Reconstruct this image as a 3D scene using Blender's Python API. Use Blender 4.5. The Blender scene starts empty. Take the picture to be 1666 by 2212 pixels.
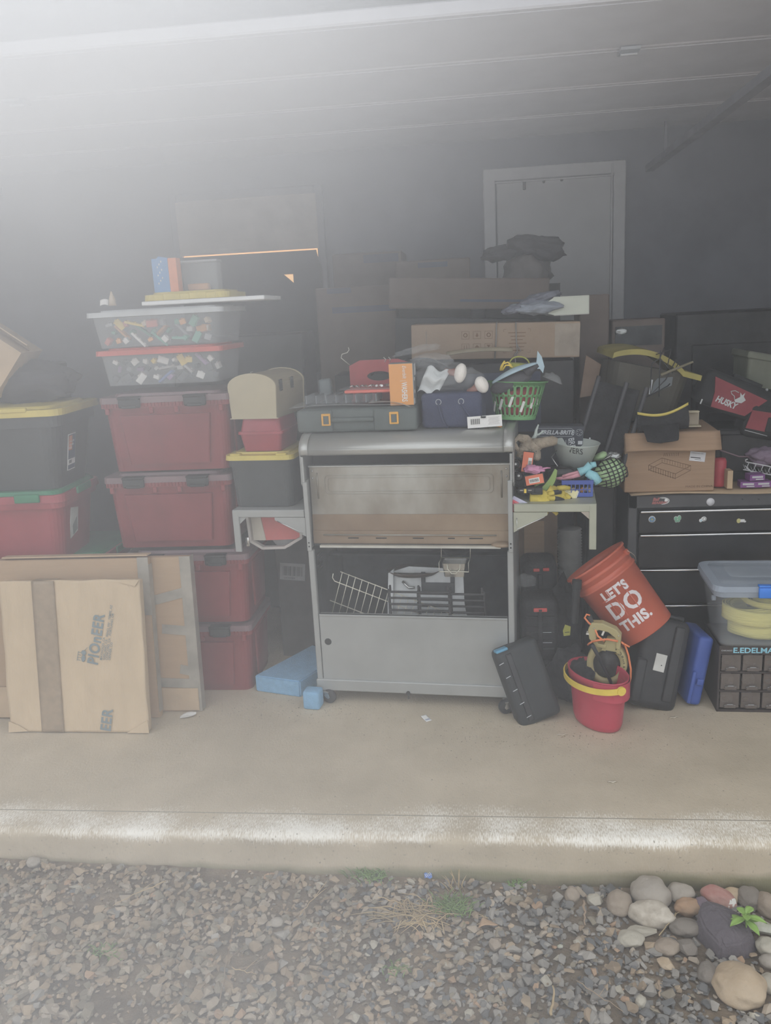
import bpy, bmesh, math, random
from mathutils import Vector, Matrix, Euler, noise
R_ = math.radians
PI = math.pi
rnd = random.Random(7)
sc = bpy.context.scene
C = sc.collection

# ------------------------------------------------------------------ camera
FPX = 1800.0
H = 1.8
PITCH, YAW, ROLL = R_(13.6), R_(6.5), R_(3.0)
F = Vector((-math.sin(YAW)*math.cos(PITCH), math.cos(YAW)*math.cos(PITCH), -math.sin(PITCH)))
R0 = Vector((math.cos(YAW), math.sin(YAW), 0))
U0 = R0.cross(F)
RT = R0*math.cos(ROLL) - U0*math.sin(ROLL)
UP = R0*math.sin(ROLL) + U0*math.cos(ROLL)
cd = bpy.data.cameras.new('camera')
cam = bpy.data.objects.new('camera', cd)
C.objects.link(cam)
m = Matrix((RT, UP, -F)).transposed().to_4x4()
m.translation = Vector((0, 0, H))
cam.matrix_world = m
cd.sensor_fit = 'VERTICAL'
cd.sensor_height = 24.0
cd.lens = FPX/2212.0*24.0
cd.clip_start = 0.02
sc.camera = cam

# ------------------------------------------------------------------ sky, exposure
w = bpy.data.worlds.new('overcast_sky')
sc.world = w
w.use_nodes = True
wn, wl = w.node_tree.nodes, w.node_tree.links
bg = wn['Background']
tc = wn.new('ShaderNodeTexCoord')
sx = wn.new('ShaderNodeSeparateXYZ')
mr = wn.new('ShaderNodeMapRange')
mr.inputs['From Min'].default_value = -0.1
mr.inputs['From Max'].default_value = 0.9
mx = wn.new('ShaderNodeMix'); mx.data_type = 'RGBA'
mx.inputs['A'].default_value = (0.73, 0.76, 0.80, 1)
mx.inputs['B'].default_value = (1.0, 1.03, 1.07, 1)
wl.new(tc.outputs['Generated'], sx.inputs[0]); wl.new(sx.outputs['Z'], mr.inputs['Value'])
wl.new(mr.outputs[0], mx.inputs['Factor']); wl.new(mx.outputs['Result'], bg.inputs['Color'])
bg.inputs['Strength'].default_value = SKY = 1.35

sc.view_settings.view_transform = 'Standard'
sc.view_settings.look = 'None'
sc.view_settings.gamma = 1.0
sc.view_settings.exposure = 0.0
sc.view_settings.use_curve_mapping = False
sc.cycles.use_denoising = True
sc.cycles.max_bounces = 6
sc.cycles.diffuse_bounces = 3
sc.cycles.transparent_max_bounces = 16
sc.cycles.volume_bounces = 2
sc.cycles.volume_step_rate = 2.5

sd = bpy.data.lights.new('soft_sun', 'SUN')
sd.energy = 7.6
sd.angle = R_(22)
sd.color = (0.90, 0.95, 1.03)
sun = bpy.data.objects.new('soft_sun', sd)
sun.rotation_euler = Vector((-.35, .42, .84)).to_track_quat('Z', 'Y').to_euler()
C.objects.link(sun)

# ------------------------------------------------------------------ pixel -> place
def ray(px, py):
    return F + RT*((px-833)/FPX) - UP*((py-1106)/FPX)
def at(px, py, Y):
    d = ray(px, py); t = Y/d.y
    return Vector((d.x*t, Y, H+d.z*t))
def fl(px, py, z=0.0):
    d = ray(px, py); t = (z-H)/d.z
    return Vector((d.x*t, d.y*t, z))

# ------------------------------------------------------------------ materials
MATS = {}
def M(name, rgb=(0.5, 0.5, 0.5), rough=0.5, metal=0.0, var=0.12, scale=6.0, bump=0.0, bscale=60.0, alpha=1.0,
      trans=0.0, rgb2=None, wear=0.5, stretch=(1, 1, 1), emit=0, spec=0.5, ior=1.45):
    if name in MATS: return MATS[name]
    m = bpy.data.materials.new(name); m.use_nodes = True
    n, l = m.node_tree.nodes, m.node_tree.links
    b = n['Principled BSDF']
    tcn = n.new('ShaderNodeTexCoord'); mp = n.new('ShaderNodeMapping')
    mp.inputs['Scale'].default_value = stretch
    l.new(tcn.outputs['Object'], mp.inputs[0])
    nz = n.new('ShaderNodeTexNoise'); nz.inputs['Scale'].default_value = scale; nz.inputs['Detail'].default_value = 6
    nz.inputs['Roughness'].default_value = 0.6
    l.new(mp.outputs[0], nz.inputs['Vector'])
    ra = n.new('ShaderNodeMapRange'); ra.inputs['From Min'].default_value = 0.5-0.25*max(wear, .05); ra.inputs['From Max'].default_value = 0.5+0.25*max(wear, .05)
    l.new(nz.outputs[0], ra.inputs['Value'])
    mi = n.new('ShaderNodeMix'); mi.data_type = 'RGBA'
    c2 = rgb2 if rgb2 else tuple(min(1, c*(1+var)+0.02*var) for c in rgb)
    c1 = rgb if rgb2 else tuple(c*(1-var) for c in rgb)
    mi.inputs['A'].default_value = (*c1, 1); mi.inputs['B'].default_value = (*c2, 1)
    l.new(ra.outputs[0], mi.inputs['Factor']); l.new(mi.outputs['Result'], b.inputs['Base Color'])
    b.inputs['Roughness'].default_value = rough; b.inputs['Metallic'].default_value = metal
    b.inputs['Alpha'].default_value = alpha; b.inputs['Transmission Weight'].default_value = trans
    b.inputs['Specular IOR Level'].default_value = spec; b.inputs['IOR'].default_value = ior
    if bump:
        nb = n.new('ShaderNodeTexNoise'); nb.inputs['Scale'].default_value = bscale; nb.inputs['Detail'].default_value = 4
        bp = n.new('ShaderNodeBump'); bp.inputs['Strength'].default_value = bump; bp.inputs['Distance'].default_value = 0.01
        l.new(mp.outputs[0], nb.inputs['Vector']); l.new(nb.outputs[0], bp.inputs['Height']); l.new(bp.outputs[0], b.inputs['Normal'])
    if emit:
        b.inputs['Emission Color'].default_value = (*rgb, 1); b.inputs['Emission Strength'].default_value = emit
    MATS[name] = m
    return m

# ------------------------------------------------------------------ mesh builder
def T(x=0, y=0, z=0): return Matrix.Translation((x, y, z))
def RX(a): return Matrix.Rotation(R_(a), 4, 'X')
def RY(a): return Matrix.Rotation(R_(a), 4, 'Y')
def RZ(a): return Matrix.Rotation(R_(a), 4, 'Z')

class MB:
    def __init__(s): s.v = []; s.f = []; s.mi = []; s.sm = []; s.mats = []
    def _m(s, m):
        if m not in s.mats: s.mats.append(m)
        return s.mats.index(m)
    def add(s, vs, fs, m, X=None, smooth=False):
        o = len(s.v); k = s._m(m)
        for p in vs:
            p = Vector(p)
            s.v.append(X @ p if X else p)
        for q in fs:
            s.f.append([i+o for i in q]); s.mi.append(k); s.sm.append(smooth)
        return s
    def box(s, m, c, d, X=None, taper=None, bev=0.0, seg=2, smooth=None):
        """box centre c, size d; taper=(tx,ty): bottom scale; bev: rounded edges"""
        bm = bmesh.new(); bmesh.ops.create_cube(bm, size=1)
        for v in bm.verts:
            k = taper if (taper and v.co.z < 0) else (1, 1)
            v.co = Vector((v.co.x*d[0]*k[0]+c[0], v.co.y*d[1]*k[1]+c[1], v.co.z*d[2]+c[2]))
        if bev:
            bmesh.ops.bevel(bm, geom=bm.edges[:], offset=min(bev, min(d)*0.49), segments=seg, affect='EDGES', profile=0.5)
        s.bm(bm, m, X, smooth if smooth is not None else bool(bev and seg > 1))
        return s
    def bm(s, bm, m, X=None, smooth=False):
        bm.verts.index_update()
        s.add([v.co.copy() for v in bm.verts], [[v.index for v in f.verts] for f in bm.faces], m, X, smooth)
        bm.free()
        return s
    def tub(s, m, z0, z1, d0, d1, r=0.04, wall=0.004, X=None, seg=5, open_top=True, bot=True):
        """rounded-rectangle tub: d0 size at bottom z0, d1 at top z1, inside wall"""
        def ring(dx, dy, rr, z):
            out = []
            for q, (sx_, sy_) in enumerate(((1, 1), (-1, 1), (-1, -1), (1, -1))):
                for i in range(seg+1):
                    a = R_(90*q + 90*i/seg)
                    out.append((sx_*(dx/2-rr)+rr*math.cos(a), sy_*(dy/2-rr)+rr*math.sin(a), z))
            return out
        n = 4*(seg+1); V = []
        V += ring(d0[0], d0[1], r*0.8, z0); V += ring(d1[0], d1[1], r, z1)
        fs = []
        def join(a, b):
            for i in range(n):
                j = (i+1) % n; fs.append([a*n+i, a*n+j, b*n+j, b*n+i])
        join(0, 1)
        if open_top:
            V += ring(d1[0]-2*wall, d1[1]-2*wall, max(r-wall, .002), z1); V += ring(d0[0]-2*wall, d0[1]-2*wall, max(r*.8-wall, .002), z0+wall)
            join(1, 2); join(2, 3); fs.append(list(range(3*n, 4*n)))
        else:
            fs.append(list(range(n, 2*n)))
        fs.append(list(range(n))[::-1])
        s.add(V, fs, m, X, False)
        return s
    def lathe(s, m, prof, n=32, X=None, sx=1.0, sy=1.0, smooth=True, cap=False):
        """profile [(r,z)] round Z"""
        V = []; fs = []
        for (r, z) in prof:
            for i in range(n):
                a = 2*PI*i/n; V.append((r*sx*math.cos(a), r*sy*math.sin(a), z))
        for k in range(len(prof)-1):
            for i in range(n):
                j = (i+1) % n; fs.append([k*n+i, k*n+j, (k+1)*n+j, (k+1)*n+i])
        if cap:
            fs.append(list(range(n))[::-1]); fs.append([(len(prof)-1)*n+i for i in range(n)])
        s.add(V, fs, m, X, smooth)
        return s
    def cyl(s, m, p0, p1, r, r1=None, n=16, smooth=True):
        p0, p1 = Vector(p0), Vector(p1); d = p1-p0
        X = Matrix.Translation(p0) @ d.to_track_quat('Z', 'Y').to_matrix().to_4x4()
        r1 = r if r1 is None else r1
        V = []; 
        for rr, z in ((r, 0), (r1, d.length)):
            for i in range(n):
                a = 2*PI*i/n; V.append((rr*math.cos(a), rr*math.sin(a), z))
        s.add(V, [[i, (i+1) % n, n+(i+1) % n, n+i] for i in range(n)], m, X, smooth)
        s.add(V, [list(range(n))[::-1], list(range(n, 2*n))], m, X, False)
        return s
    def tube(s, m, pts, r, n=8, closed=False, X=None, rs=None, flat=None):
        """swept tube through points; rs radius list; flat=(a,b) elliptical section"""
        pts = [Vector(p) for p in pts]; V = []; fs = []; N = len(pts); prev = None
        for k, p in enumerate(pts):
            if closed: t = pts[(k+1) % N]-pts[k-1]
            else: t = pts[min(k+1, N-1)]-pts[max(k-1, 0)]
            t = t.normalized() if t.length > 1e-9 else Vector((0, 0, 1))
            if prev is None:
                a = Vector((0, 0, 1)) if abs(t.z) < .9 else Vector((1, 0, 0))
                u = t.cross(a).normalized()
            else:
                u = (prev - t*prev.dot(t)).normalized()
            prev = u; vv = t.cross(u)
            rr = rs[k] if rs else r
            fa, fb = flat if flat else (1, 1)
            for i in range(n):
                a = 2*PI*i/n; V.append(p + u*math.cos(a)*rr*fa + vv*math.sin(a)*rr*fb)
        for k in range(N if closed else N-1):
            k2 = (k+1) % N
            for i in range(n):
                j = (i+1) % n; fs.append([k*n+i, k*n+j, k2*n+j, k2*n+i])
        if not closed:
            fs.append(list(range(n))[::-1]); fs.append([(N-1)*n+i for i in range(n)])
        s.add(V, fs, m, X, True)
        return s
    def prism(s, m, poly, t0, t1, X=None, smooth=False):
        """2D polygon in XZ, extruded along Y from t0 to t1"""
        n = len(poly)
        V = [(x, t0, z) for x, z in poly]+[(x, t1, z) for x, z in poly]
        fs = [list(range(n)), list(range(n, 2*n))[::-1]]+[[i, n+i, n+(i+1) % n, (i+1) % n] for i in range(n)]
        s.add(V, fs, m, X, smooth)
        return s
    def sphere(s, m, c, r, X=None, n=2, jit=0.0, smooth=True, seed=0):
        bm = bmesh.new(); bmesh.ops.create_icosphere(bm, subdivisions=n, radius=1)
        rr = r if hasattr(r, '__len__') else (r, r, r)
        for v in bm.verts:
            k = 1+jit*noise.noise(v.co*1.7+Vector((seed*3.1, seed, 0)))
            v.co = Vector((c[0]+v.co.x*rr[0]*k, c[1]+v.co.y*rr[1]*k, c[2]+v.co.z*rr[2]*k))
        s.bm(bm, m, X, smooth)
        return s
    def sheet(s, m, fn, nu=20, nv=20, th=0.002, X=None, smooth=True):
        """surface fn(u,v)->point with real thickness"""
        P = [[Vector(fn(i/nu, j/nv)) for j in range(nv+1)] for i in range(nu+1)]
        V = []; 
        def nrm(i, j):
            a = P[min(i+1, nu)][j]-P[max(i-1, 0)][j]; b = P[i][min(j+1, nv)]-P[i][max(j-1, 0)]
            c = a.cross(b); return c.normalized() if c.length > 1e-9 else Vector((0, 0, 1))
        idx = lambda i, j, k: (i*(nv+1)+j)*2+k
        for i in range(nu+1):
            for j in range(nv+1):
                nn = nrm(i, j)*th/2; V.append(P[i][j]+nn); V.append(P[i][j]-nn)
        fs = []
        for i in range(nu):
            for j in range(nv):
                fs.append([idx(i, j, 0), idx(i+1, j, 0), idx(i+1, j+1, 0), idx(i, j+1, 0)])
                fs.append([idx(i, j+1, 1), idx(i+1, j+1, 1), idx(i+1, j, 1), idx(i, j, 1)])
        for i in range(nu):
            fs.append([idx(i, 0, 0), idx(i, 0, 1), idx(i+1, 0, 1), idx(i+1, 0, 0)]); fs.append([idx(i+1, nv, 0), idx(i+1, nv, 1), idx(i, nv, 1), idx(i, nv, 0)])
        for j in range(nv):
            fs.append([idx(0, j+1, 0), idx(0, j+1, 1), idx(0, j, 1), idx(0, j, 0)]); fs.append([idx(nu, j, 0), idx(nu, j, 1), idx(nu, j+1, 1), idx(nu, j+1, 0)])
        s.add(V, fs, m, X, smooth)
        return s
    def text(s, m, txt, size, X, fn=None, shear=0.0, wide=1.0, bold=0.0, align='LEFT', th=0.0004, space=1.0):
        """lettering lying in the local XZ plane facing -Y, baseline at origin"""
        cu = bpy.data.curves.new('t', 'FONT'); cu.body = txt; cu.size = size; cu.shear = shear; cu.offset = bold
        cu.align_x = align; cu.resolution_u = 3; cu.space_character = space
        o = bpy.data.objects.new('t', cu); C.objects.link(o)
        bpy.context.view_layer.update()
        me = bpy.data.meshes.new_from_object(o.evaluated_get(bpy.context.evaluated_depsgraph_get()))
        bm = bmesh.new(); bm.from_mesh(me)
        bmesh.ops.triangulate(bm, faces=bm.faces[:])
        if fn:
            for _ in range(3):
                ed = [e for e in bm.edges if e.calc_length() > size*0.18]
                if ed: bmesh.ops.subdivide_edges(bm, edges=ed, cuts=1); bmesh.ops.triangulate(bm, faces=bm.faces[:])
        for v in bm.verts:
            x, y = v.co.x*wide, v.co.y
            v.co = Vector(fn(x, y)) if fn else Vector((x, -th, y))
        s.bm(bm, m, X)
        bpy.data.objects.remove(o); bpy.data.curves.remove(cu); bpy.data.meshes.remove(me)
        return s
    def build(s, name, parent=None, bevel=0.0, sub=0, X=None, auto=True):
        me = bpy.data.meshes.new(name)
        me.from_pydata([tuple(v) for v in s.v], [], s.f)
        for mt in s.mats: me.materials.append(mt)
        me.polygons.foreach_set('material_index', s.mi)
        me.polygons.foreach_set('use_smooth', s.sm)
        me.update()
        o = bpy.data.objects.new(name, me); C.objects.link(o)
        if parent is not None: o.parent = parent
        if X is not None: o.matrix_local = X
        if bevel:
            b = o.modifiers.new('bevel', 'BEVEL'); b.width = bevel; b.segments = 2; b.limit_method = 'ANGLE'; b.angle_limit = R_(40)
        if sub:
            q = o.modifiers.new('sub', 'SUBSURF'); q.levels = sub; q.render_levels = sub
        return o

def tag(o, label, cat, group=None, kind=None):
    o['label'] = label; o['category'] = cat
    if group: o['group'] = group
    if kind: o['kind'] = kind
    return o
def thing(name, label, cat, X=None, group=None):
    o = bpy.data.objects.new(name, None); C.objects.link(o); o.empty_display_size = 0.05
    if X is not None: o.matrix_world = X
    return tag(o, label, cat, group)
def struct(o):
    o['kind'] = 'structure'; return o
def L(p, rx=0, ry=0, rz=0):
    return Matrix.Translation(Vector(p)) @ RZ(rz) @ RY(ry) @ RX(rx)
def frame(o, xaxis, zaxis):
    """local frame with origin o, x along xaxis, z near zaxis"""
    x = Vector(xaxis).normalized(); z = Vector(zaxis); y = z.cross(x).normalized(); z = x.cross(y)
    mm = Matrix((x, y, z)).transposed().to_4x4(); mm.translation = Vector(o)
    return mm

# ================================================================== THE SETTING
def concrete():
    m = bpy.data.materials.new('brushed_concrete'); m.use_nodes = True
    n, l = m.node_tree.nodes, m.node_tree.links; b = n['Principled BSDF']
    tcn = n.new('ShaderNodeTexCoord'); sep = n.new('ShaderNodeSeparateXYZ'); l.new(tcn.outputs['Object'], sep.inputs[0])
    n1 = n.new('ShaderNodeTexNoise'); n1.inputs['Scale'].default_value = 1.6; n1.inputs['Detail'].default_value = 8; n1.inputs['Roughness'].default_value = .65
    l.new(tcn.outputs['Object'], n1.inputs['Vector'])
    cr = n.new('ShaderNodeValToRGB'); cr.color_ramp.elements[0].position = .3; cr.color_ramp.elements[1].position = .72
    cr.color_ramp.elements[0].color = (.45, .38, .275, 1); cr.color_ramp.elements[1].color = (.64, .545, .41, 1)
    l.new(n1.outputs[0], cr.inputs[0])
    # brushed streaks
    mp = n.new('ShaderNodeMapping'); mp.inputs['Scale'].default_value = (330, 60, 60); l.new(tcn.outputs['Object'], mp.inputs[0])
    n2 = n.new('ShaderNodeTexNoise'); n2.inputs['Scale'].default_value = 1; n2.inputs['Detail'].default_value = 3; l.new(mp.outputs[0], n2.inputs['Vector'])
    # worn white scuffs, plus daylight on the slab's outer edge painted into the band
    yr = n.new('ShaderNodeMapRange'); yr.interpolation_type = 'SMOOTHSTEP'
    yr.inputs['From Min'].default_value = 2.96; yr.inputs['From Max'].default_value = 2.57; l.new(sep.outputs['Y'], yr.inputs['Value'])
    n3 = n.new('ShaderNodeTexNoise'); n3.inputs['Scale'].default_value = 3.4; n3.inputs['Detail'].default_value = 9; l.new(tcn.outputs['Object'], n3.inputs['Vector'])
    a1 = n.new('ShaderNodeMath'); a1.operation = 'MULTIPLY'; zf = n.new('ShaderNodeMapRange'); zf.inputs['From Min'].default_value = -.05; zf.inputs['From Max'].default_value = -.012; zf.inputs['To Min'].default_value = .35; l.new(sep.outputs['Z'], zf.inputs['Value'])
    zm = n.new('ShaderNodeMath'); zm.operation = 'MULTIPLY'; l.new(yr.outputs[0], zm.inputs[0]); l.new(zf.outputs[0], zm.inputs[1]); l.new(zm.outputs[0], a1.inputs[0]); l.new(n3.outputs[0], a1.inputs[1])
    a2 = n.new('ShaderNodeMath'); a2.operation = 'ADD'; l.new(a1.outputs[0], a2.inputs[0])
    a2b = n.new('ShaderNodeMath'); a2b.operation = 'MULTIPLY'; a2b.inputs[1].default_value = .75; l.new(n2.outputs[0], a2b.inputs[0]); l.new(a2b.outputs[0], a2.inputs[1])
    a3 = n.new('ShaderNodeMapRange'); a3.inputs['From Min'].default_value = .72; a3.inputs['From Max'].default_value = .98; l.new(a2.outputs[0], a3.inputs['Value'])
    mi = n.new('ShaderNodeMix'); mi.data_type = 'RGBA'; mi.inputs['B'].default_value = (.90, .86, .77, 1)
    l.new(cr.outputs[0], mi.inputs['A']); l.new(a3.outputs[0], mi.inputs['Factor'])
    # fine dark grit and pits
    n4 = n.new('ShaderNodeTexNoise'); n4.inputs['Scale'].default_value = 90; n4.inputs['Detail'].default_value = 4; l.new(tcn.outputs['Object'], n4.inputs['Vector'])
    r4 = n.new('ShaderNodeMapRange'); r4.inputs['From Min'].default_value = .24; r4.inputs['From Max'].default_value = .36; l.new(n4.outputs[0], r4.inputs['Value'])
    mi2 = n.new('ShaderNodeMix'); mi2.data_type = 'RGBA'; mi2.inputs['A'].default_value = (.28, .24, .18, 1)
    l.new(r4.outputs[0], mi2.inputs['Factor']); l.new(mi.outputs['Result'], mi2.inputs['B'])
    # control joint
    jd = n.new('ShaderNodeMath'); jd.operation = 'SUBTRACT'; jd.inputs[1].default_value = 2.69; l.new(sep.outputs['Y'], jd.inputs[0])
    ja = n.new('ShaderNodeMath'); ja.operation = 'ABSOLUTE'; l.new(jd.outputs[0], ja.inputs[0])
    jr = n.new('ShaderNodeMapRange'); jr.inputs['From Min'].default_value = .0015; jr.inputs['From Max'].default_value = .004; l.new(ja.outputs[0], jr.inputs['Value'])
    mi3 = n.new('ShaderNodeMix'); mi3.data_type = 'RGBA'; mi3.inputs['A'].default_value = (.33, .29, .22, 1)
    l.new(jr.outputs[0], mi3.inputs['Factor']); l.new(mi2.outputs['Result'], mi3.inputs['B'])
    # damp mossy foot of the slab's outer face
    zr = n.new('ShaderNodeMapRange'); zr.inputs['From Min'].default_value = -.14; zr.inputs['From Max'].default_value = -.06; l.new(sep.outputs['Z'], zr.inputs['Value'])
    zn = n.new('ShaderNodeMath'); zn.operation = 'ADD'; l.new(zr.outputs[0], zn.inputs[0]); l.new(n3.outputs[0], zn.inputs[1])
    zc = n.new('ShaderNodeMapRange'); zc.inputs['From Min'].default_value = .45; zc.inputs['From Max'].default_value = .85; l.new(zn.outputs[0], zc.inputs['Value'])
    mi4 = n.new('ShaderNodeMix'); mi4.data_type = 'RGBA'; mi4.inputs['A'].default_value = (.26, .24, .14, 1)
    l.new(zc.outputs[0], mi4.inputs['Factor']); l.new(mi3.outputs['Result'], mi4.inputs['B'])
    l.new(mi4.outputs['Result'], b.inputs['Base Color'])
    b.inputs['Roughness'].default_value = .85
    bp = n.new('ShaderNodeBump'); bp.inputs['Strength'].default_value = .35; bp.inputs['Distance'].default_value = .004
    sm = n.new('ShaderNodeMath'); sm.operation = 'ADD'; l.new(n2.outputs[0], sm.inputs[0]); l.new(n4.outputs[0], sm.inputs[1])
    l.new(sm.outputs[0], bp.inputs['Height']); l.new(bp.outputs[0], b.inputs['Normal'])
    return m
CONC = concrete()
# slab with a rounded outer arris and a slightly uneven, pitted outer face
def slab():
    mb = MB(); nx = 240
    prof = [(6.6, 0), (4.5, 0), (3.2, 0), (2.75, 0), (2.60, -0.002), (2.578, -.006), (2.566, -.016), (2.562, -.03), (2.560, -.06), (2.558, -.10), (2.556, -.14), (2.555, -.22), (2.7, -.25)]
    V = []; fs = []
    for i in range(nx+1):
        x = -4.6+8.4*i/nx
        for k, (y, z) in enumerate(prof):
            dy = dz = 0
            if 5 <= k <= 10:
                dy = .007*noise.noise(Vector((x*9, z*40, 1)))+.004*noise.noise(Vector((x*31, z*90, 5)))
                dz = .003*noise.noise(Vector((x*6, 3, z))) if k <= 7 else 0
            V.append((x, y+dy, z+dz))
    n = len(prof)
    for i in range(nx):
        for k in range(n-1): fs.append([i*n+k, (i+1)*n+k, (i+1)*n+k+1, i*n+k+1])
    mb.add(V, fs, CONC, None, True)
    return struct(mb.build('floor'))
slab()
BW = 6.4
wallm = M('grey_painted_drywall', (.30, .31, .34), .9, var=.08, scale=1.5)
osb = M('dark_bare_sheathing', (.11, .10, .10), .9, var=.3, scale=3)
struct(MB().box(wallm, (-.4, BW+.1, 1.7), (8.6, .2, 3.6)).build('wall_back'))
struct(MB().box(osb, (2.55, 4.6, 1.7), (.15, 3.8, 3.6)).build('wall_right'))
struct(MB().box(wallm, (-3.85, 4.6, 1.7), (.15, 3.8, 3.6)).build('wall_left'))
struct(MB().box(M('ceiling_paint', (.4, .4, .42), .9), (-.6, 4.6, 3.52), (6.6, 3.9, .08)).build('ceiling'))
side = M('cream_lap_siding', (.62, .60, .56), .7, var=.05)
# header above the opening and the two narrow returns beside it
hd = MB()
hd.box(side, (-.6, 2.74, 3.22), (6.6, .14, .68))
for k in range(5): hd.prism(side, [(-3.9, 0), (2.7, 0), (2.7, .128), (-3.9, .128)], 2.655, 2.672, T(0, 0, 2.90+k*.13))
struct(hd.build('wall_front'))
struct(MB().box(M('white_opening_trim', (.5, .5, .49), .6), (-.6, 2.66, 2.93), (6.0, .04, .12)).build('trim_1'))

# overhead door rolled up under the ceiling
og = thing('garage_door', 'white sectional overhead garage door rolled up above the whole pile', 'garage door', T(-.6, 2.95, 2.72))
dm = M('white_steel_door', (.50, .50, .53), .45, var=.04)
for k in range(4):
    p = MB().box(dm, (0, .262, 0), (4.9, .522, .045), bev=.006, seg=1)
    p.box(dm, (0, .262, -.0235), (4.86, .46, .003))
    p.build('door_section', og, X=T(0, k*.53, 0))
rail = M('galvanised_track', (.42, .44, .46), .4, .8)
for s_ in (-1, 1):
    MB().box(rail, (2.53*s_, 1.2, -.02), (.03, 3.0, .05)).box(rail, (2.545*s_, 1.2, .0), (.006, 3.0, .09)).build('track', og)
for s_ in (-1, 1):
    MB().box(rail, (1.2*s_, .53, -.035), (.07, .09, .01)).cyl(rail, (1.2*s_-.03, .53, -.045), (1.2*s_+.03, .53, -.045), .006).build('hinge', og)

struct(MB().box(M('grey_rail', (.20, .20, .22), .5, .2), (1.04, 4.0, 2.52), (.045, 2.6, .035)).box(MATS['grey_rail'], (1.04, 3.2, 2.9), (.008, .02, .75)).box(MATS['grey_rail'], (1.04, 4.9, 2.9), (.008, .02, .75)).build('trim_2'))
# door in the back wall
dk = M('white_house_door', (.62, .63, .63), .5, var=.04, scale=3)
tr = M('white_door_casing', (.72, .73, .74), .5, var=.04)
dA, dB = at(1043, 370, BW-.02), at(1352, 343, BW-.02)
dr = bpy.data.objects.new('door_1', None); C.objects.link(dr); dr.matrix_world = T(0, BW, 0); struct(dr)
x0, x1, zt = dA.x, dB.x, (dA.z+dB.z)/2
cw = .085
d = MB().box(dk, ((x0+x1)/2, -.02, (zt+.68)/2-.04), (x1-x0-2*cw-.02, .04, zt-.68-.1), bev=.004, seg=1)
for (zc_, hh) in ((2.1, .7), (1.2, .75)):
    pass
d.build('door_leaf', dr)
c_ = MB()
c_.box(tr, (x0+cw/2, -.03, (zt+.68)/2), (cw, .05, zt-.68), bev=.006, seg=1).box(tr, (x1-cw/2, -.03, (zt+.68)/2), (cw, .05, zt-.68), bev=.006, seg=1)
c_.box(tr, ((x0+x1)/2, -.03, zt-cw/2), (x1-x0, .052, cw), bev=.006, seg=1)
c_.box(tr, (x1-cw-.012, -.03, (zt+.68)/2), (.012, .07, zt-.72), bev=.003, seg=1).box(tr, ((x0+x1)/2, -.03, zt-cw-.012), (x1-x0-2*cw, .07, .012), bev=.003, seg=1)
c_.build('door_casing', dr)
hk = M('dark_small_hook', (.12, .11, .1), .5, .3)
for (hx, hy, ww, hh) in ((1133, 401, .022, .055), (1175, 392, .018, .02), (1214, 388, .018, .02)):
    p = at(hx, hy, BW-.05)
    MB().box(hk, (p.x, -.046, p.z), (ww, .012, hh), bev=.003, seg=1).cyl(hk, (p.x, -.05, p.z-hh*.2), (p.x, -.065, p.z-hh*.2), .004).build('hook', dr)

# window with a lowered slatted blind, an added board masking the glowing pane to gaps
wA, wB = at(385, 440, BW-.02), at(680, 420, BW-.02)
wz = at(679, 537, BW-.02).z
wi = bpy.data.objects.new('window_1', None); C.objects.link(wi); wi.matrix_world = T(0, BW, 0); struct(wi)
wx0, wx1 = wA.x, wB.x; wt = wB.z; wb = wz-.85
lit = M('sunlit_window_glass', (1.0, .60, .30), .4, emit=.75, var=.15, scale=30)
MB().box(lit, ((wx0+wx1)/2, -.008, (wt+wb)/2), (wx1-wx0, .012, wt-wb)).build('pane', wi)
fr = MB()
for xx in (wx0-.03, wx1+.03): fr.box(wallm, (xx, -.03, (wt+wb)/2), (.06, .05, wt-wb+.12), bev=.004, seg=1)
for zz in (wt+.03, wb-.03): fr.box(wallm, ((wx0+wx1)/2, -.03, zz), (wx1-wx0, .05, .06), bev=.004, seg=1)
fr.build('window_frame', wi)
bl = MB(); bmn = M('beige_window_blind', (.62, .56, .50), .7, var=.08)
zz = wt
while zz > wz+.012:
    bl.box(bmn, ((wx0+wx1)/2, -.062, zz-.010), (wx1-wx0+.02, .004, .023), X=None); zz -= .021
bl.box(bmn, ((wx0+wx1)/2, -.06, wz+.008), (wx1-wx0, .012, .018))
bl.build('blind', wi)

# ================================================================== GROUND
def gz(x, y):
    b = -.100-.028*(x+1.88) if x > -1.88 else -.100
    return b-.012*(2.56-y)*.5+.008*noise.noise(Vector((x*2.3, y*2.3, 4)))-.01
dirt = M('dark_damp_soil', (.16, .12, .078), .95, var=.35, scale=9, bump=.6, bscale=120)
g = MB(); nx, ny = 90, 70
V = []; fs = []
for i in range(nx+1):
    for j in range(ny+1):
        x = -8+14*i/nx; y = -9+11.7*(j/ny)
        V.append((x, y, gz(max(-2.5, min(2, x)), y)-.006))
for i in range(nx):
    for j in range(ny):
        a = i*(ny+1)+j; fs.append([a, a+ny+1, a+ny+2, a+1])
g.add(V, fs, dirt, None, True)
struct(g.build('ground'))

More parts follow.
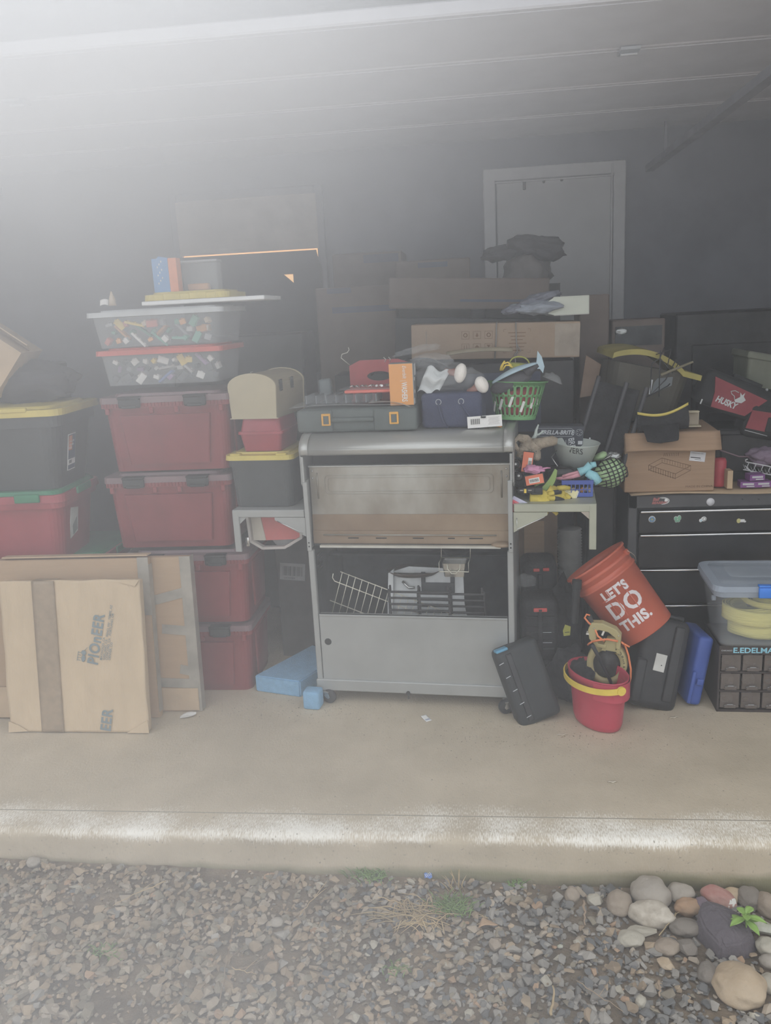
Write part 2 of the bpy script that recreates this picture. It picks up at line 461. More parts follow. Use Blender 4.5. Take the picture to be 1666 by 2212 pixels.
# distinct cobbles first, so that gravel keeps clear of them
def rockmat(n, a, b_, sc_=14, bump=.4): return M(n, a, .8, rgb2=b_, scale=sc_, wear=1.2, bump=bump, bscale=55)
RM = {
 'brown': rockmat('brown_river_stone', (.27, .21, .16), (.36, .30, .23)),
 'grey': rockmat('grey_river_stone', (.31, .275, .23), (.39, .345, .29)),
 'speck': rockmat('speckled_pale_stone', (.30, .25, .19), (.66, .60, .50), 26),
 'orange': rockmat('orange_brown_stone', (.36, .21, .12), (.42, .30, .20)),
 'tan': rockmat('tan_river_stone', (.40, .29, .18), (.52, .42, .30), 7),
 'dark': rockmat('purple_grey_basalt', (.085, .075, .085), (.13, .11, .12), 6, .8),
 'purple': rockmat('purple_stone', (.15, .11, .14), (.2, .16, .18)),
 'flat': rockmat('pale_flat_stone', (.36, .33, .26), (.48, .44, .36), 18),
 'dgrey': rockmat('dark_grey_stone', (.17, .15, .125), (.25, .215, .18)),
 'moss': rockmat('mossy_white_stone', (.25, .27, .16), (.6, .58, .52), 22),
 'paint': rockmat('painted_red_stone', (.30, .09, .08), (.5, .34, .28), 12),
}
ROCKS = [  # px, py, w, h, material, tall, sharp, label
 (1338, 1947, 55, 62, 'brown', .7, 0, 'brown rounded cobble at the left end of the cobble heap by the slab'),
 (1403, 1925, 85, 80, 'grey', .8, 0, 'big smooth grey cobble standing against the slab face, behind the speckled one'),
 (1408, 1970, 98, 62, 'speck', .75, 0, 'long cobble with pale speckled crust lying in front of the big grey one'),
 (1466, 1915, 60, 48, 'grey', .8, 0, 'plain grey cobble against the slab beside the red painted one'),
 (1486, 1953, 60, 44, 'orange', .7, 0, 'orange brown cobble tucked between speckled cobble and dark angular rock'),
 (1573, 1902, 45, 34, 'tan', .8, 0, 'small tan cobble behind the red painted one against the slab'),
 (1616, 1925, 52, 55, 'dgrey', .7, 0, 'dull brown cobble behind the green leafy weed'),
 (1658, 1945, 45, 62, 'brown', .7, 0, 'brown cobble right of the green leafy weed, cut by the picture edge'),
 (1518, 1952, 36, 42, 'purple', .8, 0, 'small purple stone beside the orange brown cobble'),
 (1482, 1995, 74, 44, 'dgrey', .6, 0, 'flat dull brown cobble left of the dark angular rock'),
 (1385, 2003, 76, 36, 'flat', .35, 1, 'thin pale flat stone lying tilted below the speckled cobble'),
 (1362, 2020, 58, 46, 'flat', .5, 0, 'greyish yellow cobble under the thin flat stone'),
 (1442, 2037, 56, 44, 'brown', .6, 0, 'round brownish cobble, left one of two lying below the dark rock'),
 (1483, 2038, 58, 44, 'dgrey', .65, 1, 'round grey cracked cobble touching the dark angular rock'),
 (1440, 2072, 46, 36, 'tan', .45, 1, 'small flat tan stone lying alone on the gravel below the cobbles'),
 (1643, 1992, 84, 46, 'moss', .5, 1, 'pale mossy flat rock under the green leafy weed'),
 (1656, 2034, 44, 44, 'flat', .7, 0, 'pale cobble at the picture edge below the mossy flat rock'),
 (1660, 2066, 36, 34, 'grey', .7, 0, 'small grey cobble at the picture edge above the big tan boulder'),
 (1662, 2112, 40, 46, 'flat', .7, 0, 'whitish cobble right of the big tan boulder'),
 (1530, 2092, 44, 54, 'dgrey', .6, 0, 'half buried dull cobble left of the big tan boulder'),
 (1285, 1940, 42, 34, 'flat', .7, 1, 'lumpy light brown stone in the gravel left of the heap'),
 (1236, 1932, 32, 38, 'brown', .8, 0, 'upright egg shaped brown stone in the gravel near the slab'),
 (1070, 2042, 30, 34, 'brown', .8, 1, 'brown stone standing out of the gravel below the dry grass'),
 (1385, 2158, 24, 28, 'flat', .8, 0, 'smooth pale oval pebble on the gravel at the lower right'),
 (105, 1853, 28, 24, 'grey', .9, 0, 'round pale pebble beside the slab at the far left'),
 (725, 1965, 19, 17, 'brown', .9, 0, 'round brown pebble on gravel left of the weeds'),
 (600, 2003, 30, 24, 'grey', .7, 0, 'smooth grey pebble on the brownish gravel at lower left'),
 (1212, 1984+0, 6, 6, 'flat', .8, 0, ''),
 (1172, 2098, 18, 16, 'speck', .8, 1, 'small whitish pink pebble on the gravel in the middle'),
 (912, 2139, 14, 15, 'speck', .8, 1, 'tiny white pebble at the lower middle of the gravel'),
 (1211, 2043, 13, 9, 'moss', .8, 0, 'tiny bright white pebble among dark gravel'),
]
keep = []
for (px, py, wpx, hpx, mk, tall, sharp, lab) in ROCKS:
    if not lab: continue
    z0 = gz(0, 2.3); p = fl(px, py+hpx*.15, z0)
    p.z = gz(p.x, p.y); D = (p-Vector((0, 0, H))).dot(F)
    rx = wpx/2*D/FPX; rr = hpx/2*D/FPX
    rz_ = rr*.85*tall+.2*rr; ry = rr*1.0
    p.y = min(p.y, 2.545-ry)
    mb = MB(); sd_ = int(px*7+py)
    if sharp:
        bm = bmesh.new(); rn = random.Random(sd_)
        for _ in range(26):
            v = Vector((rn.gauss(0, 1), rn.gauss(0, 1), rn.gauss(0, 1))).normalized()*rn.uniform(.85, 1.05); bm.verts.new((v.x*rx, v.y*ry, v.z*rz_))
        h = bmesh.ops.convex_hull(bm, input=bm.verts[:]); bmesh.ops.delete(bm, geom=[e for e in h['geom_interior'] if isinstance(e, bmesh.types.BMVert)], context='VERTS')
        mb.bm(bm, RM[mk])
        o = mb.build('cobble', bevel=rx*.12)
    else:
        mb.sphere(RM[mk], (0, 0, 0), (rx, ry, rz_), n=4, jit=.16, seed=sd_ % 97)
        o = mb.build('cobble')
    o.matrix_world = L((p.x, p.y, p.z+rz_*.55), rx=0, rz=(sd_ % 9-4)*3)
    tag(o, lab, 'stone', 'cobbles and pebbles in front of the slab')
    keep.append((p.x, p.y, max(rx, ry)*.9))
# the three biggest get shapes of their own
def bigrock(px, py, wpx, hpx, mk, lab, rz_, sharp=False, tilt=0):
    z0 = gz(.8, 2.2); p = fl(px, py+hpx*.2, z0); D = (p-Vector((0, 0, H))).dot(F)
    rx = wpx/2*D/FPX; ry = hpx/2*D/FPX*.95
    mb = MB()
    if sharp:
        bm = bmesh.new()
        pts = [(-.7, -.9, -.6), (.35, -1, -.6), (1.0, -.55, -.5), (1.05, .3, -.5), (.5, .9, -.5), (-.5, 1, -.5), (-1, .3, -.5), (-.55, -.75, .25), (.2, -.8, .35), (.8, -.45, .3), (.85, .25, .55),
               (.3, .8, .7), (-.35, .95, .9), (-.75, .55, .7), (-.8, 0, .45), (0, -.1, .85), (-.2, .5, 1.05), (.45, .2, .8)]
        for q in pts: bm.verts.new((q[0]*rx, q[1]*ry, q[2]*rx*.75))
        h = bmesh.ops.convex_hull(bm, input=bm.verts[:])
        bmesh.ops.bevel(bm, geom=bm.edges[:], offset=rx*.07, segments=2, affect='EDGES')
        mb.bm(bm, RM[mk], smooth=False)
    else:
        mb.sphere(RM[mk], (0, 0, 0), (rx, ry, rx*.62), n=5, jit=.14, seed=5)
    o = mb.build('boulder'); o.matrix_world = L((p.x, p.y, p.z+rx*.28), rz=rz_, ry=tilt)
    tag(o, lab, 'rock'); keep.append((p.x, p.y, max(rx, ry)*.95))
bigrock(1565, 2003, 118, 130, 'dark', 'big dark purple grey angular rock leaning in the middle of the cobble heap', 12, True)
bigrock(1597, 2118, 112, 120, 'tan', 'big smooth rounded tan boulder at the lower right corner', -20)
# painted stone: red top with pale smear, dark blue underside
p = fl(1545, 1938, gz(.85, 2.45)); D = (p-Vector((0, 0, H))).dot(F)
mb = MB(); mb.sphere(RM['paint'], (0, 0, 0), (.058, .04, .036), n=4, jit=.12, seed=3)
dkb = M('dark_blue_paint', (.04, .04, .08), .5); wht = M('flaking_white_paint', (.7, .68, .62), .6, bump=.3)
kk = mb._m(dkb); kw = mb._m(wht)
for i, f_ in enumerate(mb.f):
    c = sum((mb.v[j] for j in f_), Vector())/len(f_)
    if c.z < -.004+c.x*.12-.006: mb.mi[i] = kk
    elif c.x > .028 and c.z < .028 and noise.noise(c*60) > -.1: mb.mi[i] = kw
o = mb.build('painted_stone'); o.matrix_world = L((p.x, 2.49, p.z+.022), ry=18, rz=-8)
tag(o, 'painted cobble with red top, white smear and dark blue underside by the slab', 'stone'); keep.append((p.x, p.y, .06))

# gravel: tens of thousands of chips, uncountable
def gravel():
    rn = random.Random(3)
    brn = [M('gravel_brown_a', (.30, .225, .15), .9, var=.2), M('gravel_brown_b', (.36, .275, .185), .9, var=.2), M('gravel_tan', (.36, .30, .23), .9, var=.2), M('gravel_olive', (.24, .205, .15), .9, var=.2)]
    gry = [M('gravel_grey_a', (.18, .172, .158), .85, var=.2), M('gravel_grey_b', (.24, .222, .195), .85, var=.2), M('gravel_slate', (.135, .134, .130), .8, var=.2), M('gravel_pale', (.31, .285, .25), .9, var=.2)]
    temps = []
    for k in range(28):
        bm = bmesh.new(); el = (rn.uniform(.8, 1.3), rn.uniform(.65, 1.0), rn.uniform(.35, .7))
        for _ in range(13):
            v = Vector((rn.gauss(0, 1), rn.gauss(0, 1), rn.gauss(0, 1))).normalized()
            bm.verts.new((v.x*el[0], v.y*el[1], v.z*el[2]))
        h = bmesh.ops.convex_hull(bm, input=bm.verts[:])
        bmesh.ops.delete(bm, geom=[e for e in h['geom_interior'] if isinstance(e, bmesh.types.BMVert)], context='VERTS')
        bm.verts.index_update(); temps.append(([v.co.copy() for v in bm.verts], [[v.index for v in f.verts] for f in bm.faces])); bm.free()
    mb = MB()
    for pas, (num, r0, r1) in enumerate(((7500, .006, .011), (5600, .011, .020), (1400, .018, .027))):
        for _ in range(num):
            y = rn.uniform(1.15, 2.545); x = rn.uniform(-.26-y*.70-.25, .1+y*.36+.25)
            r = rn.uniform(r0, r1)
            if pas == 2 and noise.noise(Vector((x*1.3, y*1.3, 9))) < -.1: r *= .7
            if y+r > 2.552: continue
            if any((x-a)**2+(y-b)**2 < (c+r*.2)**2 for a, b, c in keep): continue
            if pas > 0 and noise.noise(Vector((x*3.3, y*3.3, 21))) < -.28: continue
            vs, fc = temps[rn.randrange(28)]
            X = L((x, y, gz(x, y)+r*(.1+.25*pas*.5)), rn.uniform(-25, 25), rn.uniform(-25, 25), rn.uniform(0, 360)) @ Matrix.Diagonal((r, r, r, 1))
            pr = 1/(1+math.exp(-(x+.35+.4*noise.noise(Vector((x, y, 2))))*3.2))
            mt = rn.choice(gry) if rn.random() < pr*.85 else rn.choice(brn)
            if rn.random() < .012: mt = RM['flat']
            if rn.random() < .02: mt = RM['orange']
            mb.add(vs, fc, mt, X)
    o = mb.build('gravel'); tag(o, 'angular crushed gravel, brownish at left and slate grey at right, in front of the slab', 'gravel', kind='stuff')
gravel()

# weeds, dry grass, twigs, litter
grn = M('weed_green', (.17, .28, .07), .6, var=.3); grn2 = M('bright_leaf_green', (.26, .42, .10), .5, var=.2); dry = M('dry_straw', (.48, .36, .20), .8, var=.25)
bark = M('twig_bark', (.30, .22, .15), .9, var=.3)
def tuft(px, py, n, r, h, mt, name, lab, cat, seed, flatk=1.0, dirx=0):
    p = fl(px, py, gz(0, 2.3)); p.z = gz(p.x, p.y); rn = random.Random(seed); mb = MB()
    for _ in range(n):
        a = rn.uniform(0, 2*PI); q = Vector((rn.gauss(0, r*.5), rn.gauss(0, r*.35), 0)); l = h*rn.uniform(.5, 1.2)
        d_ = Vector((math.cos(a)*.6*flatk+dirx, math.sin(a)*.5*flatk, rn.uniform(.5, 1)/max(flatk, .6)))
        pts = [q, q+d_*l*.5, q+d_*l*.9+Vector((d_.x*.2*l, 0, -.16*l*flatk))]
        mb.tube(mt, pts, .0012, n=4, rs=[.0022, .0018, .0006])
    o = mb.build(name); o.matrix_world = T(*p); tag(o, lab, cat)
tuft(978, 1965, 190, .06, .055, grn, 'weed_tuft', 'green weed tuft growing in the gravel beside the dry grass', 'weed', 1)
tuft(800, 1900, 190, .055, .05, grn, 'weed_tuft', 'green weed tuft against the slab, left of the other green one', 'weed', 2)
tuft(235, 2080, 70, .05, .035, grn, 'weed_tuft', 'sparse green weed in the brownish gravel at lower left', 'weed', 3)
tuft(1112, 1912, 35, .03, .03, grn, 'weed_tuft', 'small green weed at the foot of the slab near the middle', 'weed', 4)
tuft(855, 2100, 50, .04, .03, grn, 'weed_tuft', 'faint green weed sprouting at the bottom middle of the gravel', 'weed', 5)
tuft(1145+0, 1900, 8, .01, .02, grn, 'weed_tuft', 'tiny sprig of green just right of the small weed at the slab foot', 'weed', 6)
tuft(905, 1985, 110, .075, .10, dry, 'dry_grass_clump', 'flattened clump of dry straw coloured grass beside the green weed', 'dry grass', 7, 1.9, -.3)
tuft(985, 1925, 14, .03, .08, dry, 'dry_grass_clump', 'few upright dry stalks among the green weed', 'dry grass', 8, .7)
tuft(1060, 1985, 8, .03, .06, dry, 'dry_grass_clump', 'small fan of dry stalks right of the big dry clump', 'dry grass', 9, 1.9)
# leafy weed on the cobbles
p = fl(1612, 1965, -.07); p.z = gz(p.x, p.y)
wd = thing('leafy_weed', 'young bright green weed with pointed leaves growing among the cobbles', 'plant', T(p.x, p.y, p.z))
MB().tube(grn2, [(0, 0, 0), (.004, 0, .05), (0, 0, .10)], .0025).build('stem', wd)
for k in range(9):
    a = R_(k*137+20); ll = .062 if k < 6 else .035; up = .35 if k < 6 else 1.0
    def lf(u, v, a=a, ll=ll, up=up):
        wv = math.sin(PI*min(1, u*1.02))**.8*.013*(v-.5)*2
        c = Vector((math.cos(a), math.sin(a), up)); sd_ = Vector((-math.sin(a), math.cos(a), 0))
        return Vector((0, 0, .065+.004*(k if k < 9 else 0)))+c*ll*u+sd_*wv+Vector((0, 0, -.03*u*u+abs(v-.5)*.006))
    MB().sheet(grn2, lf, 8, 4, .0006).build('leaf', wd)
tw = [((360, 1935), (250, 1990), 'long thin twig lying on gravel at left, below the slab'), ((480, 2195), (507, 2020), 'long straight twig pointing down at the lower middle left'),
      ((1198, 2150), (1195, 2190), ''), ((1262, 1955), (1265, 2010), 'short thick stick standing in gravel near the cobbles'), ((1425, 2025), (1465, 1978), 'thin grey twig leaning on the cobble heap'),
      ((1245, 2135), (1345, 2195), 'crooked bare twig at the lower right gravel'), ((1190, 2210), (1197, 2150), 'curved stick at the bottom edge of the gravel'), ((1425, 2125), (1427, 2160), 'short peeled stick left of the big tan boulder'),
      ((505, 2120), (560, 2135), 'forked pale twig at the bottom left middle'), ((525, 2120), (600, 2090), 'dry stem crossing the forked pale twig'), ((650, 2000), (705, 1930), 'thin twig slanting up towards the slab'),
      ((420, 2005), (540, 1990), 'fine straw lying flat in the left gravel'), ((880, 1985), (1000, 1940), '')]
for k, (a_, b_, lab) in enumerate(tw):
    if not lab: continue
    a = fl(*a_, gz(0, 2.2)); b = fl(*b_, gz(0, 2.2)); a.z = gz(a.x, a.y)+.024; b.z = gz(b.x, b.y)+.028; rn = random.Random(k)
    pts = [a.lerp(b, t/8)+Vector((rn.uniform(-.004, .004), rn.uniform(-.004, .004), rn.uniform(0, .005))) for t in range(9)]
    r0 = .0045 if ('thick' in lab or 'curved' in lab or 'peeled' in lab) else .0018
    mb = MB().tube(bark if k % 2 else dry, [q-a for q in pts], r0, n=6, rs=[r0*(1-.06*t) for t in range(9)])
    if r0 < .004: q = pts[4]-a; mb.tube(bark if k % 2 else dry, [q, q+Vector((.02, .025, .006)), q+Vector((.035, .05, .004))], .001, n=5)
    o = mb.build('twig'); o.matrix_world = T(*a); tag(o, lab, 'twig')
blu = M('blue_wrapper', (.12, .24, .60), .4)
p = fl(925, 1892, gz(0, 2.5)+.02)
mb = MB().sheet(blu, lambda u, v: (.026*(u-.5), .02*(v-.5), .004*math.sin(u*7)+.003*v), 8, 4, .0008)
for k in range(4): mb.box(M('wrapper_white', (.7, .72, .8), .5), (-.009+.006*k, 0, .0055), (.002, .014, .0006), RZ(20))
o = mb.build('candy_wrapper'); o.matrix_world = L(p, rz=12, rx=8); tag(o, 'small blue printed wrapper scrap on the gravel by the slab', 'wrapper')
p = fl(932, 1969-0, gz(0, 2.3)+.02)
leafm = M('dead_leaf', (.50, .33, .20), .8, var=.2)
for (px, py, s_, lab) in ((1055, 2000, .035, 'tan triangular dead leaf on the gravel'), (1163, 1877+60, .0, '')):
    if not lab: continue
    p = fl(px, py, gz(0, 2.3)+.02)
    o = MB().sheet(leafm, lambda u, v: (s_*(u-.5)*2*(1-v*.7), s_*v, .006*math.sin(u*5)), 6, 6, .0008).build('dead_leaf'); o.matrix_world = L(p, rz=20); tag(o, lab, 'leaf')

# litter on the slab
whp = M('white_paper', (.80, .79, .76), .7, var=.04)
o = MB().sheet(whp, lambda u, v: (.075*(u-.5), .05*(v-.5)*math.sin(PI*min(.98, max(.06, u)))**.5, .004+.010*u+.003*math.sin(v*6+u*4)), 10, 6, .0006).build('paper_scrap')
o.matrix_world = L(fl(407, 1548), rz=18); tag(o, 'leaf shaped scrap of white paper on the floor at the cardboard corner', 'paper')
mb = MB().sheet(whp, lambda u, v: (.028*(u-.5), .055*(v-.5), .002+.004*v*v), 4, 8, .0005)
for k in range(6): mb.box(M('print_blue', (.2, .25, .4), .6), (-.009+.0035*k, -.012, .0033), (.0018, .012, .0003))
o = mb.build('price_tag'); o.matrix_world = L(fl(921, 1553), rz=32); tag(o, 'small white printed tag on the floor in front of the grill', 'tag')
deb = M('floor_debris', (.33, .27, .19), .9, var=.3); rn = random.Random(11); mb = MB()
for _ in range(900):
    if rn.random() < .5: px, py = rn.gauss(640, 120), rn.gauss(1535, 16)
    else: px, py = rn.gauss(1180, 160), rn.gauss(1590, 22)
    p = fl(px, py)
    if p.y > 3.8 or p.y < 2.8: continue
    s_ = rn.uniform(.0007, .0022)
    mb.box(rn.choice([deb, bark, dirt]), (0, 0, 0), (s_*rn.uniform(1, 3), s_, s_*.6), L((p.x, p.y, s_*.4), rz=rn.uniform(0, 180)))
tag(mb.build('floor_litter'), 'crumbs, chips and dust strewn on the slab around the grill and bucket', 'litter', kind='stuff')
lf2 = M('pale_chip', (.62, .55, .43), .8)
for (px, py, sx_, sy_, a, nm, lab, cat) in ((1323, 1690, .035, .014, 5, 'dead_leaf', 'pale curled leaf bit on the open slab at right', 'leaf'), (1215, 1588, .05, .01, 8, 'wood_chip', 'pale wood sliver on the floor left of the red bucket', 'chip'),
     (1455, 1551, .04, .012, 15, 'wood_chip', 'torn cardboard bit under the black case with the white sticker', 'chip'), (1201, 1560, .018, .008, 0, 'wood_chip', 'tiny white curl on the floor by the leaning dark case', 'chip')):
    o = MB().sheet(lf2, lambda u, v: (sx_*(u-.5), sy_*(v-.5)*math.sin(PI*(.1+.8*u)), .0015+.004*math.sin(u*6)**2), 8, 3, .0008).build(nm)
    o.matrix_world = L(fl(px, py), rz=a); tag(o, lab, cat)
stm = M('oil_stain', (.17, .14, .10), .5)

# ================================================================== LEFT: totes and cardboard
redp = M('wine_red_plastic', (.20, .026, .031), .45, var=.10)
redl = M('red_lid_lip', (.23, .036, .040), .45)
smoke = M('smoky_clear_lid', (.20, .13, .14), .35, var=.1)
blackp = M('black_plastic', (.022, .023, .025), .45, var=.2)
yelp = M('yellow_plastic', (.62, .50, .12), .45, var=.08)
clearp = M('clear_bin_plastic', (.70, .74, .76), .18, alpha=.13, var=.03)
def lid_rect(mb, m, d, z, h, r=.035, over=.0):
    mb.tub(m, z, z+h, (d[0]+over, d[1]+over), (d[0]+over, d[1]+over), r, open_top=False)
def red_tote(x, yf, z, lab, rz=0, lid=True):
    W_, Dp, Hh = .615, .42, .335
    t = thing('storage_tote', lab, 'storage bin', L((x, yf+Dp/2, z), rz=rz), 'stack of red totes with black latches')
    b = MB().tub(redp, .0, Hh, (W_*.90, Dp*.88), (W_*.97, Dp*.96), .05, open_top=False)
    # raised front panel and corner ribs
    b.tub(redp, .035, Hh-.07, (W_*.62, .02), (W_*.70, .02), .009, X=T(0, -Dp*.455, 0) @ RX(2.5), open_top=False)
    for sx_ in (-1, 1):
        b.box(redp, (sx_*W_*.475, 0, Hh*.5), (.012, .20, Hh*.7), bev=.005)
    b.build('body', t)
    lp = MB()
    lid_rect(lp, redl, (W_, Dp), Hh-.035, .02)
    for i in range(36):
        xx = -W_*.47+W_*.94*i/35
        if abs(abs(xx)-.155) < .055: continue
        lp.box(redl, (xx, -Dp/2-.003, Hh-.022), (.004, .006, .018))
    for sx_ in (-.27, -.06, .06, .27): lp.box(redl, (sx_, -Dp/2+.004, Hh-.048), (.02, .016, .03), bev=.003, seg=1)
    lp.build('rim', t)
    if lid:
        l2 = MB(); lid_rect(l2, smoke, (W_+.006, Dp+.006), Hh-.014, .028); l2.tub(smoke, Hh+.014, Hh+.026, (W_*.84, Dp*.78), (W_*.82, Dp*.76), .04, open_top=False)
        l2.build('lid', t)
    for sx_ in (-.155, .155):
        q = MB().box(blackp, (sx_, -Dp/2-.012, Hh-.012), (.105, .022, .045), bev=.009)
        q.box(blackp, (sx_, -Dp/2-.002, Hh+.012), (.105, .05, .012), bev=.005).box(blackp, (sx_, -Dp/2-.022, Hh-.028), (.07, .008, .014), bev=.003, seg=1)
        q.build('latch', t)
    return t
xs = -1.435; SY = 3.70
red_tote(xs+.02, SY, 0.0, 'red tote with black latches, bottom of the tall red stack, half hidden by cardboard')
red_tote(xs+.035, SY, .362, 'red tote with black latches, second from the floor in the red stack')
red_tote(xs-.012, SY, .760-.012, 'red tote with black latches, third from the floor in the red stack')
red_tote(xs+.015, SY, 1.134-.012, 'red tote with black latches, topmost red one under the clear bins')
# spacer between second and third: the lid stack is taller there
MBs = MB(); 
def clear_bin(x, yf, z, W_, Dp, Hh, lab, lidm, seed, grp):
    t = thing('clear_bin', lab, 'storage bin', L((x, yf+Dp/2, z)), grp)
    b = MB().tub(clearp, 0, Hh, (W_*.88, Dp*.88), (W_*.95, Dp*.95), .04, .003)
    b.build('body', t)
    l_ = MB(); lid_rect(l_, lidm, (W_, Dp), Hh-.012, .022); lid_rect(l_, lidm, (W_*.85, Dp*.8), Hh+.010, .008); l_.build('lid', t)
    return t
pl = M('pale_clear_lid', (.60, .63, .64), .3, alpha=.75)
rl = M('red_thin_lid', (.50, .10, .08), .4)
B1 = clear_bin(-1.42, SY, 1.523, .60, .40, .150, 'clear bin of mixed toys under a red lid, resting on the red stack', rl, 1, 'clear toy bins on the red stack')
B2 = clear_bin(-1.42, SY, 1.694, .64, .42, .150, 'clear bin with frosted pale lid, topmost of the two toy bins', pl, 2, 'clear toy bins on the red stack')
pal = [((.55, .12, .08), 'toy_red'), ((.85, .62, .10), 'toy_yellow'), ((.10, .35, .25), 'toy_green'), ((.10, .16, .40), 'toy_blue'), ((.75, .74, .70), 'toy_white'), ((.05, .05, .06), 'toy_black'), ((.35, .36, .38), 'toy_grey'), ((.80, .35, .08), 'toy_orange'), ((.30, .18, .35), 'toy_purple'), ((.62, .50, .36), 'toy_tan')]
TM = [M(n_, c_, .45, var=.1) for c_, n_ in pal]
def toyblock(x, y, z, d, mi, rot, lab, grp='toys inside the clear bins', name='toy_block'):
    mb = MB().box(TM[mi], (0, 0, 0), d, bev=min(d)*.08)
    nx_ = max(1, int(d[0]/.03)); 
    for i in range(nx_): mb.cyl(TM[mi], ((i-(nx_-1)/2)*d[0]/nx_, 0, d[2]/2-.001), ((i-(nx_-1)/2)*d[0]/nx_, 0, d[2]/2+.004), .006, n=10)
    o = mb.build(name); o.matrix_world = L((x, y, z), *rot); tag(o, lab, 'toy', grp)
ORD = ['first','second','third','fourth','fifth','sixth','seventh','eighth','ninth','tenth','eleventh','twelfth','thirteenth','fourteenth','fifteenth','sixteenth']
cn = ['red', 'yellow', 'green', 'blue', 'white', 'black', 'grey', 'orange', 'purple', 'tan']
rn = random.Random(5)
for (nm_, z0, rows, xs0, where) in (('lower', 1.531, 3, -1.665, 'lower'), ('upper', 1.702, 3, -1.675, 'upper')):
    for r_ in range(rows):
        for i in range(11):
            x = xs0+.047*i+rn.uniform(-.016, .016); mi = rn.choice([5, 6, 4, 3, 8, 5, 1, 4] if nm_ == 'lower' else [2, 2, 7, 0, 4, 9, 1, 6])
            d = rn.choice([(.07, .03, .012), (.05, .05, .03), (.022, .02, .02), (.09, .03, .010), (.035, .03, .03), (.030, .02, .05)]) if i % 2 else (rn.uniform(.014, .032), .03, rn.uniform(.012, .028))
            toyblock(x, SY+.075+.075*(r_ % 2)+rn.uniform(0, .01), z0+.022+.037*r_, d, mi, (rn.uniform(-12, 12), rn.uniform(-50, 50), rn.uniform(-20, 20)),
                     '%s toy brick in the %s clear bin, %s layer, %s from its left' % (cn[mi], where, ['bottom', 'middle', 'top'][r_], ORD[i]), '%s toy bricks in the %s clear bin' % (cn[mi], where))
# things on top of the clear bins
whb = M('white_foam_board', (.78, .80, .80), .6, var=.03)
tp = 1.884
o = MB().box(whb, (0, 0, .011), (.56, .36, .018), bev=.003, seg=1).build('white_board'); p = at(437, 660, 3.72)
o.matrix_world = L((p.x, 3.90, tp-.012), rz=1); tag(o, 'white board lying flat on the top clear bin under the yellow lid', 'board')
tp2 = tp+.008
def yellow_lid(W_, Dp, X, lab, grp=None):
    l_ = MB().tub(yelp, 0, .026, (W_, Dp), (W_, Dp), .05, open_top=False); l_.tub(yelp, .026, .036, (W_*.86, Dp*.82), (W_*.84, Dp*.80), .05, open_top=False)
    for sx_ in (-.3, .0, .3): l_.box(yelp, (sx_*W_, -Dp/2+.006, .012), (W_*.12, .018, .030), bev=.004, seg=1)
    o = l_.build('tote_lid'); o.matrix_world = X; tag(o, lab, 'lid', grp); return o
p = at(400, 650, 3.75)
yellow_lid(.40, .34, L((p.x, 3.92, tp2+.002)), 'yellow tote lid lying on the white board under the blue and orange box')
tp3 = tp2+.04
bb = thing('game_box', 'upright blue and orange printed box standing on the yellow lid', 'box', L((at(359, 610, 3.85).x, 3.88, tp3), rz=-4))
bx_ = M('box_blue', (.12, .30, .58), .5); bo = M('box_orange', (.75, .25, .10), .5); wt = M('white_print', (.82, .82, .80), .6)
mb = MB().box(bx_, (-.022, 0, .075), (.078, .05, .15)).box(bo, (.038, 0, .075), (.040, .05, .148))
for k in range(9): mb.box(wt, (-.035+.010*(k % 3), -.0262, .04+.012*k), (.004, .001, .008))
mb.build('carton', bb)
MB().prism(bx_, [(-.061, .15), (.017, .15), (-.045, .163)], .02, .024).build('flap', bb)
cb2 = thing('clear_case', 'faint clear plastic case of dark parts standing behind the blue box', 'case', L((at(435, 615, 3.95).x, 3.98, tp3)))
MB().tub(clearp, 0, .13, (.17, .08), (.17, .08), .01, .003).build('body', cb2)
MB().box(TM[7], (-.02, 0, .02), (.10, .05, .03), bev=.006).build('orange_tray', cb2)
MB().box(TM[6], (0, 0, .135), (.175, .085, .010), bev=.002).build('lid', cb2)
o = MB().sheet(whp, lambda u, v: (.035*u, .01*v+.01*u, .025*v+.006*math.sin(u*3)), 4, 4, .001).build('paper_tag'); p = at(213, 670, 3.72); o.matrix_world = L((p.x, 3.74, tp+.0)); tag(o, 'small curled white tag on the left corner of the top clear bin', 'tag')
o = MB().lathe(TM[9], [(.018, 0), (.014, .03), (.004, .06), (.001, .065)], 16, cap=True).build('party_cone'); p = at(234, 650, 3.8); o.matrix_world = L((p.x+.01, 3.82, tp)); tag(o, 'pale little pointed cone standing on the frosted lid', 'cone')

# far left: pink-red tote with green latches, black tote with yellow lid
pink = M('cherry_red_plastic', (.32, .045, .06), .4, var=.08); pink2 = M('cherry_red_rim', (.34, .05, .065), .4)
grl = M('green_latch_plastic', (.03, .20, .10), .45)
def cherry(x, y, z, rz, lab, vis=True):
    t = thing('storage_tote', lab, 'storage bin', L((x, y, z), rz=rz), 'cherry red totes with green latches')
    MB().tub(pink, 0, .30, (.60, .36), (.68, .43), .06, open_top=False).build('body', t)
    MB().tub(pink2, .27, .30, (.71, .46), (.72, .47), .06, open_top=False).tub(pink2, .30, .335, (.735, .485), (.73, .48), .06, open_top=False).build('rim', t)
    for sx_ in (-.2, .2):
        MB().box(grl, (sx_, -.245, .325), (.12, .014, .04), bev=.004).build('latch', t)
    MB().tub(grl, .335, .352, (.70, .45), (.68, .43), .06, open_top=False).build('lid', t)
    MB().box(grl, (.372, 0, .325), (.012, .16, .035), bev=.004).build('side_latch', t)
    return t
pa = 3
cherry(-2.215, 4.02, 0.352, 0, 'cherry red tote hidden low behind the leaning cardboard, second from the floor')
cherry(-2.215, 4.02, 0.0, 0, 'cherry red tote on the floor behind the leaning cardboard')
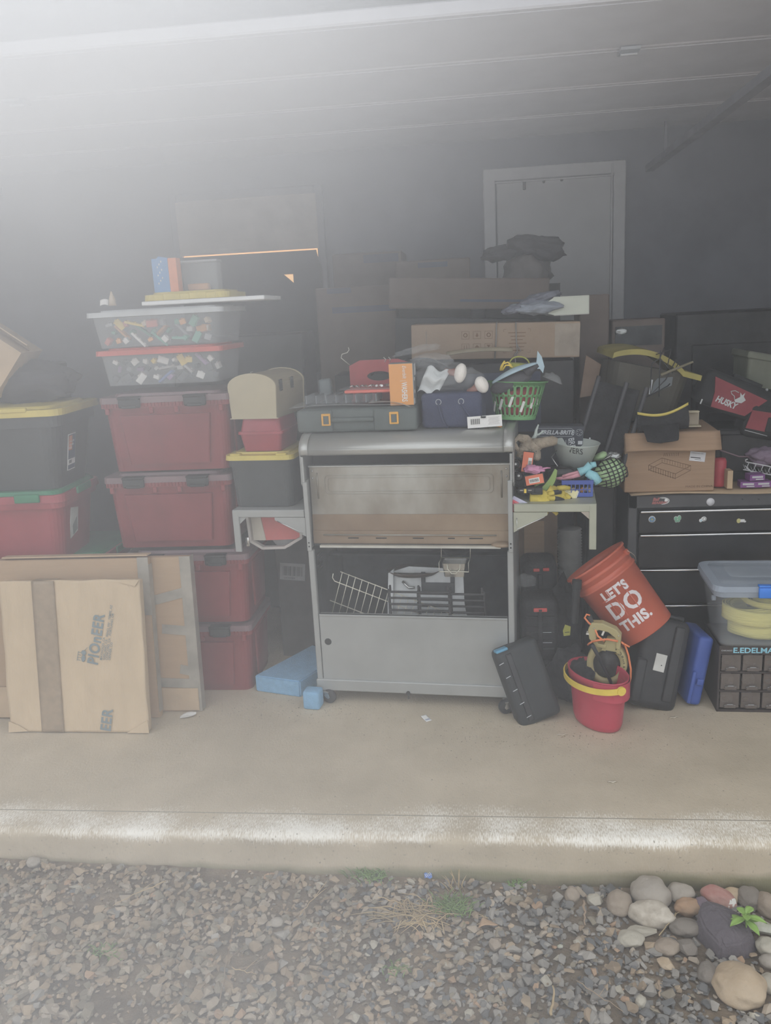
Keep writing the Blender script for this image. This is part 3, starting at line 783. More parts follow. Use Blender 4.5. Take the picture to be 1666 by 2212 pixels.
ct = cherry(-2.305, 3.84, .704, pa, 'cherry red tote with green latches and torn sticker, under the black tote')
# torn sticker on its right side
st = MB(); stx = M('torn_sticker', (.62, .64, .60), .7, var=.15); std = M('sticker_dark', (.22, .25, .24), .7)
st.prism(stx, [(-.05, .09), (.035, .11), (.04, .23), (-.045, .245), (-.055, .18)], 0, .0015).prism(std, [(-.02, .10), (.03, .12), (.02, .19), (-.03, .15)], -.001, 0)
o = st.build('sticker', ct); o.matrix_local = T(.304, -.05, .0) @ RZ(90) @ RX(7.6)
dkt = M('dark_charcoal_tote', (.045, .05, .052), .45, var=.12)
bt = thing('storage_tote', 'big black tote with yellow lid and a label, on the cherry red tote', 'storage bin', L((-2.275, 3.84, 1.058), rz=pa))
MB().tub(dkt, 0, .33, (.60, .36), (.71, .46), .07, open_top=False).tub(dkt, .30, .35, (.735, .485), (.74, .49), .07, open_top=False).build('body', bt)
l_ = MB().tub(yelp, .352, .382, (.775, .525), (.775, .525), .075, open_top=False).tub(yelp, .382, .394, (.66, .42), (.64, .40), .06, open_top=False).box(yelp, (.12, -.2585, .385), (.24, .02, .02), bev=.004)
l_.build('lid', bt)
sk = MB().box(wt, (0, 0, .16), (.084, .002, .176)).box(M('label_navy', (.03, .05, .11), .5), (0, -.0015, .185), (.078, .001, .118)).box(bo, (-.018, -.0022, .205), (.036, .001, .07))
sk.box(M('label_navy', (.03, .05, .11), .5), (0, -.0015, .087), (.078, .001, .022))
for k in range(8): sk.box(blackp, (-.03+.004*k, -.0022, .113), (.0016, .001, .016))
for k, s_ in enumerate(('27', 'GALLON', 'TOUGH', 'BOX')): sk.text(wt, s_, .014, T(-.034, -.0026, .224-.016*k), bold=.0003)
o = sk.build('label', bt); o.matrix_local = T(.304, -.055, .0) @ RZ(90) @ RX(9.5)
cloth0 = True
# tan carton leaning at the far upper left
card = M('corrugated_cardboard', (.42, .29, .18), .85, var=.035, scale=4, bump=.06, bscale=14, stretch=(1, 1, 22))
card2 = M('pale_cardboard', (.50, .37, .24), .85, var=.10, scale=5, bump=.1)
tc_ = thing('carton', 'tan cardboard carton tilted on the black tote at the far upper left', 'box', L((-2.39, 3.80, 1.60), ry=38, rz=10))
MB().box(card2, (0, 0, .13), (.36, .30, .26)).build('body', tc_); MB().box(card2, (.10, -.16, .24), (.15, .10, .005), RX(-20)).build('flap', tc_)

# the two big flattened cartons and the wrapped panel, leaning back against the totes
def lean(p0, ang, rz=0): return Matrix.Translation(Vector(p0)) @ RZ(rz) @ RX(-ang)
tape = M('brown_packing_tape', (.33, .25, .17), .35, var=.1, scale=20); tape2 = M('grey_packing_tape', (.36, .33, .28), .3, alpha=.9, var=.2)
fb = thing('flat_carton', 'long flattened cardboard carton leaning on totes, patched with tape at its right end', 'cardboard', lean((-1.32, 3.50, .003), 4))
MB().box(card, (-.52, .02, .37), (1.04, .045, .755), bev=.008).build('panel', fb)
t_ = MB().box(tape2, (-.024, -.0045, .375), (.05, .002, .75), None).box(tape2, (.001, .02, .375), (.002, .05, .75))
for (a, z, ln, r_) in ((-.12, .56, .16, -14), (-.10, .40, .12, 5), (-.05, .20, .08, 12), (-.13, .14, .24, 2)): t_.box(tape2, (0, 0, 0), (ln, .0018, .045), L((a, -.0048, z), ry=r_))
t_.build('tape', fb)
MB().box(card2, (-.16, -.009, .06), (.30, .006, .11), bev=.002, seg=1).build('flap', fb)
fc = thing('flat_carton', 'wide flattened cardboard carton leaning just behind the kraft wrapped panel', 'cardboard', lean((-1.50, 3.425, .003), 6))
MB().box(card, (-.50, .022, .38), (1.0, .045, .765), bev=.008).build('panel', fc)
MB().box(tape2, (-.024, -.0035, .63), (.052, .002, .27)).box(tape2, (.001, .02, .38), (.002, .04, .7)).build('tape', fc)
MB().box(card2, (-.62, -.009, .08), (.74, .006, .15), bev=.002, seg=1).build('flap', fc); MB().box(card2, (-.35, .02, .775), (.70, .05, .006)).build('flap', fc)

kraft = M('kraft_wrapping_paper', (.58, .45, .30), .75, var=.05, scale=3, bump=.55, bscale=9, stretch=(3.2, 1, 1.0))
kp = thing('wrapped_panel', 'flat square parcel in tan kraft paper with brown tape band and blue grey print', 'parcel', lean((-2.165, 3.292, .004), 8.5, -.5))
Wk, Hk = .665, .70
def front(u, v):
    x = Wk*u; z = Hk*v; e = min(u, 1-u, v, 1-v); d_ = .004*noise.noise(Vector((x*8+z*3, z*6-x*2, 0)))+.0025*noise.noise(Vector((x*22+z*16, z*7, 3)))
    if 0.235 < u < .395: d_ *= .25
    return (x+.006*noise.noise(Vector((z*7, 1, 0)))*(1 if u > .9 or u < .1 else 0), -abs(d_)*min(1, e*12)-.001, z+.004*noise.noise(Vector((x*9, 2, 5)))*(1 if v > .9 else 0))
mb = MB(); mb.sheet(kraft, front, 60, 60, .002); mb.box(kraft, (Wk/2, .024, Hk/2), (Wk-.006, .042, Hk-.006), bev=.006)
mb.prism(kraft, [(-.004, -.002), (.09, .004), (.05, .03), (.0, .05)], -.010, -.006).prism(kraft, [(Wk-.10, .0), (Wk+.004, .0), (Wk, .06)], -.009, -.005).prism(kraft, [(Wk-.09, Hk-.012), (Wk-.02, Hk-.03), (Wk, Hk-.002), (Wk-.02, Hk)], -.009, -.006)
pr = M('blue_grey_print', (.20, .24, .25), .7, var=.1)
TXm = lambda x, z: T(x, -.0075, z) @ Matrix.Rotation(R_(-78), 4, 'Y')
mb.text(pr, 'PIOnEER', .070, TXm(.445, .312), bold=.0020, wide=.84, space=1.10)
for k, s_ in enumerate(('MAYWOOD, CA', 'OAKLAND, CA   RENO, NV   TEMPE, AZ', 'CONCORD, CA   PORTLAND, OR', 'DENVER, CO')): mb.text(pr, s_, .0145, TXm(.468+.013*k, .335), bold=.0002)
# covered wagon mark: little arched top over a body with a shaft
W = TXm(.385, .325)
mb.sphere(pr, (0, 0, 0), (.017, .0006, .010), W @ T(.018, 0, .008)); mb.sphere(pr, (0, 0, 0), (.012, .0006, .012), W @ T(.044, 0, .010))
for k in range(4): mb.box(pr, (.006+.012*k, 0, .028), (.002, .001, .016), W)
mb.box(pr, (.024, 0, .036), (.044, .001, .002), W); mb.tube(pr, [(.05, 0, .012), (.072, 0, -.004)], .0009, n=4, X=W)
mb.build('wrapped_body', kp)
E2 = MB(); E2.text(pr, 'EER', .068, T(.485, -.0075, .004) @ Matrix.Rotation(R_(-80), 4, 'Y'), bold=.0020, wide=.9, space=1.08); E2.build('lower_print', kp)
tb = MB().sheet(tape, lambda u, v: (.157+.108*u, -.0068-.0008*noise.noise(Vector((u*3, v*12, 0))), Hk*v), 6, 40, .0008); tb.box(tape, (.211, .024, Hk+.001), (.108, .05, .001)); tb.build('tape', kp)

# wooden chest, red box and black tote on the grill's left shelf are placed with the grill
# blue foam
foam = M('sky_blue_foam', (.22, .42, .62), .85, var=.06, scale=40, bump=.4, bscale=180)
fo = [fl(553, 1494), fl(655, 1508), fl(700, 1425), fl(612, 1418)]
fm = MB(); a, b, c, d = (Vector((-1.105, 3.73, 0)), Vector((-.86, 3.63, 0)), Vector((-.66, 3.90, 0)), Vector((-.90, 4.02, 0)))
base = [fl(553, 1493), fl(653, 1508), None, None]
pts = [fl(553, 1493), fl(650, 1507)]; pts.append(pts[1]+Vector((.16, .33, 0))); pts.append(pts[0]+Vector((.22, .38, 0)))
tops = [q+Vector((0, 0, .085)) for q in pts]
bm = bmesh.new(); vv = [bm.verts.new(q) for q in pts+tops]
for q in ((0, 3, 2, 1), (4, 5, 6, 7), (0, 1, 5, 4), (1, 2, 6, 5), (2, 3, 7, 6), (3, 0, 4, 7)): bm.faces.new([vv[i] for i in q])
bmesh.ops.bevel(bm, geom=bm.edges[:], offset=.006, segments=2, affect='EDGES')
o = MB().bm(bm, foam).build('foam_slab'); tag(o, 'large sky blue foam slab lying on the floor left of the grill', 'foam')
p = fl(675, 1535)
o = MB().box(foam, (0, 0, .045), (.082, .075, .09), bev=.012).build('foam_block'); o.matrix_world = L((p.x, p.y+.04, 0), rz=-8); tag(o, 'small blue foam block with cut corner in front of the left caster', 'foam')

# dark box with barcode label, fallen under the left shelf
db = M('dark_grey_carton', (.060, .052, .048), .8, var=.2)
p = at(560, 1290, 4.0)
bk = thing('carton', 'dark carton with a white barcode label standing under the left grill shelf', 'box', L((-1.08, 4.14, 0)))
MB().box(db, (.27, .10, .38), (.52, .20, .76), bev=.004, seg=1).build('body', bk)
q = at(632, 1235, 4.14); lb = MB().box(M('greyed_label', (.30, .30, .30), .7), (0, 0, 0), (.135, .002, .092)).text(blackp, 'LK500B4', .016, T(-.045, -.002, -.040))
for k in range(14): lb.box(blackp, (-.05+.0078*k, -.0015, .004), (.002+.002*(k % 3), .001, .052))
o = lb.build('label', bk); o.matrix_local = L((q.x+1.08, -.0015, q.z), ry=5)

# ================================================================== THE GRILL
GX = Matrix.Translation((-.3136, 3.558, 0)) @ RZ(-5.5)
GI = GX.inverted()
def gp(px, py, yl=0.0):
    o = GI @ Vector((0, 0, H)); d = GI.to_3x3() @ ray(px, py); t = (yl-o.y)/d.y
    return Vector((o.x+d.x*t, yl, o.z+d.z*t))
gpaint = M('grey_painted_steel', (.37, .38, .37), .42, .25, var=.06, scale=4)
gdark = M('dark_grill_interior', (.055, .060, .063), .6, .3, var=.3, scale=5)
stain = M('heat_stained_steel', (.52, .52, .48), .36, .45, rgb2=(.19, .145, .095), scale=1.7, wear=.7, bump=.05, bscale=20, stretch=(1.2, 1, .7))
rust = M('rusty_brown_steel', (.22, .15, .10), .6, .25, rgb2=(.38, .29, .20), scale=3.2, wear=1.1)
brush = M('brushed_stainless', (.58, .59, .58), .36, .5, rgb2=(.44, .44, .40), scale=3, wear=1.5, stretch=(.6, 3, 3))
blk = M('soot_black', (.015, .015, .015), .7, var=.3)
steel = M('bright_steel', (.62, .62, .60), .22, .95)
rubber = M('dark_rubber', (.03, .03, .032), .7)
grill = thing('gas_grill', 'large grey and stainless gas grill cart on casters with lid open and empty lower cabinet', 'grill', GX)
HW = .465
cab = MB()
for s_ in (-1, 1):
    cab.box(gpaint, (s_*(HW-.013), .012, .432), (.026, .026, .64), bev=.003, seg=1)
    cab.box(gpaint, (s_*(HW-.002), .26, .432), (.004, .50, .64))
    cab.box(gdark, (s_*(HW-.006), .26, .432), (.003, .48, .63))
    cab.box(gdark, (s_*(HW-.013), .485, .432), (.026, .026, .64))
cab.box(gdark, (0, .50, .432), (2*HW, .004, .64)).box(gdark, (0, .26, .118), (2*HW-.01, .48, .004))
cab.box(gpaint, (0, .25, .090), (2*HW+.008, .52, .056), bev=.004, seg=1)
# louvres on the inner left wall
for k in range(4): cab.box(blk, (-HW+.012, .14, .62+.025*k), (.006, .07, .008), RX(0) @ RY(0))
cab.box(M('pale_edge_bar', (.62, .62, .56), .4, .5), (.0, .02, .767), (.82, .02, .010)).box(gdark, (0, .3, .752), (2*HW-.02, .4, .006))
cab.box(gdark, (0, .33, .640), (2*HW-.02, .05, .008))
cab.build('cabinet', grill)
dm_ = MB().box(gpaint, (0, .008, .276), (2*(HW-.030), .016, .334), bev=.002, seg=1).box(gpaint, (0, .012, .438), (2*(HW-.030), .03, .010), bev=.002, seg=1)
dd = dm_.build('lower_panel', grill)
q = gp(709, 1386); MB().cyl(blk, (q.x, -.0012, q.z), (q.x, .004, q.z), .0165, n=28).build('round_hole', dd)
q = gp(883, 1495)
MB().cyl(blk, (q.x, -.002, q.z), (q.x, -.016, q.z), .010).cyl(blk, (q.x, -.010, q.z), (q.x, -.012, q.z-.028), .004).box(gdark, (q.x, .0, q.z+.014), (.05, .003, .03)).build('latch_knob', grill)
# firebox posts and stained panels
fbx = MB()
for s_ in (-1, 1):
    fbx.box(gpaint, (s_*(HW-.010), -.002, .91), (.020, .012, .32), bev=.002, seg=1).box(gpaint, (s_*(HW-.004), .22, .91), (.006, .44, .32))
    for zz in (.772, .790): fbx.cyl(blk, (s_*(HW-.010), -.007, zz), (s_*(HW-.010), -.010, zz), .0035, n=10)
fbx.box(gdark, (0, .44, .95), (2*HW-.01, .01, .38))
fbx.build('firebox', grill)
pn = MB(); pw = 2*HW-.03
pn.box(stain, (0, .068, 1.015), (pw, .010, .222), RX(0))
# embossed rectangle, vertical rib, rivets
def rrect(cx, cz, w_, h_, r, n=6):
    out = []
    for q_, (a, b) in enumerate(((1, 1), (-1, 1), (-1, -1), (1, -1))):
        for i in range(n+1):
            t = R_(90*q_+90*i/n); out.append((cx+a*(w_/2-r)+r*math.cos(t), .0625, cz+b*(h_/2-r)+r*math.sin(t)))
    return out
pn.tube(stain, rrect(0, 1.045, .76, .085, .018), .0028, n=6, closed=True, flat=(1, .8)).tube(stain, rrect(0, 1.045, .73, .062, .012), .0022, n=6, closed=True)
for s_ in (-1, 1):
    pn.tube(stain, [(s_*.415, .0625, 1.10), (s_*.415, .0615, .98)], .004, n=8)
    for zz in (1.108, 1.075): pn.sphere(steel, (s_*.437, .062, zz), .005, n=1)
pn.box(brush, (0, .072, 1.129), (pw+.01, .03, .008), bev=.002, seg=1)
pn.build('inner_panel', grill)
rp = MB().box(rust, (0, .064, .868), (pw, .010, .076)).box(rust, (0, .058, .800), (pw, .012, .062), RX(0)).tube(stain, [(-.40, .049, .812), (.39, .049, .812)], .0035, n=8)
rp.box(gdark, (0, .062, .765), (pw, .02, .012))
for (xx, w_) in ((-.13, .05), (.04, .05), (.19, .03), (.30, .06), (-.26, .05)): rp.box(blk, (xx, .0505, .797), (w_, .001, .005), RY(0))
rp.sphere(rust, (.415, .03, .775), (.05, .03, .012), n=2)
rp.build('grease_panel', grill)
# hood: curved stainless roof with end caps, black gap below
prof = [(.002, 1.190), (-.004, 1.215)] + [(.10-.104*math.cos(R_(a)), 1.205+.070*math.sin(R_(a))) for a in range(10, 91, 10)] + [(.44, 1.272), (.46, 1.25), (.46, 1.0)]
def ext(mb, mat_, prof, x0_, x1_, th=.003, smooth=True):
    mb.sheet(mat_, lambda u, v: (x0_+(x1_-x0_)*u, *pl_at(prof, v)), 2, 40, th, smooth=smooth)
def pl_at(pr_, v):
    f_ = v*(len(pr_)-1); i = min(int(f_), len(pr_)-2); t = f_-i
    return (pr_[i][0]*(1-t)+pr_[i+1][0]*t, pr_[i][1]*(1-t)+pr_[i+1][1]*t)
hb = MB(); ext(hb, brush, prof, -HW+.03, HW-.03); hb.build('hood', grill)
for s_ in (-1, 1):
    hc = MB()
    a_, b_ = (s_*(HW-.034), s_*(HW+.006)); ext(hc, brush, [(y-.003, z+.002) for y, z in prof], min(a_, b_), max(a_, b_), .005)
    poly = [(y, z) for y, z in prof]+[(.02, 1.04), (.0, 1.06)]
    n = len(poly); xx = s_*(HW+.003)
    V = [(xx, y, z) for y, z in poly]+[(xx+.004*s_, y, z) for y, z in poly]
    hc.add(V, [list(range(n)), list(range(n, 2*n))[::-1]]+[[i, n+i, n+(i+1) % n, (i+1) % n] for i in range(n)], gpaint)
    hc.box(gpaint, (s_*(HW-.004), .004, 1.12), (.010, .012, .13))
    hc.build('hood_end_cap', grill)
hb = MB().box(blk, (0, .30, 1.19), (2*HW-.03, .28, .006)).box(blk, (0, .12, 1.165), (2*HW-.04, .004, .09)).build('hood_liner', grill)
# side shelves
def side_shelf(s_, z):
    t = MB(); x0_, x1_ = s_*(HW+.004), s_*.815; xc_ = (x0_+x1_)/2; wd_ = abs(x1_-x0_)
    col_ = gpaint if s_ < 0 else M('olive_grey_steel', (.44, .45, .36), .45, .3, var=.08)
    t.box(col_, (xc_, .21, z-.004), (wd_, .42, .008), bev=.002, seg=1)
    t.box(col_, (xc_, .006, z-.018), (wd_, .014, .034), bev=.003, seg=1).box(col_, (xc_, .41, z-.018), (wd_, .014, .034), bev=.003, seg=1)
    t.box(col_, (s_*.80, .21, z-.018), (.014, .40, .034))
    t.build('side_shelf', grill)
    lg = MB(); lh = .195
    lg.box(col_, (s_*.800, .004, z-.035-lh/2+.03), (.030, .012, lh), bev=.002, seg=1).box(col_, (s_*.812, .03, z-.035-lh/2+.03), (.004, .05, lh))
    if s_ < 0: lg.box(steel, (-.772, .05, z-.165), (.018, .012, .045), bev=.004)
    lg.prism(steel if s_ > 0 else col_, [(s_*.785, z-.036), (s_*.75, z-.036), (s_*.785, z-.068)], .008, .012)
    lg.build('shelf_leg', grill)
    br = MB(); br.prism(col_, [(s_*.468, z-.036), (s_*.612, z-.036), (s_*.612, z-.048), (s_*.468, z-.125)], .000, .006)
    br.tube(steel, [(s_*.60, -.001, z-.055), (s_*.482, -.001, z-.112), (s_*.482, -.001, z-.06)] if s_ > 0 else [(s_*.60, -.001, z-.052), (s_*.482, -.001, z-.110)], .0025, n=6)
    br.build('bracket', grill)
    if s_ > 0:
        MB().box(col_, (.69, .34, z-.060), (.26, .006, .055)).cyl(steel, (.805, .30, z-.07), (.805, .30, z-.10), .006).build('back_valance', grill)
side_shelf(-1, .942); side_shelf(1, .964)
# casters
for (cx_, cy_, r_) in ((-.425, -.005, -15), (.438, -.03, 200), (-.42, .44, 20), (.42, .44, -30)):
    c0 = MB().box(steel, (0, 0, .061), (.05, .05, .003)).box(steel, (0, 0, .055), (.034, .034, .008), bev=.003, seg=1)
    for s_ in (-1, 1): c0.prism(steel, [(-.016, .052), (.020, .052), (.026, .034), (.018, .024), (.006, .030)], .015*s_-.001, .015*s_+.001)
    co = c0.build('caster', grill, X=L((cx_, cy_, 0), rz=r_))
    w_ = MB().lathe(rubber, [(.010, -.012), (.030, -.012), (.034, -.007), (.034, .007), (.030, .012), (.010, .012)], 28, T(.016, 0, .0345) @ RX(90), cap=True).cyl(steel, (.016, -.018, .0345), (.016, .018, .0345), .004)
    w_.build('wheel', co)

# ---- what lies inside the cabinet
wire = M('pale_wire', (.68, .66, .56), .35, .5)
def GL(x, y, z, **k): return GX @ L((x, y, z), **k)
a = gp(737, 1236, .07); ux = (gp(985, 1331, .07)-a).normalized(); vx = (gp(718, 1312, .07)-a).normalized()
mb = MB(); LU, LV = .62, .24
for k, v_ in enumerate((0, .055, .155, .235)):
    ex = -.02 if k in (1, 2) else -.005
    pts = [ux*ex+vx*v_, ux*LU+vx*v_]
    if k == 1: pts = [ux*-.035+vx*.022, ux*-.034+vx*.042, ux*-.02+vx*.055]+[ux*LU+vx*v_]
    mb.tube(wire, [p_+Vector((0, .003, 0)) for p_ in pts], .0022, n=6)
for k in range(19): mb.tube(wire, [ux*(.006+.033*k)-vx*.004, ux*(.006+.033*k)+vx*LV], .0016, n=6)
o = mb.build('wire_rack'); o.matrix_world = GX @ T(*a); tag(o, 'pale wire warming rack leaning at a slant inside the open grill cabinet', 'rack')
cast = M('cast_iron', (.030, .030, .031), .75, .2, var=.3, bump=.3)
def grate(x0_, x1_, zt, y, lab, tilt=6, seedm=0):
    mb = MB(); w_ = x1_-x0_
    for k in range(9):
        zz = -.022-.031*k; mb.box(cast, (w_/2, 0, zz), (w_, .012, .009), bev=.003, seg=1)
    for xx in (.004, w_*.5, w_-.004): mb.box(cast, (xx, .004, -.135), (.012, .014, .25), bev=.003, seg=1)
    for xx in (w_*.04, w_*.5, w_*.96): mb.box(cast, (xx, 0, -.003), (.010, .012, .03), bev=.003, seg=1)
    o = mb.build('cooking_grate'); o.matrix_world = GX @ L((x0_, y, zt), rx=tilt); tag(o, lab, 'grate', 'cast iron grates in the grill cabinet')
p0, p1 = gp(838, 1268, .05), gp(972, 1268, .05)
grate(p0.x, p1.x, p0.z, .045, 'black cast iron grate standing in front of the white tray in the cabinet')
p0, p1 = gp(900, 1268, .08), gp(1047, 1268, .08)
grate(p0.x+.0, p1.x, p0.z-.012, .085, 'black cast iron grate on the right behind the other grate')
# white tray of burner parts
p0, p1 = gp(822, 1262, .14), gp(1045, 1325, .14)
wtm = M('pale_enamel', (.60, .62, .62), .4, .2, var=.12, scale=10)
ty = thing('burner_tray', 'pale metal tray with burner tube propped behind the grates', 'tray', GX @ L(((p0.x+p1.x)/2, .16, .14), rx=-10))
MB().prism(wtm, [(-.215, .0), (.20, .0), (.155, .24), (.145, .30), (.14, .46), (-.12, .47), (-.215, .44)], 0, .006).prism(wtm, [(-.23, .0), (-.205, .0), (-.19, .46), (-.215, .44)], -.03, 0).build('plate', ty)
MB().box(gdark, (.02, -.004, .37), (.16, .006, .05), bev=.004).box(gdark, (-.05, -.004, .42), (.02, .006, .05)).box(gdark, (.09, -.004, .42), (.02, .006, .05)).build('cutout', ty)
MB().cyl(steel, (-.17, -.012, .43), (-.09, -.012, .43), .012).cyl(steel, (-.19, -.012, .43), (-.17, -.012, .43), .006).tube(steel, [(-.15, -.012, .40), (-.12, -.014, .37), (-.09, -.012, .37)], .007).build('burner_valve', ty)
p0 = gp(893, 1240, .22)
o = MB().lathe(M('rust_brown_pan', (.13, .09, .065), .8, rgb2=(.07, .06, .05), scale=6, wear=1.2), [(.0, .012), (.10, .012), (.125, .02), (.13, .026), (.122, .018), (.10, .004), (.0, .0)], 40).build('rusty_pan')
o.matrix_world = GX @ L((p0.x, .25, p0.z-.012), rx=-6); tag(o, 'wide shallow rust brown pan lying above the white tray in the cabinet', 'pan')
mb = MB().box(gdark, (0, 0, 0), (.22, .22, .40), bev=.004, seg=1); o = mb.build('dark_crate'); o.matrix_world = GX @ T(p0.x, .30+.05, .120+.20); tag(o, 'dark crate under the rusty pan at the back of the cabinet', 'crate')
# black pan with long handle on the inner bar, silver grease cup in a wire cradle
pan = thing('frying_pan', 'black pan with a long handle on the bar at the top of the cabinet', 'pan', GX @ L((gp(985, 1205, .30).x, .33, .648), rz=0))
MB().lathe(cast, [(0, 0), (.055, 0), (.078, .028), (.080, .030), (.074, .028), (.052, .005), (0, .005)], 32).build('bowl', pan)
MB().tube(M('charcoal_handle', (.07, .07, .075), .6), [(-.072, -.02, .024), (-.13, -.03, .024), (-.22, -.04, .030), (-.33, -.05, .038)], .012, n=10, flat=(1, .6), rs=[.006, .012, .014, .008]).build('handle', pan)
p0 = gp(982, 1228, .15)
cupt = thing('grease_cup', 'small silver square cup hanging in a wire cradle inside the cabinet', 'cup', GX @ T(p0.x, .17, p0.z))
MB().tub(steel, -.036, .030, (.095, .07), (.112, .085), .012, .003).build('cup_body', cupt)
MB().tube(wire, [(-.068, -.045, .034), (-.068, -.045, -.008), (.068, -.045, -.008), (.068, -.045, .034), (.068, .04, .034), (-.068, .04, .034)], .0024, n=6, closed=True).tube(wire, [(-.03, -.047, .030), (-.028, -.048, .006), (-.010, -.05, -.016), (.010, -.05, -.016), (.028, -.048, .006), (.03, -.047, .030)], .002, n=6)\
    .tube(wire, [(-.068, .04, .034), (-.068, .06, .10)], .002, n=6).tube(wire, [(.068, .04, .034), (.068, .06, .10)], .002, n=6).build('wire_cradle', cupt)

# ---- fan shaped toy rim hung under the left shelf
pz = gp(600, 1150, .10)
hx = thing('octagonal_frame', 'white octagonal frame with red disc hanging under the left grill shelf', 'frame', GX @ L((gp(597, 1150, .12).x, .12, 0)))
hz = lambda py: gp(600, py, .12).z
fr_ = MB(); wp = M('dull_white_steel', (.52, .48, .45), .5, var=.08)
octp = [(-.135, hz(1108)), (-.128, hz(1168)), (-.07, hz(1183)), (.04, hz(1181)), (.125, hz(1160)), (.13, hz(1108))]
for a_, b_ in zip(octp, octp[1:]):
    mx_ = Vector((a_[0], 0, a_[1])); my_ = Vector((b_[0], 0, b_[1])); dirv = my_-mx_
    fr_.box(wp, (dirv.length/2, 0, 0), (dirv.length+.004, .03, .012), T(*mx_) @ RY(-math.degrees(math.atan2(dirv.z, dirv.x))))
fr_.build('rim', hx)
MB().prism(M('cream_sheet', (.56, .52, .44), .6), [(-.125, hz(1108)), (-.075, hz(1108)), (-.055, hz(1168)), (-.12, hz(1168))], .006, .010).build('cream_sheet', hx)
MB().prism(M('coral_red_sheet', (.62, .16, .15), .5, var=.05), [(-.078, hz(1108)), (.125, hz(1108)), (.125, hz(1155)), (.11, hz(1165)), (-.058, hz(1168))], .006, .012).build('red_sheet', hx)
MB().lathe(M('grey_disc', (.30, .30, .30), .5), [(0, 0), (.062, 0), (.062, .004), (0, .004)], 32, T(.03, .02, hz(1158)) @ RX(90)).build('grey_disc', hx)

# ---- on the left shelf: black tote, red box, domed chest
def yel_tote(x, y, z, W_, Dp, Hh, rz, lab):
    t = thing('storage_tote', lab, 'storage bin', L((x, y, z), rz=rz))
    MB().tub(dkt, 0, Hh, (W_*.90, Dp*.88), (W_*.97, Dp*.95), .04, open_top=False).tub(dkt, Hh-.03, Hh, (W_*.99, Dp*.99), (W_, Dp), .04, open_top=False).build('body', t)
    l_ = MB().tub(yelp, Hh, Hh+.022, (W_+.02, Dp+.02), (W_+.02, Dp+.02), .045, open_top=False).tub(yelp, Hh+.022, Hh+.030, (W_*.85, Dp*.8), (W_*.83, Dp*.78), .03, open_top=False)
    for xx in (-.11, .11): l_.box(yelp, (xx, -Dp/2+.012, Hh+.024), (.05, .03, .012), bev=.003, seg=1)
    l_.build('lid', t); return t
yel_tote(-.968, 3.86, .945, .31, .40, .222, -5.5, 'small black tote with yellow lid standing on the left grill shelf')
rs_ = thing('storage_tote', 'small red plastic box between the yellow lidded tote and the domed chest', 'storage bin', L((-.965, 3.84, 1.200), rz=-5))
MB().tub(pink, 0, .080, (.175, .26), (.20, .29), .02, open_top=False).build('body', rs_)
MB().tub(pink2, .080, .092, (.215, .30), (.215, .30), .02, open_top=False).tub(pink, .092, .148, (.195, .28), (.175, .26), .022, open_top=False).build('lid', rs_)
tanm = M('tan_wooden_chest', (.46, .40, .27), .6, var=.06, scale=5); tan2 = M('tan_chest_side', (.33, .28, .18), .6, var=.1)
ch = thing('domed_chest', 'tan wooden chest with a domed lid and black hinges on the small red box', 'chest', L((-1.0, 3.70, 1.350), rz=-9))
def domed(w_, hs, hp, n=14): return [(-w_/2*.93, 0), (w_/2*.93, 0), (w_/2, hs)]+[(w_/2*math.cos(R_(180*i/n)), hs+hp*math.sin(R_(180*i/n))) for i in range(1, n)]+[(-w_/2, hs)]
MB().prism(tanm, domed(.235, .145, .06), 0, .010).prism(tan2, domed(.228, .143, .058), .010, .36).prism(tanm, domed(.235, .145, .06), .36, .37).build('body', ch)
MB().prism(tanm, [(-.118, .0), (.118, .0), (.118, .004), (-.118, .004)], -.001, 0).cyl(steel, (-.01, .03, .206), (-.01, .05, .207), .004).build('edge', ch)
for yy in (.06, .20):
    h_ = MB().box(blk, (.119, yy, .145), (.006, .030, .052), bev=.002, seg=1)
    for dz_ in (-.018, .018):
        for dy_ in (-.008, .008): h_.sphere(steel, (.1225, yy+dy_, .145+dz_), .002, n=1)
    h_.build('hinge', ch)
for (dx, dz_) in ((.035, .125), (.025, .095)): pass

# ================================================================== ON THE GRILL LID  (z = 1.275)
ZL = 1.277
def boxpx(l, r, t, b, Y):
    my, mx_ = (t+b)/2, (l+r)/2
    return at(l, my, Y).x, at(r, my, Y).x, at(mx_, b, Y).z, at(mx_, t, Y).z
orng = M('orange_latch', (.80, .42, .08), .45); gcase = M('grey_green_case', (.105, .125, .120), .55, var=.1)
tcs = thing('tool_case', 'wide grey plastic tool case with two orange latches lying on the grill lid', 'tool case', L((-.525, 3.665, ZL), rz=-4))
b_ = MB().box(gcase, (0, .15, .055), (.535, .30, .108), bev=.018, seg=3)
for xx in (-.19, .175): b_.box(gcase, (xx, .0, .055), (.165 if xx < 0 else .195, .03, .100), bev=.012)
b_.build('body', tcs)
MB().box(gcase, (-.02, -.005, .058), (.20, .022, .022), bev=.008).build('handle', tcs)
for xx in (-.135, .172):
    l_ = MB().box(orng, (xx-.0165, -.020, .062), (.008, .010, .052), bev=.002, seg=1).box(orng, (xx+.0165, -.020, .062), (.008, .010, .052), bev=.002, seg=1).box(orng, (xx, -.020, .084), (.040, .012, .010), bev=.002, seg=1).box(orng, (xx, -.020, .039), (.040, .010, .007), bev=.002, seg=1).box(gcase, (xx, -.017, .062), (.026, .006, .040))
    l_.build('latch', tcs)
ZC = ZL+.110
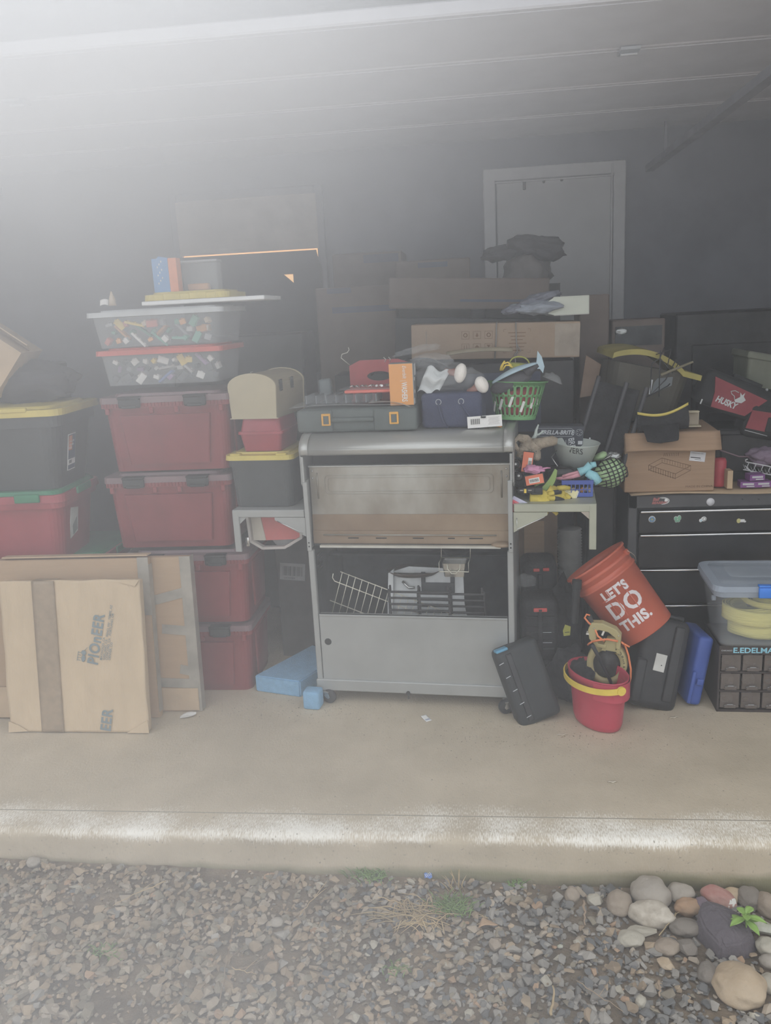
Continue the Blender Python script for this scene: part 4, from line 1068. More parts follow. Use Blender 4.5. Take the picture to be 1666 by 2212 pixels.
# clear sheet of packaging and paper over the case
cs = M('clear_acrylic', (.7, .72, .72), .12, alpha=.28, var=.02)
o = MB().sheet(cs, lambda u, v: (-.30+.52*u, .20*v-.015, .016+.010*u+.006*math.sin(u*5+v)), 20, 6, .002).build('clear_sheet'); o.matrix_world = L((-.535, 3.69, ZC-.012), rz=-4); tag(o, 'thin clear plastic sheet with raised left edge lying on the grey tool case', 'sheet')
o = MB().sheet(M('grey_paper', (.42, .40, .37), .7), lambda u, v: (.20*u, .12*v, .006+.008*(1-v)*math.sin(u*3)-.012*max(0, u-.6)*(1-v)*3*(.0 if v > .3 else 1)), 14, 8, .0006).build('paper_sheet'); o.matrix_world = L((-.47, 3.668, ZC+.012), rz=-4, ry=4); tag(o, 'crumpled grey paper slip lying before the orange box on the tool case', 'paper')
org = thing('organizer_case', 'low clear compartment case of small parts on the left of the tool case', 'organizer', L((-.60, 3.74, ZC+.012), rz=-4))
b_ = MB().box(clearp, (0, .06, .022), (.34, .16, .040), bev=.004, seg=1); b_.build('case', org)
b_ = MB()
for k in range(8): b_.box(M('organizer_grey', (.18, .2, .22), .5), (-.16+.046*k, .06, .022), (.003, .15, .036))
b_.build('divider', org)
rt = thing('parts_tray', 'coral red tray of screws under a clear cover, on the organizer case', 'tray', L((-.475, 3.74, ZC+.055), rz=-5, ry=0))
MB().box(M('coral_tray', (.80, .20, .16), .45), (0, .05, .008), (.22, .12, .014), bev=.005).build('tray', rt)
MB().box(clearp, (.02, .05, .020), (.30, .14, .006), bev=.002, seg=1).build('cover', rt)
rn = random.Random(4)
for k in range(16):
    mb = MB().cyl(steel, (0, 0, 0), (rn.uniform(.008, .016), rn.uniform(-.004, .004), .003), .0035, n=8).cyl(steel, (0, 0, -.001), (-.002, 0, 0), .006, n=8)
    o = mb.build('screw'); o.matrix_world = L((-.56+.012*k, 3.755+rn.uniform(0, .03), ZC+.084), rz=rn.uniform(0, 180)); tag(o, 'loose steel screw on the clear cover of the coral tray, %s from the left' % ORD[k], 'screw', 'screws on the clear cover')
rc = thing('tool_caddy', 'wine red caddy panel with an oval hand slot behind the coral tray', 'caddy', L((-.46, 3.90, ZC+.002), rz=-3))
cad = MB(); X0, X1, Z0, Z1, = -.135, .165, .0, .185
ov = [(.02+.058*math.cos(R_(a))*1.0, .115+.022*math.sin(R_(a))) for a in range(0, 360, 20)]
outer = []
for a in range(0, 360, 20):
    c_, s_ = math.cos(R_(a)), math.sin(R_(a)); k_ = min((.15 if c_ > 0 else .14)/max(abs(c_), 1e-6), (.075 if s_ > 0 else .115)/max(abs(s_), 1e-6)); outer.append((.02+c_*k_, .115+s_*k_))
n = len(ov)
for yy in (0, .008):
    pass
V = [(x, 0, z) for x, z in ov]+[(x, 0, z) for x, z in outer]+[(x, .008, z) for x, z in ov]+[(x, .008, z) for x, z in outer]
fs = []
for i in range(n):
    j = (i+1) % n; fs += [[i, j, n+j, n+i], [2*n+i, 3*n+i, 3*n+j, 2*n+j], [i, 2*n+i, 2*n+j, j], [n+i, n+j, 3*n+j, 3*n+i]]
cadm = M('dark_red_caddy', (.34, .05, .055), .5); cad.add(V, fs, cadm); cad.box(cadm, (.02, .07, .02), (.26, .12, .04), bev=.005)
cad.build('panel', rc)
hook = M('thin_pale_wire', (.6, .58, .52), .4, .5)
for (pts, lab) in (([(-.115, 0, .17), (-.155, 0, .205), (-.15, 0, .222), (-.125, 0, .228), (-.115, 0, .24), (-.118, 0, .252)], 'bent wire hook sticking up at the left of the red caddy'), ([(.05, 0, .178), (.055, 0, .19), (.045, 0, .20)], 'tiny wire hook on top of the red caddy, left of two'), ([(.072, 0, .178), (.077, 0, .19), (.068, 0, .20)], 'tiny wire hook on top of the red caddy, right of two')):
    o = MB().tube(hook, pts, .0018, n=6).build('wire_hook'); o.matrix_world = L((-.46, 3.895, ZC+.002), rz=-3); tag(o, lab, 'hook')
o = MB().box(M('smoky_grey_plastic', (.20, .24, .25), .3, alpha=.6), (0, 0, .10), (.062, .05, .20), bev=.012).build('spray_bottle'); o.matrix_world = L((at(706, 830, 3.9).x, 3.93, 1.30), ry=-4); tag(o, 'dim smoky plastic bottle standing behind the organizer case', 'bottle')
# WASHERS box
wb_ = thing('washers_box', 'upright orange and grey retail box printed WASHERS standing on the tool case', 'box', L((-.320, 3.675, ZC+.002), rz=-2))
ob = M('orange_carton', (.78, .36, .11), .5, var=.04); gb = M('grey_carton', (.28, .29, .29), .5); og_ = M('orange_carton_side', (.70, .30, .08), .5)
b_ = MB().box(ob, (0, .05, .090), (.104, .10, .180)).box(gb, (.0535, .05, .090), (.003, .10, .180)).box(gb, (0, .05, .1805), (.104, .10, .001))
# side printing: nuts and a code, barcode square
for zz in (.055, .11): b_.tube(wt, [(.0555, .035+.010*math.cos(R_(a)), zz+.008*math.sin(R_(a))) for a in range(0, 360, 45)], .0012, n=4, closed=True)
b_.box(wt, (.0555, .020, .016), (.001, .026, .022)).box(wt, (.0555, .07, .15), (.001, .05, .05))
Xw = T(.002, -.0005, .100) @ Matrix.Rotation(R_(90), 4, 'Y')
b_.text(wt, 'WASHERS', .034, Xw, bold=.0006, wide=.56); b_.text(wt, 'Everbilt', .024, T(.008, -.0005, .172) @ Matrix.Rotation(R_(90), 4, 'Y'), shear=.3, wide=.75)
b_.box(wt, (.008, -.0004, .106), (.026, .0004, .0012))
b_.build('carton', wb_)
# plastic bag of bulbs on the cooler
navy = M('navy_fabric', (.055, .065, .12), .85, var=.15, bump=.3, bscale=200)
cl = thing('cooler_bag', 'dark navy fabric bag with metal grommets on the right end of the grill lid', 'bag', L((-.105, 3.68, ZL), rz=-6))
MB().box(navy, (0, .11, .078), (.27, .22, .155), bev=.020, seg=3).build('body', cl)
for xx in (-.055, .045):
    MB().tube(M('grommet', (.4, .42, .45), .35, .7), [(xx+.012*math.cos(R_(a)), -.002, .118+.012*math.sin(R_(a))) for a in range(0, 360, 30)], .0022, n=6, closed=True).build('grommet', cl)
MB().tube(navy, [(.045, -.004, .110), (.07, -.01, .07), (.11, -.012, .02), (.12, -.01, .0)], .005, n=6).tube(navy, [(-.055, -.004, .11), (-.05, -.008, .08), (-.035, -.008, .03), (-.02, -.004, .003)], .005, n=6).build('strap', cl)
bagm = M('clear_poly_bag', (.80, .83, .84), .10, alpha=.13, var=.05, bump=1.0, bscale=26)
bagw = M('foggy_poly_bag', (.75, .78, .78), .25, alpha=.75, var=.05, bump=.5, bscale=30)
ZB = ZL+.158
bagt = thing('plastic_bag', 'crumpled clear plastic bag around white bulbs lying on the navy bag', 'bag', L((-.125, 3.76, ZB), rz=-4))
def crumple(c, r, seed, amp=.30):
    mb = MB(); bm = bmesh.new(); bmesh.ops.create_icosphere(bm, subdivisions=4, radius=1)
    for v in bm.verts:
        p_ = v.co.copy(); k_ = 1+amp*noise.noise(p_*2.2+Vector((seed, 0, 0)))+.10*abs(noise.noise(p_*7+Vector((0, seed, 0))))
        v.co = Vector((c[0]+p_.x*r[0]*k_, c[1]+p_.y*r[1]*k_, max(.001, c[2]+p_.z*r[2]*k_)))
    mb.bm(bm, bagm, None, True); return mb
crumple((0, .02, .055), (.150, .09, .062), 1).build('film', bagt)
crumple((-.07, .05, .13), (.09, .05, .035), 4).build('film_flap', bagt)
MB().sheet(bagw, lambda u, v: (-.125+.10*v+.05*u, -.055+.01*math.sin(u*8), .004+.11*u*(1-.25*v)+.010*math.sin(v*9)), 12, 12, .001).build('folded_edge', bagt)
wb2 = M('garlic_white', (.86, .82, .76), .6, var=.06, bump=.4, bscale=40, stretch=(5, 1, .6)); wb3 = M('reddish_root', (.34, .18, .15), .7, var=.2)
for (px, py, r1, r2, an, lab) in ((995, 806, .027, .043, 12, 'taller white bulb in the clear bag, left one of the two'), (1041, 831, .029, .038, -25, 'lower white bulb at the right end of the clear bag')):
    p_ = at(px, py, 3.70); t = thing('bulb', lab, 'bulb', Matrix.Translation(p_) @ RY(an), 'white bulbs in the clear bag')
    MB().sphere(wb2, (0, 0, 0), (r1, r1*.9, r2), n=3, jit=.06).build('bulb_body', t)
    MB().tube(wb3, [(-.015, .01, .0), (-.045, .02, -.005), (-.07, .03, .0)], .012, n=8, rs=[.02, .015, .008]).build('root', t)
# card with barcode
o = MB().box(whp, (0, 0, .026), (.150, .0015, .050)).box(M('dark_slot', (.05, .05, .05), .6), (-.005, -.001, .045), (.022, .001, .008))
for k in range(10): o.box(blackp, (-.060+.0042*k, -.0012, .028), (.0016+.001*(k % 2), .0006, .024))
for k in range(7): o.box(M('faint_print', (.5, .48, .46), .7), (.040, -.0012, .012+.005*k), (.05-.004*(k % 3), .0005, .0016))
o.tube(blackp, [(-.013, -.004, .050), (-.006, -.008, .042), (.004, -.008, .042), (.006, -.006, .047)], .0022, n=6)
o = o.build('hang_card'); o.matrix_world = L((at(1048, 920, 3.62).x, 3.63, ZL+.006), rz=-5, ry=-3, rx=-10); tag(o, 'white hang card with barcode leaning in front of the navy bag', 'card')
MB2 = MB().sheet(TM[7], lambda u, v: (.07*u, .03*v, .006+.004*math.sin(u*4)), 6, 4, .004).build('orange_cord_wrap'); MB2.matrix_world = L((at(1050, 932, 3.66).x, 3.66, ZL-.002)); tag(MB2, 'bit of orange plastic under the white hang card', 'scrap')

# green laundry basket with oval slots
gbm = M('green_basket_plastic', (.15, .36, .14), .4, var=.06)
bk_ = thing('laundry_basket', 'small green plastic basket with oval slots full of bright things', 'basket', L((.185, 3.855, 1.285), rx=-3, ry=3))
def slotted(mb, m, r0, r1, h_, cols, rows, sxk=1.0, syk=1.0, th=.003):
    """tapered wall made of cells, each with a rounded slot left open"""
    for i in range(cols):
        a0, a1 = 2*PI*i/cols, 2*PI*(i+1)/cols; am = (a0+a1)/2; hw = (a1-a0)*.5
        for j in range(rows):
            z0, z1 = h_*(.10+.80*j/rows), h_*(.10+.80*(j+1)/rows); zm = (z0+z1)/2; hh = (z1-z0)/2
            N = 20; inn = []; out = []
            for q_ in range(N):
                t = 2*PI*q_/N; c_, s_ = math.cos(t), math.sin(t)
                # stadium slot
                sx_, sz = .58, .82
                px_, pz_ = c_*hw*sx_, (s_*hh*sz*.35+(hh*sz*.62 if s_ > 0.02 else (-hh*sz*.62 if s_ < -.02 else 0)))
                k_ = min(1/max(abs(c_), 1e-6), 1/max(abs(s_), 1e-6))
                inn.append((px_, pz_)); out.append((c_*k_*hw, s_*k_*hh))
            def P(a, z, d): 
                r_ = r0+(r1-r0)*z/h_+d; return (r_*math.cos(a)*sxk, r_*math.sin(a)*syk, z)
            V = [P(am+x, zm+z, 0) for x, z in inn]+[P(am+x, zm+z, 0) for x, z in out]+[P(am+x, zm+z, -th) for x, z in inn]+[P(am+x, zm+z, -th) for x, z in out]
            fs = []
            for q_ in range(N):
                w_ = (q_+1) % N; fs += [[q_, w_, N+w_, N+q_], [2*N+q_, 3*N+q_, 3*N+w_, 2*N+w_], [q_, 2*N+q_, 2*N+w_, w_]]
            mb.add(V, fs, m, None, True)
    mb.lathe(m, [(r0, 0), (r0+(r1-r0)*.10, h_*.10), (r0+(r1-r0)*.10-th, h_*.10), (r0-th, th), (0, th), (0, 0)], 40, sx=sxk, sy=syk)
    mb.lathe(m, [(r0+(r1-r0)*.9-th, h_*.90), (r0+(r1-r0)*.9, h_*.90), (r1, h_*.97), (r1+.008, h_*.97), (r1+.010, h_), (r1-th, h_)], 40, sx=sxk, sy=syk)
mb = MB(); slotted(mb, gbm, .088, .130, .172, 26, 3, 1.0, .85); mb.build('basket_shell', bk_)
redc = M('red_cloth', (.50, .10, .10), .8, var=.3, bump=.3); 
o = MB().lathe(redc, [(0, .012), (.070, .012), (.085, .06), (.100, .12), (.08, .145), (0, .15)], 28, sy=.85).build('red_bundle'); o.matrix_world = L((.185, 3.855, 1.287), rx=-3, ry=3); tag(o, 'red bundle filling the green basket, seen through its slots', 'cloth')
for k in range(6):
    a_ = R_(200+28*k); o = MB().box(TM[4], (0, 0, 0), (.012, .004, .05), bev=.001, seg=1).build('white_strip'); o.matrix_world = L((.185+.103*math.cos(a_), 3.855+.088*math.sin(a_), 1.35+.012*(k % 3)), rz=math.degrees(a_)+90, ry=20); tag(o, 'white strip between red bundle and basket wall, %s from the left' % ORD[k], 'strip', 'white strips in the green basket')
# plush whale: dark belly, pale blue back and tail
wh = thing('toy_whale', 'toy whale with dark body and pale blue back resting on the green basket', 'toy', L((.180, 3.79, 1.475), ry=-20))
dbl = M('dark_plush', (.06, .058, .065), .8, var=.3, bump=.3); lbl = M('pale_blue_plush', (.42, .55, .62), .7, var=.06)
MB().sphere(dbl, (-.02, 0, -.010), (.10, .035, .036), n=3, jit=.08).tube(dbl, [(.05, 0, .0), (.09, 0, .012), (.115, 0, .016)], .02, n=10, rs=[.026, .016, .010]).build('body', wh)
MB().sheet(lbl, lambda u, v: (-.10+.21*u, -.037*math.sin(PI*min(1, max(.0, u*.9+.08)))*math.cos(PI*v)-.004, .012+.030*math.sin(PI*(u*.75+.12))*(.4+.6*math.sin(PI*v))+.006*u), 24, 12, .003).build('back', wh)
MB().prism(lbl, [(.098, .006), (.112, .03), (.134, .075), (.142, .045), (.138, .0), (.122, -.025), (.116, -.002)], -.006, .006).build('tail', wh)
o = MB().tube(TM[1], [(0, 0, 0), (.01, -.01, .03), (.03, -.012, .035), (.045, -.01, .02)], .004, n=6).tube(TM[1], [(.006, 0, 0), (.02, -.008, .022), (.035, -.012, .022), (.05, -.01, .012)], .004, n=6).tube(TM[1], [(-.004, 0, 0), (0, -.006, .018), (.006, -.012, .028), (.016, -.012, .042)], .004, n=6).build('rubber_claw')
o.matrix_world = Matrix.Translation(at(1083, 800, 3.80)); tag(o, 'bright yellow rubbery claw above the toy whale', 'toy')
lime = M('olive_yellow_plastic', (.42, .44, .08), .5)
o = MB().lathe(lime, [(.025, 0), (.04, .03), (.045, .07), (.04, .072), (.035, .03), (.022, .004), (0, .003)], 24).tube(lime, [(.044*math.cos(R_(a)), 0, .07+.032*math.sin(R_(a))) for a in range(0, 181, 20)], .0035, n=6).build('toy_pail'); o.matrix_world = L(at(1118, 805, 3.86)+Vector((0, 0, -.03)), ry=8); tag(o, 'olive yellow toy pail with handle in the back of the green basket', 'toy')
o = crumple((0, 0, .0), (.045, .03, .03), 9); 
o = o.build('clear_pouch'); o.matrix_world = L(at(1192, 822, 3.84), ry=25); tag(o, 'crumpled clear pouch sticking out right of the green basket', 'pouch')

# ================================================================== RIGHT SHELF PILE  (z = .964)
ZS = .966
def put(o, X): o.matrix_world = X; return o
bkb = M('dark_slate_carton', (.045, .05, .065), .5, var=.15); lgt = M('pale_print', (.62, .64, .66), .6)
p0, p1 = at(1158, 935, 3.86), at(1256, 935, 3.86); zt_ = at(1205, 921, 3.86).z
br = thing('printed_carton', 'dark slate retail box with pale lettering standing at the back of the right grill shelf', 'box', L(((p0.x+p1.x)/2, 3.86, ZS), rz=-3, ry=2))
hh = zt_-ZS; ww = p1.x-p0.x
b_ = MB().box(bkb, (0, .05, hh/2), (ww, .10, hh)).text(lgt, 'BRELLA-BRITE', .0265, T(-ww*.445, -.0005, hh-.037), shear=.25, bold=.0007, wide=.92)
def capsule(x0_, x1_, z0_, z1_): 
    r_ = (z1_-z0_)/2; return [(x1_-r_+r_*math.cos(R_(a)), -.0006, (z0_+z1_)/2+r_*math.sin(R_(a))) for a in range(-90, 91, 15)]+[(x0_, -.0006, z1_), (x0_, -.0006, z0_)]
b_.tube(lgt, capsule(-ww*.5, ww*.30, hh-.047, hh-.010), .0008, n=4, closed=True)
b_.tube(lgt, [(ww*.41+.015*math.cos(R_(a)), -.0006, hh-.028+.015*math.sin(R_(a))) for a in range(0, 360, 20)], .0006, n=4, closed=True)
for a in range(0, 360, 72): b_.box(lgt, (ww*.41+.009*math.cos(R_(a)), -.0006, hh-.028+.009*math.sin(R_(a))), (.003, .0006, .003))
b_.text(lgt, 'BRELLA', .036, T(ww*.18, -.0006, hh-.055) @ RY(78), bold=.0004, wide=.8)
for k in range(5): b_.box(lgt, (-ww*.05+.012*k, -.0006, hh-.085), (.0016, .0005, .05-.006*(k % 2)))
b_.box(lgt, (ww*.44, -.0006, hh-.075), (.02, .0005, .016)).box(lgt, (ww*.49, .0, hh-.06), (.006, .002, .05), RY(8))
b_.build('carton', br)
# galvanised pail on a black tool case
blkc = thing('black_case', 'glossy black tool case under the galvanised pail on the right shelf', 'case', L((.385, 3.70, ZS), rz=-4))
gl = M('gloss_black', (.012, .012, .014), .25)
MB().box(gl, (0, .07, .045), (.20, .16, .088), bev=.02, seg=3).build('body', blkc); MB().box(gl, (0, -.01, .06), (.09, .012, .02), bev=.004).build('handle', blkc)
galv = M('galvanised_pail', (.60, .65, .60), .42, .2, rgb2=(.50, .55, .52), scale=5, wear=1.3)
c0 = at(1248, 1029, 3.74); c1 = at(1243, 957, 3.74); zb_ = ZS+.090; ph = c1.z-zb_
pl_ = thing('metal_pail', 'galvanised metal pail lettered in black, tilted among the things on the right shelf', 'pail', L((c0.x-.012, 3.775, zb_), ry=4, rx=2))
r0_, r1_ = .060, .104
pb = MB().lathe(galv, [(0, 0), (r0_, 0), (r1_, ph-.004), (r1_+.003, ph), (r1_-.001, ph), (r0_-.003, .004), (0, .004)], 48)
pb.lathe(galv, [(r0_+.001, .004), (r0_+.002, .006), (r0_+.001, .009)], 48)
def onpail(x, y, ang=-112, base=.062):
    z = base+y-.25*(x-.02)*1.0*0; rr = r0_+(r1_-r0_)*z/ph+.0012; a = R_(ang)+x/rr*1.0; return (rr*math.cos(a), rr*math.sin(a), z-.10*x)
pb.text(blackp, 'FLOWERS', .038, T(), fn=lambda x, y: onpail(x-.075, y, -112, .095), bold=.0002, wide=.8)
pb.build('pail_body', pl_)
MB().tube(steel, [(r1_*.8*math.cos(R_(200)), r1_*.8*math.sin(R_(200)), ph*.8), (-r1_*1.05, -.05, ph*.5), (-r1_*.8, -.09, ph*.25)], .002, n=6).build('handle', pl_)
# black drill-like tool in front
tl = thing('power_tool', 'black power tool with a rounded nose lying before the galvanised pail', 'tool', L(at(1222, 1024, 3.66), rz=-6, ry=0))
MB().tube(gl, [(-.09, 0, -.004), (-.04, 0, .004), (.02, 0, .006), (.046, 0, .0)], .03, n=14, rs=[.022, .030, .030, .012]).build('housing', tl)
MB().tube(blackp, [(-.04, 0, -.01), (-.05, 0, -.05), (-.055, -.002, -.062)], .016, n=10).build('grip', tl)
MB().sphere(steel, (.035, -.026, .006), .004, n=1).build('screw', tl)
# plush with long limbs
plm = M('taupe_plush', (.36, .30, .23), .95, var=.18, scale=30, bump=.7, bscale=160)
def P3(px, py, Y): return at(px, py, Y)
o3 = P3(1150, 965, 3.68)
pls = thing('plush_toy', 'taupe long limbed plush toy sprawled beside the printed slate box', 'toy', Matrix.Translation(o3))
q = lambda px, py, Y=3.68: P3(px, py, Y)-o3
mb = MB().sphere(plm, q(1148, 964), (.052, .034, .032), n=3, jit=.1)
mb.tube(plm, [q(1150, 960), q(1170, 957, 3.67), q(1195, 952, 3.66), q(1204, 953, 3.66)], .02, n=14, rs=[.026, .024, .022, .014])
mb.tube(plm, [q(1150, 968), q(1158, 980, 3.655), q(1160, 992, 3.65)], .018, n=14, rs=[.020, .023, .018]).sphere(plm, q(1160, 986, 3.65), (.018, .018, .022), n=2)
mb.tube(plm, [q(1145, 962), q(1128, 975, 3.66), q(1122, 988, 3.655)], .016, n=14, rs=[.022, .022, .014])
mb.tube(plm, [q(1140, 958), q(1120, 945, 3.67), q(1110, 955, 3.665), q(1116, 968, 3.66), q(1122, 974, 3.66)], .012, n=12, rs=[.016, .014, .011, .011, .009])
mb.tube(plm, [q(1148, 957), q(1138, 945, 3.68), q(1120, 941, 3.68)], .012, n=12, rs=[.016, .013, .008])
mb.build('body', pls)
MB().sphere(blackp, q(1158, 974, 3.645)+Vector((0, -.014, 0)), .003, n=1).build('eye', pls)
o = MB().tube(M('pale_horn', (.52, .58, .54), .5), [(0, 0, -.03), (.015, 0, -.005), (.018, 0, .018), (.028, 0, .042)], .007, n=10, rs=[.011, .009, .006, .003]).tube(MATS['pale_horn'], [(.012, 0, -.004), (.03, -.004, -.002), (.045, -.006, .010), (.052, -.006, .016)], .005, n=8, rs=[.006, .005, .004, .003]).build('forked_handle')
put(o, Matrix.Translation(P3(1150, 938, 3.72))); tag(o, 'pale green grey forked handle sticking up behind the plush toy', 'handle tool')
org2 = M('red_orange_card', (.80, .22, .12), .5)
def smallbox(px, py, Y, w_, h_, ry, lab, bars=True, name='parts_box'):
    t = thing(name, lab, 'box', L(P3(px, py, Y), ry=ry, rz=-5, rx=-8))
    b = MB().box(org2, (0, .012, 0), (w_, .024, h_), bev=.001, seg=1).box(blackp, (0, .012, h_/2+.001), (w_+.004, .027, .003)).box(blackp, (w_/2+.001, .012, 0), (.002, .026, h_)); b.build('carton', t)
    s = MB().box(whp, (-w_*.02 if bars else w_*.22, -.001, -h_*.08), (w_*.58, .001, h_*.5) if bars else (w_*.35, .001, h_*.6))
    for k in range(8): s.box(blackp, (-w_*.24+w_*.062*k if bars else w_*.11+w_*.035*k, -.002, -h_*.08), (w_*.03 if bars else w_*.014, .001, h_*.30))
    s.build('barcode_label', t)
smallbox(1155, 1036, 3.59, .078, .042, -10, 'flat red orange box with barcode lying at a tilt on the right shelf')
smallbox(1140, 998, 3.62, .045, .088, 8, 'upright red orange box with a label standing under the plush toy', False)
pnk = M('pink_balloon_cloth', (.60, .27, .42), .5, var=.1, bump=.4)
def cloth(name, lab, cat, c, r, m, seed, amp=.35, X=None, n=4):
    mb = MB(); bm = bmesh.new(); bmesh.ops.create_icosphere(bm, subdivisions=n, radius=1)
    for v in bm.verts:
        p_ = v.co.copy(); k_ = 1+amp*noise.noise(p_*1.9+Vector((seed, 0, 0)))+.16*noise.noise(p_*5+Vector((0, seed, 0)))
        v.co = Vector((p_.x*r[0]*k_, p_.y*r[1]*k_, p_.z*r[2]*k_))
    o = mb.bm(bm, m, None, True).build(name); o.matrix_world = (X or Matrix.Identity(4)); o.matrix_world = Matrix.Translation(Vector(c)) @ (X or Matrix.Identity(4)); return tag(o, lab, cat)
cloth('pink_cloth', 'small crumpled pink cloth above the barcode box on the right shelf', 'cloth', P3(1153, 1014, 3.60), (.042, .02, .018), pnk, 2, X=RY(4))
o = MB().tube(pnk, [(0, 0, 0), (.02, 0, .004), (.035, 0, .003)], .004, n=8, rs=[.006, .004, .002]).build('pink_ribbon'); put(o, Matrix.Translation(P3(1172, 1013, 3.60))); tag(o, 'thin pink ribbon end right of the pink cloth', 'ribbon')
grf = M('leaf_green_fabric', (.28, .40, .13), .7, var=.15)
def strip(u, v):
    c = Vector((0, 0, 0)).lerp(Vector((.075, 0, .10)), u)+Vector((.012*math.sin(PI*u), 0, -.010*math.sin(PI*u)))
    w_ = .018*math.sin(PI*(.12+.80*u))**.7; return c+Vector((-w_*(v-.5)*1.3, .004*math.sin(v*3), w_*(v-.5)*1.0))
o = MB().sheet(grf, strip, 16, 5, .002).build('green_strap'); put(o, Matrix.Translation(P3(1164, 1064, 3.60))); tag(o, 'leaf shaped green fabric strap curving up from the yellow gloves', 'strap')
o = MB().tube(grf, [(0, 0, 0), (.02, 0, .012), (.045, 0, .014)], .006, n=8, rs=[.004, .007, .004]).build('green_strap'); put(o, Matrix.Translation(P3(1155, 1050, 3.62))); tag(o, 'short olive strap end just left of the green leaf shaped strap', 'strap')
dkc = M('black_cloth', (.018, .018, .020), .85, var=.3, bump=.4)
cloth('black_bag', 'crumpled black bag filling the middle of the right shelf', 'bag', (.33, 3.72, ZS+.055), (.10, .06, .055), dkc, 6, X=RY(0))
cloth('black_bag', 'black bag bulging beside the hood end under the plush toy', 'bag', (.225, 3.70, ZS+.075), (.06, .07, .08), dkc, 8)
cm = thing('black_clamp', 'black clamp with yellow mark lying near the front of the right shelf', 'clamp', L(P3(1137, 1060, 3.57), rz=-5))
MB().box(blackp, (0, .01, 0), (.075, .03, .022), bev=.004).box(blackp, (.045, .02, -.005), (.05, .03, .03), bev=.004).build('body', cm); MB().box(TM[1], (-.004, -.006, 0), (.010, .002, .018)).build('yellow_mark', cm); MB().box(steel, (-.02, -.006, .003), (.014, .002, .003)).box(steel, (.016, -.006, .003), (.014, .002, .003)).build('glint_plate', cm)
for k, (px, py) in enumerate(((1113, 1005), (1120, 1030))):  # two small round black knobs beside the hood end
    o = MB().lathe(gl, [(0, 0), (.018, .002), (.024, .014), (.018, .026), (.006, .030), (0, .031)], 20).lathe(steel, [(.002, .0315), (.006, .0315), (.006, .030)], 10).build('black_knob'); put(o, L(P3(px, py, 3.62), rx=70)); tag(o, ['upper', 'lower'][k]+' glossy black knob lying against the right end of the hood', 'knob')
# yellow work gloves
yg = M('yellow_leather', (.58, .46, .08), .7, var=.15, scale=12, bump=.5, bscale=70); bg_ = M('black_glove_patch', (.03, .03, .03), .8, bump=.3)
def glove(px, py, Y, X, lab, flip=1):
    t = thing('work_glove', lab, 'glove', Matrix.Translation(P3(px, py, Y)) @ X, 'yellow work gloves on the right shelf')
    mb = MB().sheet(yg, lambda u, v: (-.055+.085*u, -.018*math.sin(PI*v)-.004*math.sin(v*11+u*5), (.032+.012*math.sin(PI*u))*(2*v-1)*(1-.15*math.sin(PI*u*2))), 14, 12, .004)
    mb.sheet(yg, lambda u, v: (-.055+.085*u, .006, (.030+.010*math.sin(PI*u))*(2*v-1)), 8, 6, .004)
    for k, (z0_, ln, dz_) in enumerate(((.030, .050, .012), (.011, .062, -.004), (-.009, .058, -.020), (-.028, .042, -.030))):
        mb.tube(yg, [(.022, -.006, z0_), (.022+ln*.5, -.014, z0_+dz_*.4*flip), (.022+ln, -.006, z0_+dz_*flip)], .01, n=10, rs=[.0115, .0105, .008])
    mb.tube(yg, [(-.02, -.008, -.030*flip), (.0, -.018, -.050*flip), (.022, -.02, -.062*flip)], .01, n=10, rs=[.013, .011, .008])
    mb.build('palm', t)
    b2 = MB()
    for k, (z0_, ln, dz_) in enumerate(((.030, .050, .012), (.011, .062, -.004), (-.009, .058, -.020))):
        e = Vector((.022+ln, -.006, z0_+dz_*flip)); s0 = Vector((.022+ln*.45, -.0145, z0_+dz_*.4*flip)); b2.tube(bg_, [s0, s0.lerp(e, .7), e+Vector((.008, 0, -.002))], .01, n=10, rs=[.0112, .0105, .007])
    b2.build('fingertip_patch', t)
glove(1172, 1082, 3.575, RY(4) @ RX(-25), 'yellow leather glove lying flat, palm up, at the front edge of the right shelf')
glove(1203, 1074, 3.60, RY(38) @ RX(-20), 'yellow glove with black fingertips drooping over the front edge of the right shelf', -1)
# red clear packet hanging off the front corner
rp_ = thing('red_packet', 'clear packet of red sticks drooping over the left front corner of the right shelf', 'packet', L(P3(1125, 1097, 3.535), ry=28, rz=-5))
for k in range(5): MB().cyl(M('candy_red', (.75, .13, .16), .35), (-.045, 0, .012-.009*k), (.035, -.002, .010-.009*k), .006, n=10).build('stick', rp_)
crumple((.012, 0, -.006), (.062, .016, .028), 12).build('clear_film', rp_)
MB().box(M('lilac_card', (.62, .62, .78), .5), (-.005, .004, .024), (.09, .003, .018)).box(TM[1], (.03, -.008, .004), (.018, .002, .014)).build('header_card', rp_)
# yellow and white card
yc = thing('hang_tag', 'yellow and white printed tag curling up behind the yellow gloves', 'tag', L(P3(1229, 1066, 3.60), ry=22, rx=-15))
MB().sheet(M('soft_yellow_card', (.80, .74, .42), .5), lambda u, v: (-.035+.07*u, .010*math.sin(PI*u), -.026+.052*v), 10, 6, .001).build('card', yc)
MB().sheet(whp, lambda u, v: (.018+.022*u, .009-.006*u, -.026+.05*v), 4, 4, .001).build('white_end', yc)
t2 = MB()
for k in range(4): t2.box(M('tag_print', (.35, .32, .2), .6), (-.005, .0055, .016-.010*k), (.035-.006*(k % 2), .001, .0018))
t2.build('print_lines', yc)
